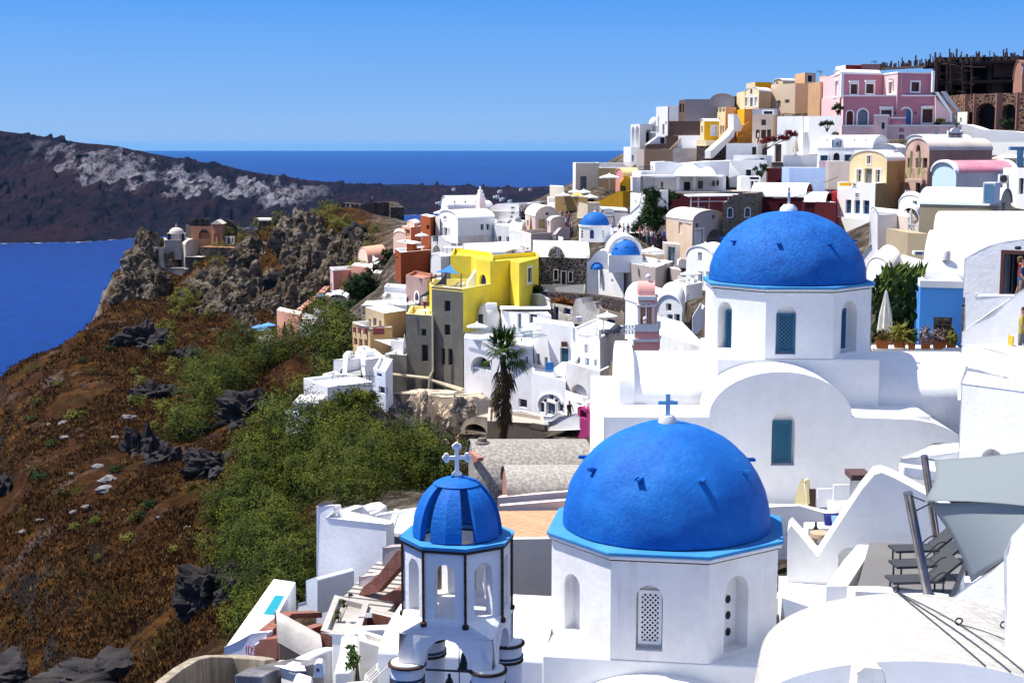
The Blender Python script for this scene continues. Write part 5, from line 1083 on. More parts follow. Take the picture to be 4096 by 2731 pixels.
vault('pink_house','low pink vaulted roof below the salmon terrace house',[(-75,214),(70,210),(75,217)],690,635,790,pl((.78,.54,.44),.3),ti=1,roofmat=pl((.74,.5,.4),.3))
parasol('white parasol in front of the rust-brown tower house',242,642,770,150,204)
parasol('white parasol left of the tall white house, under its gable',450,390,470,158,214)
house('white_house','low rough white house with two small dark windows right of the tall white house',[(1045,206),(1225,203)],552,745,pl((.76,.78,.79),.5),[(0,'n',1085,676,1122,738),(0,'n',1178,682,1208,740)],back=5)
vault('white_house','low white barrel roof left of the cream chapel house',[(1210,200),(1335,196),(1390,205)],640,560,800,WHITE,ti=1,gable=1)
house('white_house','white stepped roofs with water tanks behind the low rough white house',[(1050,218),(1380,214)],500,570,WHITE,back=5)
for x,y in ((1090,535),(1212,530),(1300,500)): mb = MB(); c = at(x,y,211); mb.box(c,.9,.7,.6,(1,.3,0)); mb.box(c+V((.1,0,.4)),.5,.5,.2); tag(obj('roof_box',mb,WTRIM),'small white box on the stepped white roofs','roof box','small boxes on the stepped white roofs')
r,W = vault('cream_house','cream house with broad arched gable, pale green door and small square window',[(1388,202),(1500,194),(1752,196)],462,352,640,pl((.62,.52,.46),.3),[(1,'y',1535,490,1610,626),(1,'n',1615,415,1648,444),(0,'w',1408,495,1424,570)],gable=1,ti=1,roofmat=pl((.84,.78,.70),.3))
vault('cream_house','small cream annex with little arched roof beside the broad arched gable',[(1632,193),(1668,191),(1848,193)],512,465,640,pl((.60,.51,.46),.3),[(0,'w',1640,500,1652,560)],gable=1,ti=1,roofmat=WHITE)
r,W = house('taupe_house','taupe terrace house with low parapet and three small white-framed windows',[(1326,190),(1452,182),(1882,188)],652,890,pl((.44,.37,.37),.3),[(0,'ws',1332,782,1350,838),(0,'ws',1364,790,1382,846),(0,'ws',1404,800,1424,838)],ti=1,mats=[pl((.76,.72,.70),.3),pl((.44,.37,.37),.3)],parapet=.5,roofmat=TAUPE)
block('parapet','stepped taupe parapet end on the terrace house by the crowded street',[(1725,660),(1790,586),(1882,584),(1882,720),(1725,720)],(184.5,187.5),.5,pl((.44,.37,.37),.3),bevel=.02)
parasol('closed orange parasol on the taupe house terrace',1450,460,640,34,188,paint((.5,.2,.03),.8),closed=True)
vault('white_house','long white barrel roof behind the yellow house',[(700,180),(740,172),(1330,176)],900,788,960,WHITE,ti=1,over=.0)
house('white_house','white terrace house with tiny window behind the blue sail',[(340,186),(460,178),(572,181)],920,1150,WHITE,[(0,'n',378,934,398,972)],ti=1)
block('arch_house','small white arched house front left of the yellow house',[(342,1150),(342,930),(352,890),(385,876),(430,880),(455,905),(460,1150)],(180,178),4,WHITE,bevel=.05,cat='house')
r = thing('pergola','thin white pergola on the terrace behind the yellow house','pergola',at(600,920,176))
for x in (475,522,690): mb = MB(); mb.box(at(x,860,176),.1,.1,120*mpp(176)); obj('post',mb,WTRIM,r)
mb = MB(); mb.box(at(590,803,177.5),220*mpp(177),3,.1); obj('roof',mb,WTRIM,r)
house('pool','dark shaded plunge recess under the thin white pergola',[(505,179),(660,178)],896,940,GREYBLUE,back=3,cat='pool',**NS,roofmat=DARK)
parasol('wide white parasol beside the taupe terrace house',1290,783,890,190,170,sides=4)
block('stair_wall','cream curved stair wall with orange door below the wide white parasol',[(1155,900),(1180,850),(1240,825),(1290,830),(1290,900)],172,1,pl((.74,.58,.5),.3),bevel=.05,wins=[('y',1238,822,1262,866)])
block('stair_wall','taupe rounded stair wall left of the taupe terrace house',[(1335,900),(1350,860),(1400,845),(1448,840),(1448,900)],174,1,TAUPE,bevel=.05)
YB2 = pl((.62,.50,.13),.3,dirt=(.5,.42,.16))
r = thing('yellow_house','bright yellow house with blue arched door, white steps and a tall grey wall below','house',at(1000,1500,152))
house('','',[(558,160),(790,158.5),(850,154.5),(1002,152)],950,1240,YELB,[(2,'dn',878,1092,955,1222,AR)],root=r,ti=3,back=12,roofmat=YELB,parapet=.5)
house('','',[(1000,152),(1222,154),(1225,153),(1320,150),(1536,157)],945,1430,YELB,[(3,'bs',1415,1034,1462,1180),(3,'n',1225,1350,1256,1394),(1,'n',1224,1350,1258,1394)],root=r,ti=0,back=9,roofmat=YELB,parapet=.5,zt=at(1000,958,152).z)
house('','',[(326,151),(352,149.0),(694,146),(1000,151.6)],1262,1700,YELB,root=r,ti=2,back=None,roofmat=pl((.80,.70,.30),.3),parapet=.8,mats=[YELB,CONC,YELB])
mb = MB(); stairs(mb,at(745,1195,155.2),at(848,1045,155.4),1.0,8); obj('stairs',mb,WHITE,r)
mb = MB()
for x,y in ((556,950),): pass
r2 = r
w = Wall(at(352,1300,148.8),at(694,1300,145.8),at(352,1920,148).z-2)
for wd in (('n',490,1388,558,1514),): pass
R(6)
house('','',[(1738,148.6),(2082,145.6)],432,1560,CONC,[(0,'n',1875,558,1944,684),(0,'n',1875,822,1942,948),(0,'n',1838,1085,1884,1270),(0,'n',1918,1090,1966,1278)],root=r,back=.9,seat=False,ctrl=True,parapet=.02,roofmat=YELB)
house('','',[(1452,149.5),(1742,147.8)],705,1560,CONC,[(0,'n',1620,872,1676,952),(0,'n',1622,1045,1697,1236)],root=r,back=8,ctrl=True,parapet=.6,roofmat=pl((.78,.68,.3),.3),mats=[CONC])
house('','',[(1215,150),(1452,149.2)],1150,1560,pl((.30,.27,.22),.7,dirt=(.5,.46,.38)),root=r,back=6,ctrl=True,parapet=.3,mats=[pl((.30,.27,.22),.7,dirt=(.5,.46,.38))])
PIPE = pl((.62,.55,.40),.4)
mb = MB(); mb.tube([at(1745,700,147.2),at(1748,1340,147.2),at(1715,1400,147.2),at(1700,1570,147.2)],.11,6); obj('drain',mb,PIPE,r)
mb = MB(); mb.tube([at(1280,1375,148.6),at(1480,1395,148.2),at(1720,1420,147.3)],.16,6); mb.tube([at(1735,1440,147),at(1900,1500,146.6),at(2082,1560,145.3)],[.12,.25,.3],6); obj('ledge',mb,PIPE,r)
sail('shade_sail','bright blue triangular shade sail over the yellow house terrace',[at(1945,160,155),at(1775,245,151),at(2045,265,149)],paint((.03,.17,.55),.8),.2,curve=.22)
sail('shade_sail','dark navy hanging sail beside the bright blue sail',[at(1910,250,155),at(1895,385,155),at(1770,392,152)],paint((.008,.02,.14),.8),.05,curve=.12)
sail('shade_sail','dark blue furled sail on the left pole of the grey wall terrace',[at(1710,445,152),at(1715,490,152),at(1612,530,150),at(1615,505,150)],paint((.01,.04,.25),.8),.05)
for x,y0,y1,Y in ((1737,250,405,150.5),(2062,265,425,148.6),(1608,505,620,150),(1473,548,688,149),(1895,250,410,154)): mb = MB(); mb.tube([at(x,y1,Y),at(x,y0,Y)],.06,6); tag(obj('pole',mb,METAL),'thin dark pole standing on the yellow house terraces','pole','thin poles on the yellow house terraces')
for x in (1950,2010): mb = MB(); c = at(x,408,150.5); mb.box(c,1.5,.6,.12,(1,.3,0)); mb.box(c+V((.6,.1,.25)),.5,.6,.08,(1,.3,1)); tag(obj('sun_lounger',mb,WTRIM),'white sun lounger under the bright blue sail','sun lounger','white loungers under the blue sail')
t = thing('table','round table on the small terrace of the man in a white shirt','table',at(1668,700,150.5)); mb = MB(); c = at(1668,665,150.5); mb.lathe(c,[(0,0),(.9,0),(.9,-.06),(0,-.06)],16); obj('top',mb,WTRIM,t); mb = MB(); mb.tube([c,c-V((0,0,.7))],.06); obj('leg',mb,METAL,t)
PEA = pl((.70,.44,.20),.5,dirt=(.55,.30,.08))
r,W = house('peach_house','peach-ochre house with red balcony panels and narrow windows left of the grey wall',[(1002,160),(1208,154),(1455,157)],700,870,PEA,[(0,'gw',1036,758,1064,848),(0,'g',1086,745,1126,848),(0,'gw',1152,775,1178,860)],ti=1,mats=[pl((.50,.38,.24),.3),PEA],roofmat=WHITE,parapet=.1)
house('','',[(858,158),(1052,152),(1300,153.5)],870,1270,PEA,[(0,'n',876,968,912,1062),(0,'n',932,976,968,1074),(0,'n',991,985,1028,1085)],root=r,ti=1,mats=[pl((.62,.44,.24),.35),PEA],parapet=.8)
RP = pl((.30,.08,.09),.4)
for x0,x1,y0,y1,Y in ((878,906,848,908,157.0),(932,964,856,918,155.3),(992,1028,864,928,153.0)): mb = MB(); mb.box(at((x0+x1)/2,(y0+y1)/2,Y),(x1-x0)*mpp(155)*1.1,.5,(y1-y0)*mpp(155),(1,-1.0,0)); obj('balcony_panel',mb,RP,r)
mb = MB(); a,b = at(1092,900,152.2),at(1202,895,153.0); mb.box((a+b)/2,(b-a).length,.3,72*mpp(152),b-a); obj('balcony_panel',mb,RP,r)
mb = MB(); a,b,c = at(862,828,158),at(1052,858,151.8),at(1208,846,153.2)
for p,q in ((a,b),(b,c),(at(1002,815,161),a)): mb.tube([p,q],.07); mb.tube([p-V((0,0,.25)),q-V((0,0,.25))],.04)
obj('handrail',mb,GREYW,r)
sail('shade_sail','white triangular sail beside the peach-ochre house',[at(1100,992,150),at(1290,988,150),at(1285,1062,148)],CANVAS,.15,curve=.1)
house('white_house','small white wall behind the closed white parasol by the grey wall',[(1285,152.5),(1420,151.5)],995,1110,WHITE,back=2)
parasol('closed white parasol against the grey wall',1437,930,1130,42,148.8,closed=True)
r = thing('pergola','thin white canopy with posts above the peach-ochre house','pergola',at(1100,700,166))
for x in (960,1020): mb = MB(); mb.box(at(x,660,164),.16,.16,110*mpp(164)); obj('post',mb,WTRIM,r)
mb = MB(); a,b = at(970,612,164),at(1240,603,164); mb.box((a+b)/2+V((0,2,0)),(b-a).length,5,.1,b-a); obj('canopy',mb,CANVAS,r)
house('white_house','white terrace with blue-shaded doors under the thin canopy',[(1105,168),(1460,166)],590,700,WHITE,[(0,'bs',1140,622,1200,656),(0,'bs',1278,614,1312,642)],back=4,parapet=.1)
house('white_house','white house with pierced white screen and satellite dish above the fig tree',[(1188,172),(1452,170)],505,600,WHITE,back=4)
house('white_house','upper plain white wall above the pierced white screen',[(1210,177),(1450,175)],402,520,WHITE,back=4)
w = Wall(at(1370,560,169.6),at(1432,560,169.4),at(1370,582,169.6).z); t = thing('lattice_screen','pierced white lattice screen above the thin canopy','screen',at(1400,582,169.5)); lattice(w,0,w.L,0,60*mpp(169),.3,.07,.02,WTRIM,t)
def dish(label,px,py,Y,r_,d):
 t = thing('satellite_dish',label,'satellite dish',at(px,py,Y)); c = at(px,py,Y); d = Vector(d).normalized(); q = d.to_track_quat('Z','Y').to_matrix()
 mb = MB(); n = 16; vs = []; fs = []
 for i in range(5):
  rr = r_*i/4
  for k in range(n): vs.append(c+q@V((rr*math.cos(2*PI*k/n),rr*math.sin(2*PI*k/n)*1.1,.35*rr*rr/r_)))
 for i in range(4): fs += [(i*n+k,i*n+(k+1) % n,(i+1)*n+(k+1) % n,(i+1)*n+k) for k in range(n)]
 mb.add(vs,fs); obj('reflector',mb,TAUPE,t); mb = MB(); mb.tube([c-V((0,0,r_*1.4)),c,c+d*r_*.9],r_*.05,5); obj('arm',mb,METAL,t)
dish('satellite dish on the white house above the thin canopy',1265,528,169,.42,(-.5,-1,.4))
r,W = house('pink_house','pinkish brown house with an arched dark window left of the blue sail',[(1450,172),(1685,166),(1790,172)],325,660,pl((.36,.25,.23),.5,dirt=(.25,.16,.15)),[(0,'bs',1552,462,1595,566,AR),(0,'n',1482,605,1512,640),(0,'n',1572,590,1602,640)],ti=1,mats=[pl((.36,.25,.23),.5,dirt=(.25,.16,.15)),pl((.62,.44,.40),.4)],roofmat=pl((.45,.2,.14),.4))
t = thing('sun_lounger','dark folded lounger on the roof of the pinkish brown house','sun lounger',at(1725,310,168)); mb = MB(); mb.box(at(1725,305,168),2.6,.7,.1,(1,.2,.15)); mb.box(at(1760,297,168.6),.8,.7,.08,(1,.2,.8)); obj('frame',mb,METAL,t)
parasol('little closed white parasol below the arched window of the pinkish house',1558,575,660,32,163,closed=True)
r,W = house('white_house','white house corner with blue-grey shutters and an outdoor stair, below the peach house',[(890,148),(1000,142),(1218,144)],1215,1420,WHITE,[(0,'gs',965,1262,998,1320)],ti=1)
house('','',[(908,150),(1000,146),(1105,147)],1132,1230,WHITE,[(0,'wn',918,1145,998,1228)],root=r,ti=1,seat=False)
house('blue_white_house','small pale lavender house with two dark square windows beside the grey wall',[(1088,132),(1222,130)],1312,1640,pl((.66,.70,.82),.3),[(0,'gw',1128,1352,1184,1410),(0,'gw',1148,1502,1218,1600)],back=8)
t = thing('staircase','grey outdoor stair climbing between white walls at the edge of the scrub','staircase',at(850,1390,145)); mb = MB(); stairs(mb,at(850,1395,142),at(846,1160,151),1.8,16); obj('flight',mb,pl((.4,.4,.4),.4),t); block('','',[(792,1395),(805,1150),(840,1118),(866,1118),(866,1150),(838,1150),(815,1395)],(143,150),.4,WHITE,root=t,part='side_wall',bevel=.03)
block('white_house','white arched gateway house at the edge of the scrub',[(648,1490),(648,1216),(800,1212),(800,1490)],(146,144),5,WHITE,cat='house',wins=[('o',718,1302,792,1485,dict(arch=True,dp=1.2))],ctrl=True)
house('white_house','white terrace with parapet stepping down below the arched gateway',[(530,138),(640,134),(780,136)],1445,1620,WHITE,ti=1,parapet=.7)
R(0)
house('white_house','white terrace with reclining chairs above the small blue-grey pool terrace',[(1215,131),(1310,126),(1490,129)],1548,1620,WHITE,ti=1,parapet=.3)
rail('railing','dark railing on the white terrace with reclining chairs',at(1330,1545,124),at(1500,1548,126),.95,METAL,8)
rail('railing','blue-grey crossed railing beside the small lavender house',at(1465,1530,130),at(1495,1530,130),1.0,GREYBLUE,2,True)
r = thing('shelter','white flat-roofed open shelter over a pale pool terrace at the scrub edge','shelter',at(1240,1700,118))
mb = MB(); a = at(1240,1598,117); mb.box(a,90*mpp(117)*1.2,4,.2); obj('roof',mb,WTRIM,r)
for x in (1205,1280): mb = MB(); mb.box(at(x,1640,115.5),.25,.25,1.6); obj('post',mb,GREYBLUE,r)
house('pool_terrace','pale blue-grey pool terrace ledge with low wall at the scrub edge',[(1143,116),(1228,111),(1300,114)],1690,1740,pl((.62,.68,.74),.3),ti=1,parapet=.15,cat='terrace',roofmat=pl((.35,.48,.58),.2))
rail('railing','thin dark railing on the pale pool terrace ledge',at(1145,1665,116),at(1200,1680,113),.7,METAL,4)
R(5)
r,W = house('stone_chapel','dark lava-stone chapel with white-framed door and two windows under white vaults',[(1500,168),(1538,163.5),(2080,161.5)],905,1330,LAVB,[(1,'ns',1706,1052,1748,1162),(1,'ds',1790,1068,1838,1222),(1,'ns',1870,1074,1910,1180)],ti=1,parapet=.1,cat='chapel')
block('forecourt_wall','long low white forecourt wall in front of the lava-stone chapel',[(1562,1310),(1562,1214),(2036,1216),(2036,1312)],(160.5,158),.4,pl((.74,.72,.70),.4),bevel=.05,ctrl=True)
t = thing('church','white vaulted church with a small bright blue dome and a second blue half dome','church',at(2150,1040,160)); DB3 = dome_paint(0)
vault('','',[(1470,172),(1500,166),(2090,164)],905,750,960,WHITE,root=t,ti=1,**NS)
block('','',[(2072,1400),(2072,975),(2110,945),(2150,880),(2200,845),(2260,838),(2320,850),(2390,900),(2700,1000),(2700,1040),(2342,1040),(2342,1400)],(157.5,156.5),8,WHITE,root=t,part='front_wall',bevel=.05)
w = Wall(at(1645,910,163.3),at(1828,910,161.5),at(1645,920,163).z); L = w.L
MATS['cur'] = LAVB; mb = MB(); mb.extrude([w.p(0,0),w.p(L,0)]+[w.p(L/2+L/2*math.cos(PI*k/14),118*mpp(162)*math.sin(PI*k/14)) for k in range(15)],(0,3,0)); nm = obj('niche_gable',mb,LAVB,t)
for yy in (838,866,894): mb = MB(); c = at(1752,yy,161.9); mb.extrude([c+V((.11*math.cos(2*PI*k/12),0,.13*math.sin(2*PI*k/12))) for k in range(12)],(0,.1,0)); obj('vent_hole',mb,DARK,nm); mb = MB(); ring(mb,Wall(c-V((.11,0,0)),c+V((.11,0,0)),c.z),[(.11+.11*math.cos(2*PI*k/12),.13*math.sin(2*PI*k/12)) for k in range(12)],.05,-.0,.05); obj('vent_rim',mb,WTRIM,nm)
def small_dome(cxx,cyy,Y,rx,drum,root,ledge=True,flat=.9,wins=True,m=None):
 C = at(cxx,cyy,Y); rr = rx*mpp(Y); ov = octo(C,rr*1.13,-20)
 if drum:
  mb = MB(); mb.prism([(p.x,p.y) for p in ov],C.z-drum,C.z); obj('drum',mb,WHITE,root,bevel=.04); mb = MB(); mb.prism([(p.x,p.y) for p in octo(C,rr*1.18,-20)],C.z-.1,C.z+.08); obj('ledge',mb,WTRIM,root)
 mb = MB(); mb.lathe(C+V((0,0,.08)),[(rr*math.cos(a*PI/32),rr*flat*math.sin(a*PI/32)) for a in range(17)],40); return obj('dome',mb,m or DB3,root,smooth=True),C,rr
d,C,rr = small_dome(2158,560,163,160,175*mpp(163),t)
for k,x in enumerate((2018,2126,2247)):
 c = at(x,655,163-(rr*1.13 if k == 1 else rr*.98)); mb = MB(); n = 10
 if k == 1: e = [c+V((q[0],-.06,q[1])) for q in arch_pts(-.21,.21,-.48,.45,8)]; mb.extrude(e,(0,.12,0)); obj('window',mb,NAVY,t)
 else:
  for dz in (-.28,0,.28): e = [c+V((.10*math.cos(2*PI*j/n),-.05,dz+.12*math.sin(2*PI*j/n))) for j in range(n)]; mb = MB(); mb.extrude(e,(0,.25,0)); obj('vent_hole',mb,DARK,t)
mb = MB(); c = C+V((0,0,rr*.9)); mb.lathe(c,[(.16,0),(.16,.12),(.06,.2),(0,.22)],10); mb.box(c+V((0,0,.4)),.07,.06,.5); mb.box(c+V((0,0,.46)),.3,.055,.07); obj('cross',mb,WTRIM,t)
R(3); block('','',[(120,1060),(120,910),(450,910),(450,1060)],(150.5,150.5),5,WHITE,root=t,part='apse_wall',bevel=.2)
d,C,rr = small_dome(283,912,153,162,0,t,flat=1.12)
for x,h in ((180,815),(290,800),(375,795)): mb = MB(); c = at(x,h,148.9); mb.box(c,.3,.5,.16); obj('spout',mb,DB3,t)
mb = MB(); pr = [at(285+196*math.cos(PI*k/16),880-205*math.sin(PI*k/16),156) for k in range(17)]; pi_ = [at(285+165*math.cos(PI*k/16),880-168*math.sin(PI*k/16),156) for k in range(16,-1,-1)]; mb.extrude(pr+pi_,(0,7,0)); obj('apse_vault',mb,WHITE,t,smooth=True)
mb = MB(); e = [at(285+172*math.cos(PI*k/16),900-172*math.sin(PI*k/16),156.5) for k in range(17)]; mb.extrude(e,(0,.3,0)); obj('apse_shade',mb,WHITE,t)
R(5); mb = MB(); w = Wall(at(2112,1045,156.9),at(2258,1045,156.6),at(2112,1045,156.9).z); L = w.L; mb.extrude([w.p(L/2+L/2*math.cos(PI*k/14),L*.55*math.sin(PI*k/14),.06) for k in range(15)],(0,.2,0)); nm = obj('niche',mb,paint((.02,.12,.38),.6),t)
mb = MB(); c = at(2185,1046,156.3); rr = 55*mpp(156); mb.lathe(c,[(rr*math.cos(a*PI/20),rr*1.1*math.sin(a*PI/20)) for a in range(11)],20); obj('niche_dome',mb,DB3,nm,smooth=True)
house('white_house','white chimney block on the terrace wall behind the small blue dome',[(1760,176),(1805,174)],684,760,WHITE,[(0,'n',1772,692,1790,708)],back=1.4,cat='chimney',**NS)
house('shop','taupe shop house with an oval white sign behind the small blue dome',[(2235,182),(2520,178)],365,520,pl((.36,.31,.32),.3),back=5,trim=WTRIM)
t = thing('sign','white oval shop sign with dark rim on the taupe shop house','sign',at(2315,440,178)); mb = MB(); c = at(2315,422,180.2); e = [c+V((.95*math.cos(2*PI*k/24),0,.5*math.sin(2*PI*k/24))) for k in range(24)]; mb.extrude(e,(0,-.06,0)); obj('rim',mb,METAL,t); mb = MB(); mb.extrude([c+(p-c)*.86+V((0,-.07,0)) for p in e],(0,-.03,0)); obj('panel',mb,WTRIM,t)
mb = MB(); mb.tube([c+V((-.45+.075*k,-.115,.07*math.sin(k*2.1))) for k in range(13)],.035,4); obj('lettering',mb,METAL,t)
R(3)
block('white_wall','white sloping stair wall left of the green creeper',[(175,640),(185,545),(240,470),(340,420),(440,330),(470,180),(520,170),(520,640)],(178,172),3,WHITE,bevel=.08)
house('white_house','small white shop with dark door beside the crowd',[(125,174),(255,172)],596,690,WHITE,[(0,'d',150,620,188,684)],back=4)
house('white_house','tall white stair tower between ochre wall and green creeper',[(365,186),(475,182)],205,480,WHITE,[(0,'n',388,275,402,312)],back=4)
R(5)
house('beige_house','grey-beige house below the white parasols at the ridge end',[(1668,224),(1815,220)],122,245,pl((.58,.52,.44),.3),back=5)
for i,(x,yt,wd) in enumerate(((1815,198,165),(1935,160,140),(2035,162,165),(2105,215,195),(1965,198,130))):
 parasol(['white parasol nearest the railing of the ochre terrace','white parasol at the back of the ochre terrace','white parasol in the middle back row of the ochre terrace','white parasol nearest the curving ochre wall','white and yellow parasol in the middle of the ochre terrace'][i],x,yt,320,wd,205+(3 if i in (1,2) else 0),paint((.75,.55,.1),.8) if i == 4 else None)
house('ochre_terrace','brown-ochre terrace wall with flower boxes under the white parasols',[(1725,207),(2080,203)],232,350,pl((.36,.23,.09),.3),back=5,cat='terrace',parapet=.02)
block('ochre_wall','long curving ochre wall climbing beside the crowded street',[(2080,420),(2080,330),(2150,300),(2230,270),(2310,235),(2370,200),(2420,180),(2470,180),(2470,360),(2300,362)],(196,192),2,OCH,bevel=.06,ctrl=True)
block('white_wall','cream curving street wall below the ochre terrace',[(1965,470),(1970,320),(1990,305),(2085,305),(2085,470)],(192,190),2,pl((.74,.62,.44),.3),bevel=.1)
house('white_house','white open porch with iron railing beside the ochre terrace',[(1640,214),(1720,211)],245,350,WHITE,back=4); rail('railing','iron railing on the white porch beside the ochre terrace',at(1655,300,210),at(1715,298,209),40*mpp(210),METAL,6)
r = thing('canopy','white lattice-edged canopy beyond the crowded street','canopy',at(1540,365,222)); mb = MB(); a,b = at(1450,325,222),at(1640,292,220); mb.box((a+b)/2,(b-a).length,4,.2,b-a); obj('roof',mb,CANVAS,r); w = Wall(at(1455,350,221),at(1635,350,219.5),at(1455,362,221).z); lattice(w,0,w.L,0,40*mpp(221),.5,.06,0,WTRIM,r)
# ------------------------------------------------------------------ lavender-shaded white houses round the palm
R(7)
LAV = pl((.79,.79,.82),.35,dirt=(.5,.48,.48))  # white walls, the lavender of their shade put into the colour
r,W = house('white_house','big white house under the glass balcony, with a wide arched opening behind the palm',[(432,142),(1196,134)],560,1380,LAV,[(0,'n',508,745,736,926,dict(arch=True,dp=1.2)),(0,'bs',915,800,952,878),(0,'bs',1110,760,1145,845),(0,'gw',1036,1226,1130,1338)],back=9,parapet=.05)
w = W[0]; rail('railing','',at(512,922,141),at(732,922,139),38*mpp(140),paint((.12,.2,.28),.6),7,True,root=r)
def glassmat():
 m,nt,b = nmat('balcony_glass'); b.inputs['Base Color'].default_value = (.55,.75,.78,1); b.inputs['Transmission Weight'].default_value = .85; b.inputs['Roughness'].default_value = .05; b.inputs['Alpha'].default_value = .5; return m
GL = glassmat()
for x0,y0,x1,y1,ya,yb,lab in ((432,545,765,580,141.5,137.5,'long clear glass balustrade on the roof edge behind the palm'),(765,445,1192,540,137.2,133,'tall clear glass balustrade round the bathers behind the palm')):
 mb = MB(); a,b = at(x0,(y0+y1)/2,ya),at(x1,(y0+y1)/2,yb); mb.box((a+b)/2,(b-a).length,.04,(y1-y0)*mpp(138),b-a); tag(obj('glass_balustrade',mb,GL),lab,'balustrade')
block('pool_ledge','white plunge pool ledge behind the tall glass balustrade',[(765,560),(765,508),(915,508),(918,535),(1190,535),(1190,560)],(136.6,133.2),2,WHITE,bevel=.03,cat='pool')
house('white_house','white house with grey tall door and square window above the bathers',[(840,150),(870,146),(1400,142)],262,560,LAV,[(1,'g',1024,286,1066,522),(1,'gw',1155,274,1242,396)],ti=1,parapet=.05)
rs_ = lofted([[(830+x,240-40*math.sin(PI*min(1,j/5)/2),145.6+j*1.6) for x in range(0,580,40)] for j in range(6)],WHITE,'sloping_roof',None); tag(rs_,'smooth white sloping roof below the yellow wall','roof')
r = thing('white_house','round white turret room with low dome roof beside the yellow wall','turret',at(690,560,147)); mb = MB(); c = at(700,560,149); rr = 130*mpp(148); hh = 240*mpp(148); mb.lathe(c,[(rr,-6),(rr,hh),(rr*.96,hh+.3),(rr*.8,hh+.9),(rr*.45,hh+1.35),(0,hh+1.5)],32); obj('wall',mb,WHITE,r,smooth=True)
mb = MB(); mb.box(at(616,356,146.4),.5,.4,1.1); obj('window',mb,DARK,r)
mb = MB(); c = at(738,208,147); mb.box(c,78*mpp(147),1.3,72*mpp(147),(1,-.4,0)); tag(obj('water_tank',mb,WTRIM,bevel=.06),'square white water tank on the roof beside the yellow wall','water tank')
parasol('white parasol beside the round turret and grey wall',578,388,580,238,141)
r = thing('parasol','flat white square parasol seen edge-on above the bathers','parasol',at(1180,540,135)); mb = MB(); mb.box(at(1178,462,135),225*mpp(135),2.2,.1,(1,0,.12)); obj('canopy',mb,CANVAS,r); mb = MB(); mb.tube([at(1185,545,136),at(1180,462,136)],.05); obj('pole',mb,METAL,r)
r,W = house('white_house','white house with dark teal door under a brown hood, right of the palm',[(1196,141),(1205,137.5),(1660,133)],372,950,LAV,[(1,'db',1232,728,1270,936),(1,'db',1325,768,1360,920),(1,'n',1496,662,1588,862)],ti=1,parapet=.3,back=None)
mb = MB(); u0,v1 = W[1].uv(1500,668); u1,v0 = W[1].uv(1584,860); mb.box(W[1].p((u0+u1)/2,(v0+v1)/2,-.2),u1-u0,.05,v1-v0,W[1].u); obj('door',mb,paint((.015,.07,.11),.5),r)
mb = MB(); mb.box(at(1541,627,133.6),66*mpp(134),.6,54*mpp(134)); obj('door_hood',mb,pl((.10,.06,.04),.5),r)
mb = MB(); mb.tube([at(1398,690,136),at(1398,500,136),at(1462,495,135.3),at(1462,430,135.3)],.035,5); obj('pipe',mb,GREYW,r)
r,W = house('white_house','white house with a roof terrace, small gabled window and pale blue door',[(1622,131),(1940,125),(2200,133)],552,920,pl((.80,.81,.84),.3),[(0,'ns',1772,622,1806,732),(0,'gw',1688,762,1720,850),(0,'dbs',1772,768,1822,914),(0,'gw',1868,788,1902,874)],ti=1,mats=[pl((.80,.81,.84),.3),pl((.60,.56,.56),.35)],parapet=.2)
for x,y0,y1,Y in ((1646,436,555,130.5),(1902,412,500,132),(1938,462,560,125.2),(1978,345,560,128.5)): mb = MB(); mb.box(at(x,(y0+y1)/2,Y),26*mpp(Y) if x != 1978 else .1,.5 if x != 1978 else .1,(y1-y0)*mpp(Y)); tag(obj('post',mb,WTRIM),'white corner post on the roof terrace with the black loungers','post','white posts on the lounger roof terrace')
mb = MB()
for yy in (470,510): mb.tube([at(1650,yy,130.5),at(1780,yy+18,127.8),at(1935,yy+5,125.2)],.018,4)
tag(obj('rope',mb,WTRIM),'slack white ropes strung between the posts of the lounger roof terrace','rope')
parasol('white octagonal parasol over the roof terrace with the black loungers',2015,275,545,240,128)
def lounger(label,c,u,L=1.9,wd=.62,mat=METAL,grp=None,pad=None):
 c = Vector(c); u = Vector(u).normalized(); v = V((-u.y,u.x,0)); t = thing('sun_lounger',label,'sun lounger',c,grp); Z = V((0,0,1))
 mb = MB(); mb.box(c+u*(-.25)+Z*.34,L*.62,wd,.06,u); obj('seat',mb,pad or mat,t)
 mb = MB(); b0 = c+u*(L*.1)+Z*.36; d = (u*.75+Z*.6).normalized(); mb.box(b0+d*.36,.72,wd,.06,d,0,d.cross(v)); obj('backrest',mb,pad or mat,t)
 for a in (-.75,.35):
  for s in (-1,1): mb = MB(); mb.tube([c+u*a+v*(wd/2-.05)*s+Z*.34,c+u*a+v*(wd/2-.05)*s],.025,5); obj('leg',mb,mat,t)
 return t
lounger('black sun lounger with raised back on the roof terrace, the front one',at(2075,535,127.5),(.9,.3,0),2.8,1.0,METAL); lounger('black sun lounger behind another one on the roof terrace',at(2040,512,129.5),(.9,.3,0),2.8,1.0,METAL)
t = thing('table_set','small white table on the roof terrace left of the black loungers','table',at(1850,545,128)); mb = MB(); c = at(1850,480,128); mb.box(c,1.0,.9,.05); obj('top',mb,WTRIM,t)
for i in (-1,1):
 for j in (-1,1): mb = MB(); mb.tube([c+V((.4*i,.35*j,0)),c+V((.45*i,.4*j,-1.0))],.03,5); obj('leg',mb,WTRIM,t)
rail('gate','bright blue slatted garden gate right of the palm',at(1338,925,131),at(1422,925,130),95*mpp(131),BLUEP,9,rr=.045)
mb = MB(); stairs(mb,at(1500,910,130),at(1605,830,131),1.6,7); tag(obj('stairs',mb,WHITE),'white rounded steps beside the dark teal door','steps')
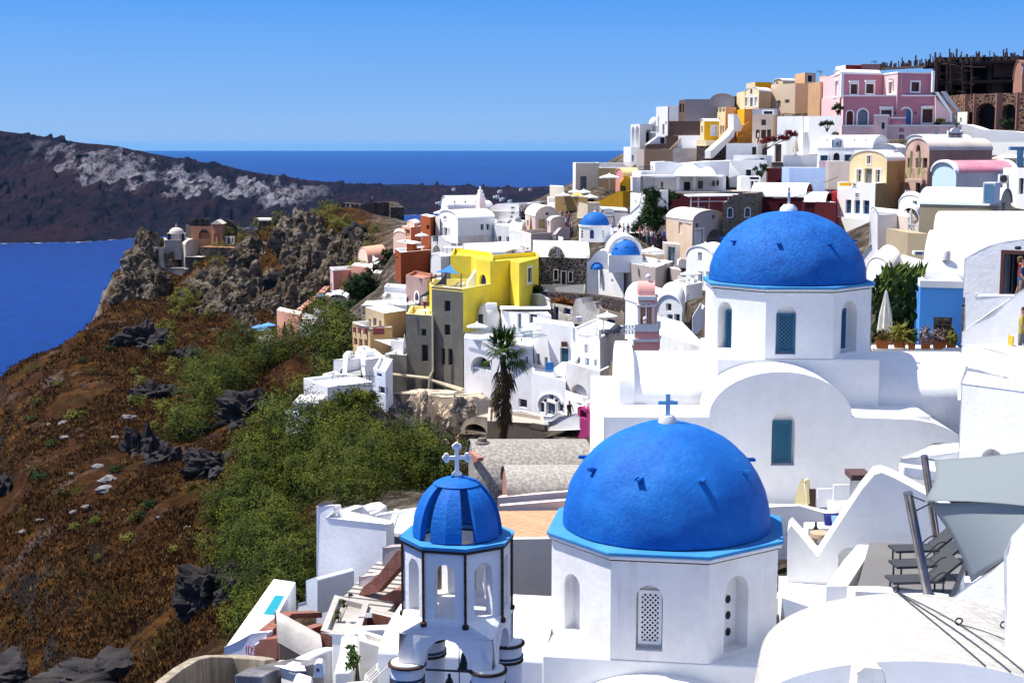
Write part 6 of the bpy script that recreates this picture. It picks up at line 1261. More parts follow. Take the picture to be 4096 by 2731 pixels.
r,W = house('white_house','white lower storey with arched door surround and grey windows, right of the palm',[(1196,131),(1560,126)],942,1420,LAV,[(0,'n',1374,1180,1422,1244),(0,'gs',1348,1262,1448,1425),(0,'gw',1264,1262,1322,1392),(0,'gw',1474,1258,1530,1384)],back=6,parapet=.3)
w = W[0]; c_ = [w.uv(1392+142*math.cos(PI*k/16),1290-122*math.sin(PI*k/16)) for k in range(17)]; i_ = [w.uv(1392+128*math.cos(PI*k/16),1290-110*math.sin(PI*k/16)) for k in range(16,-1,-1)]; mb = MB(); mb.extrude([w.p(*q) for q in c_+i_],w.n*.12); obj('arch_trim',mb,WTRIM,r)
for x in (1334,1457): mb = MB(); mb.lathe(at(x,1245,126.5),[(0,-.2),(.14,-.1),(.14,.1),(0,.2)],8); obj('wall_lamp',mb,METAL,r)
r,W = house('white_house','stained old white wall with blocked arches below the pale blue door',[(1560,127),(1940,122),(2140,127)],925,1225,pl((.74,.72,.72),.8,dirt=(.45,.42,.40)),[(0,'o',1620,1050,1800,1222,dict(arch=True,dp=.4)),(0,'ns',1870,1165,1946,1215)],ti=1,parapet=.4)
block('white_wall','curving white path wall below the lower storey right of the palm',[(880,1420),(900,1365),(1050,1370),(1180,1395),(1300,1425),(1400,1430),(1480,1395),(1520,1400),(1520,1480),(880,1480)],(124,120),.5,LAV,bevel=.06,ctrl=True)
block('white_wall','white yard walls with rounded tops left of the magenta wall',[(1375,1568),(1380,1490),(1440,1470),(1500,1430),(1680,1410),(1740,1450),(1760,1568)],(114,110),3,LAV,bevel=.12,ctrl=True)
house('white_house','small white curved-top hut with niche above the magenta wall',[(1575,118),(1760,115)],1222,1400,WHITE,[(0,'o',1680,1262,1752,1320,dict(dp=.4))],back=4,parapet=.05)
parasol('white parasol just above the magenta wall',1878,1232,1380,240,112)
house('magenta_wall','magenta garden wall with a dark slatted gate',[(1690,111),(1830,108),(1990,112)],1330,1500,MAG,[(0,'d',1720,1312,1790,1470)],ti=0,cat='wall',parapet=.1)
house('magenta_house','pink-magenta little house with a grey ladder-back chair outside',[(1830,106),(2030,103)],1372,1568,pl((.36,.05,.15),.5),back=4,roofmat=pl((.55,.25,.32),.4))
block('magenta_wall','magenta sloping wall rising toward the white church roof',[(1850,1340),(1960,1300),(2075,1240),(2075,1290),(1990,1370),(1850,1372)],(109,106),.4,MAG,bevel=.03)
house('dark_ruin','ruined dark shed with broken timbers below the path wall right of the palm',[(690,112),(1330,108)],1475,1620,pl((.14,.11,.09),.6),[(0,'n',1170,1500,1330,1600)],back=6,cat='ruin',roofmat=pl((.5,.42,.35),.6),parapet=.3)
R(7)
r,W = house('ruined_house','crumbling whitewashed stone ruin with navy blue doors below the chapel',[(1400,150),(1640,146),(1900,150)],215,400,stone((.5,.46,.42),(.75,.73,.7),1.6),[(0,'dn',1400,232,1424,345),(0,'dn',1428,206,1478,372),(0,'dn',1538,222,1610,306)],ti=1,roofmat=pl((.2,.15,.09),.5),mats=[stone((.5,.46,.42),(.75,.73,.7),1.6),pl((.62,.58,.54),.9,dirt=(.2,.17,.15))])
block('ruined_wall','jagged white ruin wall top with exposed stones beside the navy doors',[(1640,400),(1640,215),(1665,130),(1730,115),(1745,170),(1790,165),(1880,160),(1905,240),(1960,255),(1960,420)],(146,143),2,pl((.66,.62,.58),.95,dirt=(.16,.14,.13)),bevel=.15,ctrl=True)
vault('white_house','worn white vault roof rising behind the navy-door ruin',[(1115,156),(1385,151),(1420,158)],185,108,260,OLDWHITE,ti=1,roofmat=OLDWHITE)
mb = MB(); c = at(1706,350,142.5); mb.box(c,62*mpp(142),.5,56*mpp(142)); tag(obj('ac_unit',mb,WTRIM),'air conditioner hanging on the whitewashed stone ruin','air conditioner')
dish('white satellite dish on the slope right of the whitewashed stone ruin',1942,188,147,.75,(-.8,-1,.3))
strip_wall('stone_wall','dry dark stone retaining wall running below the domed church',[(1290,50,140,154),(1500,60,150,152),(1800,78,170,148),(2050,118,230,142),(2260,155,260,137)],1.2,LAVA,ctrl=True,bevel=0,low=2)
house('stone_terrace','brown stone terrace wall behind the octagonal white parasol',[(1955,140),(2210,136)],240,400,pl((.24,.19,.15),.7,dirt=(.12,.09,.07)),[(0,'dn',2020,345,2105,415)],back=5,cat='wall',roofmat=pl((.24,.19,.15),.7))
RUIN = pl((.62,.50,.36),1.0,dirt=(.11,.10,.095),streak=.5,sc=.42,bmp=1)
block('ruined_wall','peeling cream ruin wall with dark patches under the grey tower',[(-395,1700),(-385,1175),(-120,1185),(60,1200),(180,1215),(400,1210),(440,1230),(520,1290),(560,1380),(620,1420),(620,1700)],(144,136),4,RUIN,bevel=.15,ctrl=True,cat='ruin')
block('ruin_ledge','cream broken ledge with a low dark vault below the grey tower',[(390,1620),(400,1530),(450,1455),(560,1425),(680,1440),(700,1560),(700,1620)],(128,126),4,pl((.5,.4,.3),.9,dirt=(.1,.08,.07)),bevel=.2,cat='ruin',wins=[('n',440,1490,680,1615,dict(arch=True,dp=1.2))])
R(0)
# ------------------------------------------------------------------ salmon houses by the cliff
R(6)
SAL = pl((.74,.36,.25),.3,dirt=(.6,.3,.2))
house('salmon_house','salmon house with two closed navy parasols standing before it',[(20,205),(270,199),(300,203)],718,975,SAL,ti=1,roofmat=pl((.82,.66,.55),.3),parapet=.02)
house('salmon_house','low salmon house stepping down toward the white roofs',[(218,204),(420,199)],760,900,SAL,back=5,roofmat=pl((.84,.72,.62),.3),parapet=.02)
house('white_house','white curved plaster hut beside the salmon house',[(270,196),(395,194)],820,900,pl((.7,.74,.8),.2),back=4)
parasol('closed navy parasol, the taller one before the salmon house',110,785,975,52,197,paint((.012,.015,.03),.8),closed=True); parasol('closed navy parasol, the shorter one before the salmon house',177,795,880,26,198,paint((.012,.015,.03),.8),closed=True)
parasol('pale grey parasol on the roof of the salmon house',345,700,820,155,202,paint((.5,.5,.52),.8)); parasol('second pale grey parasol right of the salmon roof',420,735,830,140,199,paint((.45,.45,.47),.8))
SB = paint((.10,.30,.58),.8)
parasol('sky-blue parasol above the patterned stone wall',512,490,650,130,222,SB); parasol('sky-blue parasol beside the fig tree',662,452,560,140,226,SB)
SST = stone((.18,.06,.045),(.66,.36,.26),1.1,w=.09)
strip_wall('patterned_wall','pink wall studded with dark stones climbing the cliff foot',[(265,690,720,214),(400,580,700,218),(520,500,690,222),(610,400,560,232)],1.0,SST,bevel=.05,low=3,ctrl=True)
house('salmon_house','salmon terrace with pale top under the sky-blue parasols',[(545,222),(690,219)],500,580,SAL,back=4,parapet=.02,roofmat=pl((.84,.70,.6),.3))
house('white_house','white terrace house roofs between the sky-blue parasols and the scrub',[(425,210),(610,206)],655,760,WHITE,back=6,parapet=.1)
vault('white_house','flattened white vault roof on a grey stone base left of the fig tree',[(602,210),(808,207),(830,213)],560,505,610,LAVB,ti=1,roofmat=OLDWHITE)
r,W = house('pink_house','pink-brown tower house with white coping left of the fig tree',[(612,246),(645,240),(895,243)],222,470,pl((.50,.30,.24),.35),[(0,'n',620,360,632,450),(1,'n',716,372,748,396)],ti=1,mats=[LPINK,pl((.50,.30,.24),.35)],trim=WTRIM,parapet=.5)
house('salmon_house','salmon house block with rounded white-edged stair beside the fig tree',[(845,240),(1010,237)],170,290,SAL,back=6,parapet=.2)
block('stair_wall','salmon stepped stair wall with white coping below the pink-brown tower',[(670,500),(680,430),(760,390),(800,350),(800,500)],(235,233),1,SAL,bevel=.1)
r,W = vault('salmon_house','salmon vaulted house with a broad cream arch front and row of small windows',[(918,252),(1030,244),(1240,250)],120,-10,190,SAL,[(0,'w',928,108,942,150),(0,'w',946,112,960,152),(0,'w',966,115,980,155),(0,'w',985,120,1000,158)],ti=1,gmat=pl((.80,.62,.5),.3),roofmat=SAL)
sail('shade_sail','white twisted sail stretched in front of the salmon vaulted house',[at(1085,55,240),at(1155,90,238),at(1000,180,236),at(1080,240,234)],CANVAS,.2,curve=.2)
parasol('white parasol right of the twisted sail, before the fig tree top',1165,120,230,145,228)
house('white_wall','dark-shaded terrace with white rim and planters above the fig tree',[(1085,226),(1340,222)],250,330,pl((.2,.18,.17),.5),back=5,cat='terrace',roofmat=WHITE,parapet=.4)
strip_wall('stone_wall','rough stone retaining wall above the fig tree',[(1120,270,340,214),(1300,290,380,206),(1450,330,420,198)],1.2,LAVB,bevel=0,low=2,ctrl=True)
R(0)
house('terrace','round grey lookout terrace of blue parasols at the cliff foot',[(1030,204),(1075,200),(1115,203)],1362,1420,pl((.4,.38,.36),.6),ti=1,parapet=.4)
for i,(x,y,w_) in enumerate(((1040,1298,66),(1075,1290,62),(1058,1310,60))): parasol('pale sky-blue parasol on the round grey lookout terrace',x,y,1370,w_,202+i,SB,group='blue parasols on the round lookout')
# ------------------------------------------------------------------ right foreground terraces
R(14)
vm = pl((.54,.525,.495),.42,dirt=(.22,.195,.165),streak=.0,bmp=.9,sc=5)
r = thing('white_house','weathered white barrel roof with mould stains in the bottom right corner','house',at(900,1600,24))
rows = []
for j in range(9):
 s = j/8; Y = 27.5-7.5*s
 rows.append([(920-(860+120*s)*math.cos(PI*(k/28))*1.0+40*s,1420+392*s-(398-20*s)*math.sin(PI*k/28)**.85,Y) for k in range(29)])
lofted(rows,vm,'roof',r); P_b = [at(*q) for q in rows[0]]; mb = MB(); mb.add(P_b+[V((p.x,p.y+.02,p.z-4)) for p in P_b],[(i,i+1,29+i+1,29+i) for i in range(28)]); obj('back_wall',mb,WHITE,r); P_b = [at(*q) for q in rows[-1]]; mb = MB(); mb.add(P_b+[V((p.x,p.y+.02,p.z-4)) for p in P_b],[(i,i+1,29+i+1,29+i) for i in range(28)]); obj('end_wall',mb,WHITE,r)
block('','',[(175,1700),(180,1350),(235,1335),(262,1400),(275,1700)],(26.5,26.3),.6,WHITE,root=r,part='kerb',bevel=.08)
mb = MB(); mb.prism([(2.5,9),(12,9),(12,19.4),(2.5,19.4)],CAMZ-13,CAMZ-9); tag(obj('roof_terrace',mb,WHITE),'white roof terrace below the end of the weathered barrel roof','roof')  # unseen floor added below to bounce sunlight onto the roof's end wall
block('bell_cote','small white chimney cap with arched opening at the bottom right',[(640,1640),(655,1500),(700,1478),(790,1480),(820,1510),(830,1640)],(19.2,19.2),.4,OLDWHITE,bevel=.02,cat='chimney')
def RS(u,s): s = min(1,max(0,s)); return at(920-(860+120*s)*math.cos(PI*u)+40*s,1420+392*s-(398-20*s)*math.sin(PI*u)**.85,27.5-7.5*s)+V((0,0,.03))
mb = MB(); NODE = [(.49,.0),(.62,.42),(.74,.30),(.76,.52)]
for a,b in ((NODE[0],NODE[1]),(NODE[0],(.66,1)),(NODE[0],(.72,1)),(NODE[1],NODE[3]),(NODE[1],(.78,1)),(NODE[2],NODE[3]),(NODE[3],(.84,.9))): mb.tube([RS(a[0]+(b[0]-a[0])*k/12,a[1]+(b[1]-a[1])*k/12) for k in range(13)],.011,5)
tag(obj('rope',mb,METAL),'dark twisted ropes stretched over the weathered barrel roof','rope')
for a in NODE: mb = MB(); c = RS(*a); mb.tube([c+V((.06*math.cos(k*PI/5),.02*k/5,.04+.06*math.sin(k*PI/5))) for k in range(11)],.016,6); tag(obj('rope_ring',mb,METAL),'knotted iron ring holding the ropes on the weathered barrel roof','ring','iron rings on the barrel roof')
strip_wall('parapet','white U-shaped parapet round the sunken lounger terrace',[(1290,778,1000,37.6),(1000,762,1000,38.2),(745,748,950,38.6),(690,830,1050,36.8),(590,985,1200,34.3),(640,1005,1250,33.8),(900,1020,1250,33.5),(1185,1062,1250,33)],.5,WHITE,bevel=.08,low=.2)
mb = MB(); a,b,c,d = at(640,1010,33.6),at(1200,1060,33.2),at(1330,900,38),at(720,880,38.4); z = min(a.z,b.z)-.05; mb.prism([(p.x,p.y) for p in (a,b,c,d)],z-.4,z); tag(obj('terrace',mb,pl((.17,.165,.165),.4)),'grey floor of the sunken lounger terrace','terrace'); ZT = z  # floor colour darkened: the shade inside the parapets is put into it
for k,(x,Y) in enumerate(((1060,36.6),(1075,35.2),(1065,33.9))):
 p = at(x,900,Y); p.z = ZT; t = lounger(['black sling lounger furthest back on the sunken terrace','black sling lounger in the middle of the sunken terrace','black sling lounger nearest the front of the sunken terrace'][k],p,(1,.1,0),2.0,.62,METAL,pad=paint((.04,.044,.05),.7))
 v = V((-.1,1,0))
 for s in (-1,1): mb = MB(); mb.tube([p+v*.3*s+V((.02+.62*q/8,0,.36+.22*math.sin(PI*q/8))) for q in range(9)],.018,5); obj('armrest',mb,METAL,t)
block('white_house','white sloping prow-shaped wall with arched niche beside the sunken terrace',[(225,1400),(228,640),(250,615),(320,690),(410,800),(560,570),(680,390),(755,300),(800,292),(880,320),(1090,432),(1290,560),(1290,860),(700,760),(575,985),(575,1400)],(40.2,39.2),1.1,WHITE,bevel=.12,cat='house',wins=[('o',535,745,682,1000,dict(arch=True,dp=.5))])
r = thing('terrace','round-ended white terrace bay with bench, stool and bottle','terrace',at(420,800,42)); mb = MB()
path = [(228,640),(240,612),(290,600),(380,590),(470,585)]; n = len(path)
block('','',[(95,800),(95,497),(300,500),(480,540),(560,570),(560,640),(470,620),(300,630),(230,660),(228,800)],(45,44.5),.5,WHITE,root=r,part='parapet',bevel=.1)
mb = MB(); c = at(430,760,42); mb.prism([(at(240,700,40.3).x,40.4),(at(560,700,40.3).x,40.4),(at(600,700,44.5).x,44.4),(at(230,700,44.5).x,44.4)],c.z-.6,c.z); obj('floor',mb,pl((.3,.28,.27),.4),r); ZB = c.z
mb = MB(); b_ = at(500,650,43); b_.z = ZB+.25; mb.box(b_,1.6,.7,.5); obj('bench',mb,WHITE,r,bevel=.04)
t = thing('stool','rustic wooden stool with splayed legs on the round white terrace bay','stool',at(428,750,41.5)); mb = MB(); c = at(428,660,41.5); mb.lathe(c,[(0,.04),(.30,.04),(.31,-.08),(0,-.08)],16); obj('seat',mb,pl((.45,.33,.22),.6),t)
for k in range(4): mb = MB(); a = k*PI/2+.5; d = V((math.cos(a),math.sin(a),0)); mb.tube([c+d*.16-V((0,0,.07)),c+d*.27-V((0,0,.62))],.04,6); obj('leg',mb,pl((.45,.30,.16),.5),t)
mb = MB(); c = at(398,690,42.2); mb.lathe(c,[(0,0),(.1,0),(.11,.25),(.04,.38),(.035,.5),(0,.5)],12); tag(obj('bottle',mb,paint((.02,.05,.012),.15),smooth=True),'green glass bottle beside the rustic stool','bottle')
def cushion(label,x,y,Y,s,m,rx=.3):
 mb = MB(); n = 8; c = at(x,y,Y); vs = []
 for sg in (1,-1):
  for i in range(n+1):
   for j in range(n+1):
    u,v = i/n*2-1,j/n*2-1; e = (1-u*u)*(1-v*v); k = 1-.10*(1-max(abs(u),abs(v)))*0; vs.append(c+V((u*s*(1-.08*(1-abs(v))),sg*.10*e**.5+v*s*.35,v*s*(1-.08*(1-abs(u))))))
 m_ = (n+1)**2; mb.add(vs,[(o+i*(n+1)+j,o+(i+1)*(n+1)+j,o+(i+1)*(n+1)+j+1,o+i*(n+1)+j+1) for o in (0,m_) for i in range(n) for j in range(n)]); tag(obj('cushion',mb,m,smooth=2),label,'cushion')
cushion('white cushion on the bench of the round terrace bay',540,530,43.6,.36,CANVAS); cushion('royal blue cushion on the bench of the round terrace bay',497,585,43.0,.24,NAVY); cushion('patterned light blue cushion next to the royal blue one',540,595,42.9,.22,pl((.12,.30,.62),.6,dirt=(.6,.7,.8)))
block('white_wall','low white yard wall at the foot of the second church',[(92,800),(92,497),(300,497),(300,520),(480,545),(480,800)],(46,45.6),.35,WHITE,bevel=.05)
block('yard_wall','curved yellow-white pillar at the second church wall',[(272,500),(285,420),(300,360),(318,335),(335,350),(342,500)],(50,49.8),.6,pl((.80,.66,.30),.4,dirt=(.8,.78,.74)),bevel=.08)
for i,(x0,x1,y0,y1) in enumerate(((345,400,385,505),(405,502,382,500),(503,606,358,462))): mb = MB(); c = at((x0+x1)/2,(y0+y1)/2,50.2-i*.2); mb.box(c,(x1-x0)*mpp(50),.08,(y1-y0)*mpp(50),(1,.1,0)); tag(obj('board',mb,pl((.74,.75,.78),.3) if i else BROWN,bevel=.01),['weathered narrow dark board leaning on the second church wall','white panel leaning left of a taller one on the church wall','tallest white panel leaning on the church wall'][i],'panel')
block('chimney','white square chimney with flat dark slab top against the second church',[(612,460),(612,318),(712,318),(712,400),(650,460)],(48,47.8),.9,WHITE,bevel=.04,cat='chimney')
mb = MB(); mb.box(at(657,300,47.9),122*mpp(48),1.0,34*mpp(48)); tag(obj('slab',mb,pl((.10,.06,.06),.5)),'dark brown slab capping the white square chimney','slab')
block('white_house','white box balcony with wrapped air conditioner, upper right',[(920,420),(922,202),(1258,175),(1258,420)],(44,43),2.5,WHITE,bevel=.06,cat='balcony')
mb = MB(); c = at(1052,290,43.2); mb.box(c,1.35,.5,.36,(1,.05,-.15)); tag(obj('wrapped_box',mb,paint((.75,.78,.82),.25),bevel=.06),'plastic-wrapped white air conditioner on the box balcony','air conditioner')
MAST = paint((.33,.31,.30),.28,1.0,var=.3)
for lab,a,b,rr in (('leaning steel mast nearest the loungers',(962,418,32.3),(1085,1046,32.6),.105),('leaning steel mast behind the nearer one',(1060,192,37.4),(1148,776,37.8),.095)):
 t = thing('mast',lab,'mast',at(*b)); mb = MB(); mb.tube([at(*b),at(*a)],rr,16); obj('tube',mb,MAST,t,smooth=True); mb = MB(); p = at(*a); d = (at(*a)-at(*b)).normalized(); mb.tube([p,p+d*.03],rr*1.05,16); obj('cap',mb,MAST,t); mb = MB(); q = at(*b); mb.tube([q,q+d*.06],rr*1.5,12); obj('foot',mb,METAL,t)
SAILM,nt,b = nmat('sail_cloth'); b.inputs['Base Color'].default_value = (.30,.34,.355,1); b.inputs['Roughness'].default_value = .9; tl = N(nt,'ShaderNodeBsdfTranslucent'); tl.inputs[0].default_value = (.52,.57,.60,1); ms = N(nt,'ShaderNodeMixShader'); ms.inputs[0].default_value = .5
nt.links.new(b.outputs[0],ms.inputs[1]); nt.links.new(tl.outputs[0],ms.inputs[2]); nt.links.new(ms.outputs[0],nt.nodes['Material Output'].inputs[0]); wv = noi(nt,pos(nt,1,1,1),2.5,6,.7); bump(nt,b,wv,.25,.05)
sail('shade_sail','large pale grey shade sail, upper part, stretched from the rear steel mast',[at(1120,212,37),at(1900,130,32),at(1900,520,27),at(1062,462,32.6)],SAILM,.35,curve=.10)
sail('shade_sail','large pale grey shade sail, lower part, dropping behind the white diagonal wall',[at(1085,470,32.8),at(1900,430,28),at(1900,620,26),at(1350,955,31)],SAILM,.2,curve=.10)
mb = MB()
for a,b in (((985,432,32.2),(1062,462,32.6)),((1005,522,32.3),(1092,480,32.7)),((1075,203,37.3),(1120,213,37))): mb.tube([at(*a),at(*b)],.018,6)
tag(obj('rigging',mb,METAL),'short wires tying the shade sails to the steel masts','wires')
block('stair_wall','broad white diagonal parapet below the shade sail',[(1170,1090),(1340,965),(1470,880),(1562,812),(1700,720),(1700,1120),(1562,1110),(1410,1230),(1300,1160)],(29.5,27.5),.9,WHITE,bevel=.12)
block('white_house','bright roofed white wall in blue shade, cut by the right edge',[(1562,1700),(1562,770),(1600,690),(1690,590),(1800,520),(1800,1700)],(22.5,21.5),3,pl((.82,.82,.83),.25),bevel=.15,cat='house')
house('yard','white ground-level terrace right of the front church drum',[(150,40.8),(700,40)],1050,1150,WHITE,back=.8,parapet=.02,cat='terrace',ctrl=False)
mb = MB(); z = at(200,1330,35).z; mb.prism([(6.2,30.5),(16,28.5),(16,40.8),(7.6,40.8)],z-3,z); tag(obj('roof_terrace',mb,WHITE),'flat sunlit white roof between the front church and barrel roof','roof')
R(0); z = at(3062,2030,52).z-.1; mb = MB(); mb.prism([(2.6,46.6),(17,46.6),(17.5,52.25),(2.6,52.25)],z-2,z); tag(obj('courtyard',mb,WHITE),'white paved courtyard at the foot of the second church front wall','courtyard'); FOOT.append(([Vector(q) for q in ((2.6,46.6),(17,46.6),(17.5,52.25),(2.6,52.25))],z-.3))
# ------------------------------------------------------------------ left foreground
R(11)
r = thing('white_house','tall plain white house wall with a chimney stub, left of the bell tower','house',at(1460,1010,66))
block('','',[(1212,1060),(1212,228),(1330,225),(1332,262),(1290,305),(1715,352),(1718,1060)],(64,61.5),.5,pl((.80,.80,.82),.2),root=r,bevel=.06,wins=[('ns',1462,815,1500,885)],ctrl=True)
house('','',[(1290,64.2),(1716,61.8)],330,1000,WHITE,root=r,back=2.4,seat=True,ctrl=False,parapet=.25)
mb = MB(); c = at(1270,215,64.2); mb.box(c,.62,.5,.06,(1,.3,.05)); mb.box(c-V((0,0,.14)),.3,.3,.2); obj('chimney_cap',mb,METAL,r)
block('white_wall','white curved roof parapet behind the tall plain wall',[(1330,330),(1340,262),(1420,268),(1480,245),(1540,240),(1590,270),(1600,330)],(66.8,65.8),1.5,WHITE,bevel=.15)
block('white_wall','white parapet with a long straight top leading to the bell tower',[(1600,420),(1600,295),(1930,246),(2200,210),(2200,420)],(66,64),.6,WHITE,bevel=.05,wins=[('g',1735,430,1830,520)] if 0 else ())
house('white_house','white recess with grey shuttered door beside the tall plain wall',[(1716,62.5),(1960,61.5)],405,560,WHITE,[(0,'g',1736,436,1830,540)],back=4,parapet=.1)
R(12)
TILE = brick((.48,.25,.13),(.58,.34,.20),(.30,.2,.14),3.2)
r = thing('terrace','terracotta tiled roof terrace with pale pink kerbs between bell tower and front dome','terrace',at(950,700,71)); a,b,c,d = at(620,648,70),at(1300,645,70),at(1300,465,75.8),at(640,490,75.5)
z = a.z; mb = MB(); mb.prism([(p.x,p.y) for p in (a,b,c,d)],z-.4,z); obj('tiles',mb,TILE,r); CTRL.append((a.x,a.y,z-6)); CTRL.append((c.x,c.y,z-2))
block('','',[(600,1200),(600,655),(1300,642),(1300,1200)],(69.9,69.9),.4,WHITE,root=r,part='front_wall',bevel=.03)
block('','',[(785,470),(785,382),(1300,342),(1300,400),(800,440)],(78,77),.5,pl((.80,.66,.62),.3),root=r,part='kerb',bevel=.03)
block('','',[(785,480),(790,440),(1300,398),(1300,455)],(76.5,75.8),.6,pl((.74,.66,.62),.3),root=r,part='step',bevel=.03)
GV = pl((.36,.335,.30),.7,dirt=(.17,.155,.14),bmp=1,sc=5); RBRK = brick((.40,.13,.08),(.32,.10,.06),(.5,.42,.36),4)
r,W = vault('grey_house','grey rough concrete barrel roof with brick edging and a squat stone chimney',[(598,90),(650,83),(1400,83)],345,98,420,GV,gmat=GV,roofmat=GV,ti=1,over=.02)
block('','',[(590,110),(598,88),(655,130),(655,150),(630,160)],(84,83),.4,RBRK,root=r,part='brick_edge',bevel=0)
mb = MB(); a,b = at(650,92,91),at(1400,76,91); mb.box((a+b)/2,(b-a).length,.4,.25,b-a); obj('brick_edge',mb,RBRK,r)
vault('grey_house','lower grey concrete barrel roof with brick edge in front of the chimney roof',[(815,82),(860,78),(1400,78)],372,232,420,RBRK,roofmat=pl((.42,.39,.35),.6,dirt=(.2,.185,.165),bmp=1,sc=6),ti=1,over=.02)
mb = MB(); c = at(686,118,86); mb.lathe(c,[(.48,0),(.45,.85),(.3,.9),(.26,1.1),(0,1.1)],14); tag(obj('chimney',mb,stone((.2,.17,.15),(.3,.27,.24),5),smooth=True),'squat round stone chimney on the grey concrete barrel roof','chimney')
R(11)
BRK = brick((.30,.085,.05),(.22,.06,.04),(.22,.16,.13),3.4); CG = pl((.44,.41,.38),.7,dirt=(.22,.2,.18),bmp=.8)
block('brick_wall','long sloping raw brick stair wall climbing to the bell tower',[(1400,1070),(1540,810),(1640,735),(1790,545),(1830,540),(1830,640),(1640,850),(1545,870),(1450,1075)],(56,54),.4,BRK,bevel=0,ctrl=True)
mb = MB(); stairs(mb,at(1500,1000,54),at(1830,640,58),2.2,12); tag(obj('staircase',mb,CG),'raw concrete stair ramp beside the sloping brick wall','staircase')
block('pillar','short whitewashed brick pillar on the sloping brick wall',[(1515,900),(1515,735),(1610,728),(1612,800),(1545,900)],(56.2,55.8),.6,pl((.6,.5,.47),.7),bevel=.03,cat='pillar')
block('pillar','grey plastered block at the top of the sloping brick wall',[(1686,640),(1686,525),(1810,520),(1810,560),(1740,640)],(57.8,57.4),.6,pl((.36,.31,.32),.5),bevel=.03,cat='pillar')
block('brick_house','raw brick and concrete arch half hidden behind the bell tower',[(1610,1000),(1620,960),(1660,890),(1730,850),(1830,840),(1830,1000)],(55,54.5),3,BRK,bevel=.02,ctrl=True)
house('brick_wall','low brick parapet left of the bell tower base',[(1570,51),(1830,50)],985,1095,BRK,back=.6,roofmat=CG,parapet=.02,cat='wall')
r,W = vault('grey_house','raw grey barrel vault on brick walls in the bottom left building works',[(915,52),(935,50),(1240,47.5)],1210,1055,1420,pl((.075,.06,.055),.6),gmat=BRK,roofmat=CG,ti=1,over=.04,gable=0)
house('brick_house','stepped raw brick walls right of the grey barrel vault',[(1235,48.5),(1500,47.5)],1120,1300,BRK,back=4,roofmat=CG,parapet=.2)
block('brick_wall','raw brick wall stub left of the grey barrel vault',[(752,1320),(755,1260),(790,1230),(790,1190),(925,1180),(925,1325)],(51.5,50.5),2.5,BRK,bevel=0,ctrl=True)
block('brick_wall','narrow brick wall edging the white pool terrace',[(840,1175),(845,1150),(1030,1000),(1245,992),(1245,1030),(1060,1035),(900,1175)],(54,57),.5,BRK,bevel=0)
r = thing('pool_terrace','white pool terrace with a bright turquoise plunge pool at the scrub edge','pool',at(760,1250,56)); a,b,c,d = at(545,1240,54.5),at(800,1190,54.5),at(1060,985,63),at(900,990,63.5); z = (a.z+c.z)/2
mb = MB(); mb.prism([(p.x,p.y) for p in (a,b,c,d)],a.z-1.5,a.z); obj('deck',mb,WHITE,r,bevel=.05)
q = [a.lerp(b,.5)*.55+d.lerp(c,.5)*.45,a.lerp(b,.88)*.55+d.lerp(c,.88)*.45,a.lerp(b,.86)*.25+d.lerp(c,.86)*.75,a.lerp(b,.5)*.25+d.lerp(c,.5)*.75]; mb = MB(); mb.prism([(p.x,p.y) for p in q],a.z-.5,a.z+.012); obj('water',mb,paint((.012,.28,.34),.08,var=.1),r)
block('','',[(538,1310),(540,1245),(645,1195),(740,1150),(845,1140),(845,1170),(760,1230),(752,1315)],(54,53),.4,pl((.74,.74,.80),.3),root=r,part='front_wall',bevel=.05,ctrl=True)
mb = MB(); w = Wall(at(700,1280,53.2),at(770,1280,52.9),at(700,1290,53.1).z)
for u0,segs in ((.05,[((0,0),(0,.3))]),(.16,[((0,0),(.14,0)),((.14,0),(.14,.3)),((.14,.3),(0,.3)),((0,.3),(0,0))]),(.38,[((0,.02),(.14,0)),((.14,0),(.14,.16)),((.14,.16),(0,.17)),((0,.17),(.01,.3)),((.01,.3),(.14,.3))])):
 for p,q_ in segs: mb.tube([w.p(u0+p[0],p[1],.06),w.p(u0+q_[0],q_[1],.06)],.02,4)
tag(obj('graffiti',mb,pl((.3,.03,.05),.3)),'dark red hand-painted number 105 on the pool terrace wall','writing')
block('white_wall','white rounded low walls at the foot of the tall plain white house',[(1060,1000),(1075,930),(1130,915),(1132,765),(1200,740),(1215,760),(1215,1000)],(61,60),2,pl((.74,.78,.84),.3),bevel=.1,ctrl=True)
def boards():
 m,nt,b = nmat('board_marked_concrete'); b.inputs['Roughness'].default_value = .95
 v = pos(nt,5,5,.15); n1 = noi(nt,v,1,4,.7); n2 = noi(nt,pos(nt),1.2,6,.7)
 c = mixc(nt,1,ramp(nt,n1,[(.3,(.20,.16,.11)),(.7,(.46,.39,.29))]),ramp(nt,n2,[(.3,(.6,.6,.6)),(.7,(1.1,1.1,1.1))]),'MULTIPLY'); nt.links.new(c,b.inputs['Base Color']); bump(nt,b,n1,.6,.05); return m
BM = boards()
strip_wall('retaining_wall','curved board-marked concrete retaining wall in the bottom left',[(100,1510,1640,42),(240,1400,1640,43),(360,1330,1640,44),(450,1312,1560,45),(600,1318,1560,45.5),(760,1326,1530,45),(830,1335,1500,44)],.35,BM,bevel=.04,low=5)
strip_wall('concrete_ledge','pale concrete ledge running right of the curved retaining wall',[(700,1490,1600,40),(850,1380,1600,43.5),(935,1335,1600,46)],.9,pl((.62,.55,.47),.5),bevel=.04,low=1)
mb = MB()
for x,y in ((775,1400),(785,1420),(758,1440),(705,1470)): mb = MB(); mb.tube([at(x,y+40,42.6),at(x,y-25,42.6)],.025,5); tag(obj('rebar',mb,METAL),'rusty reinforcing bar sticking up by the concrete ledge','bar','reinforcing bars by the concrete ledge')
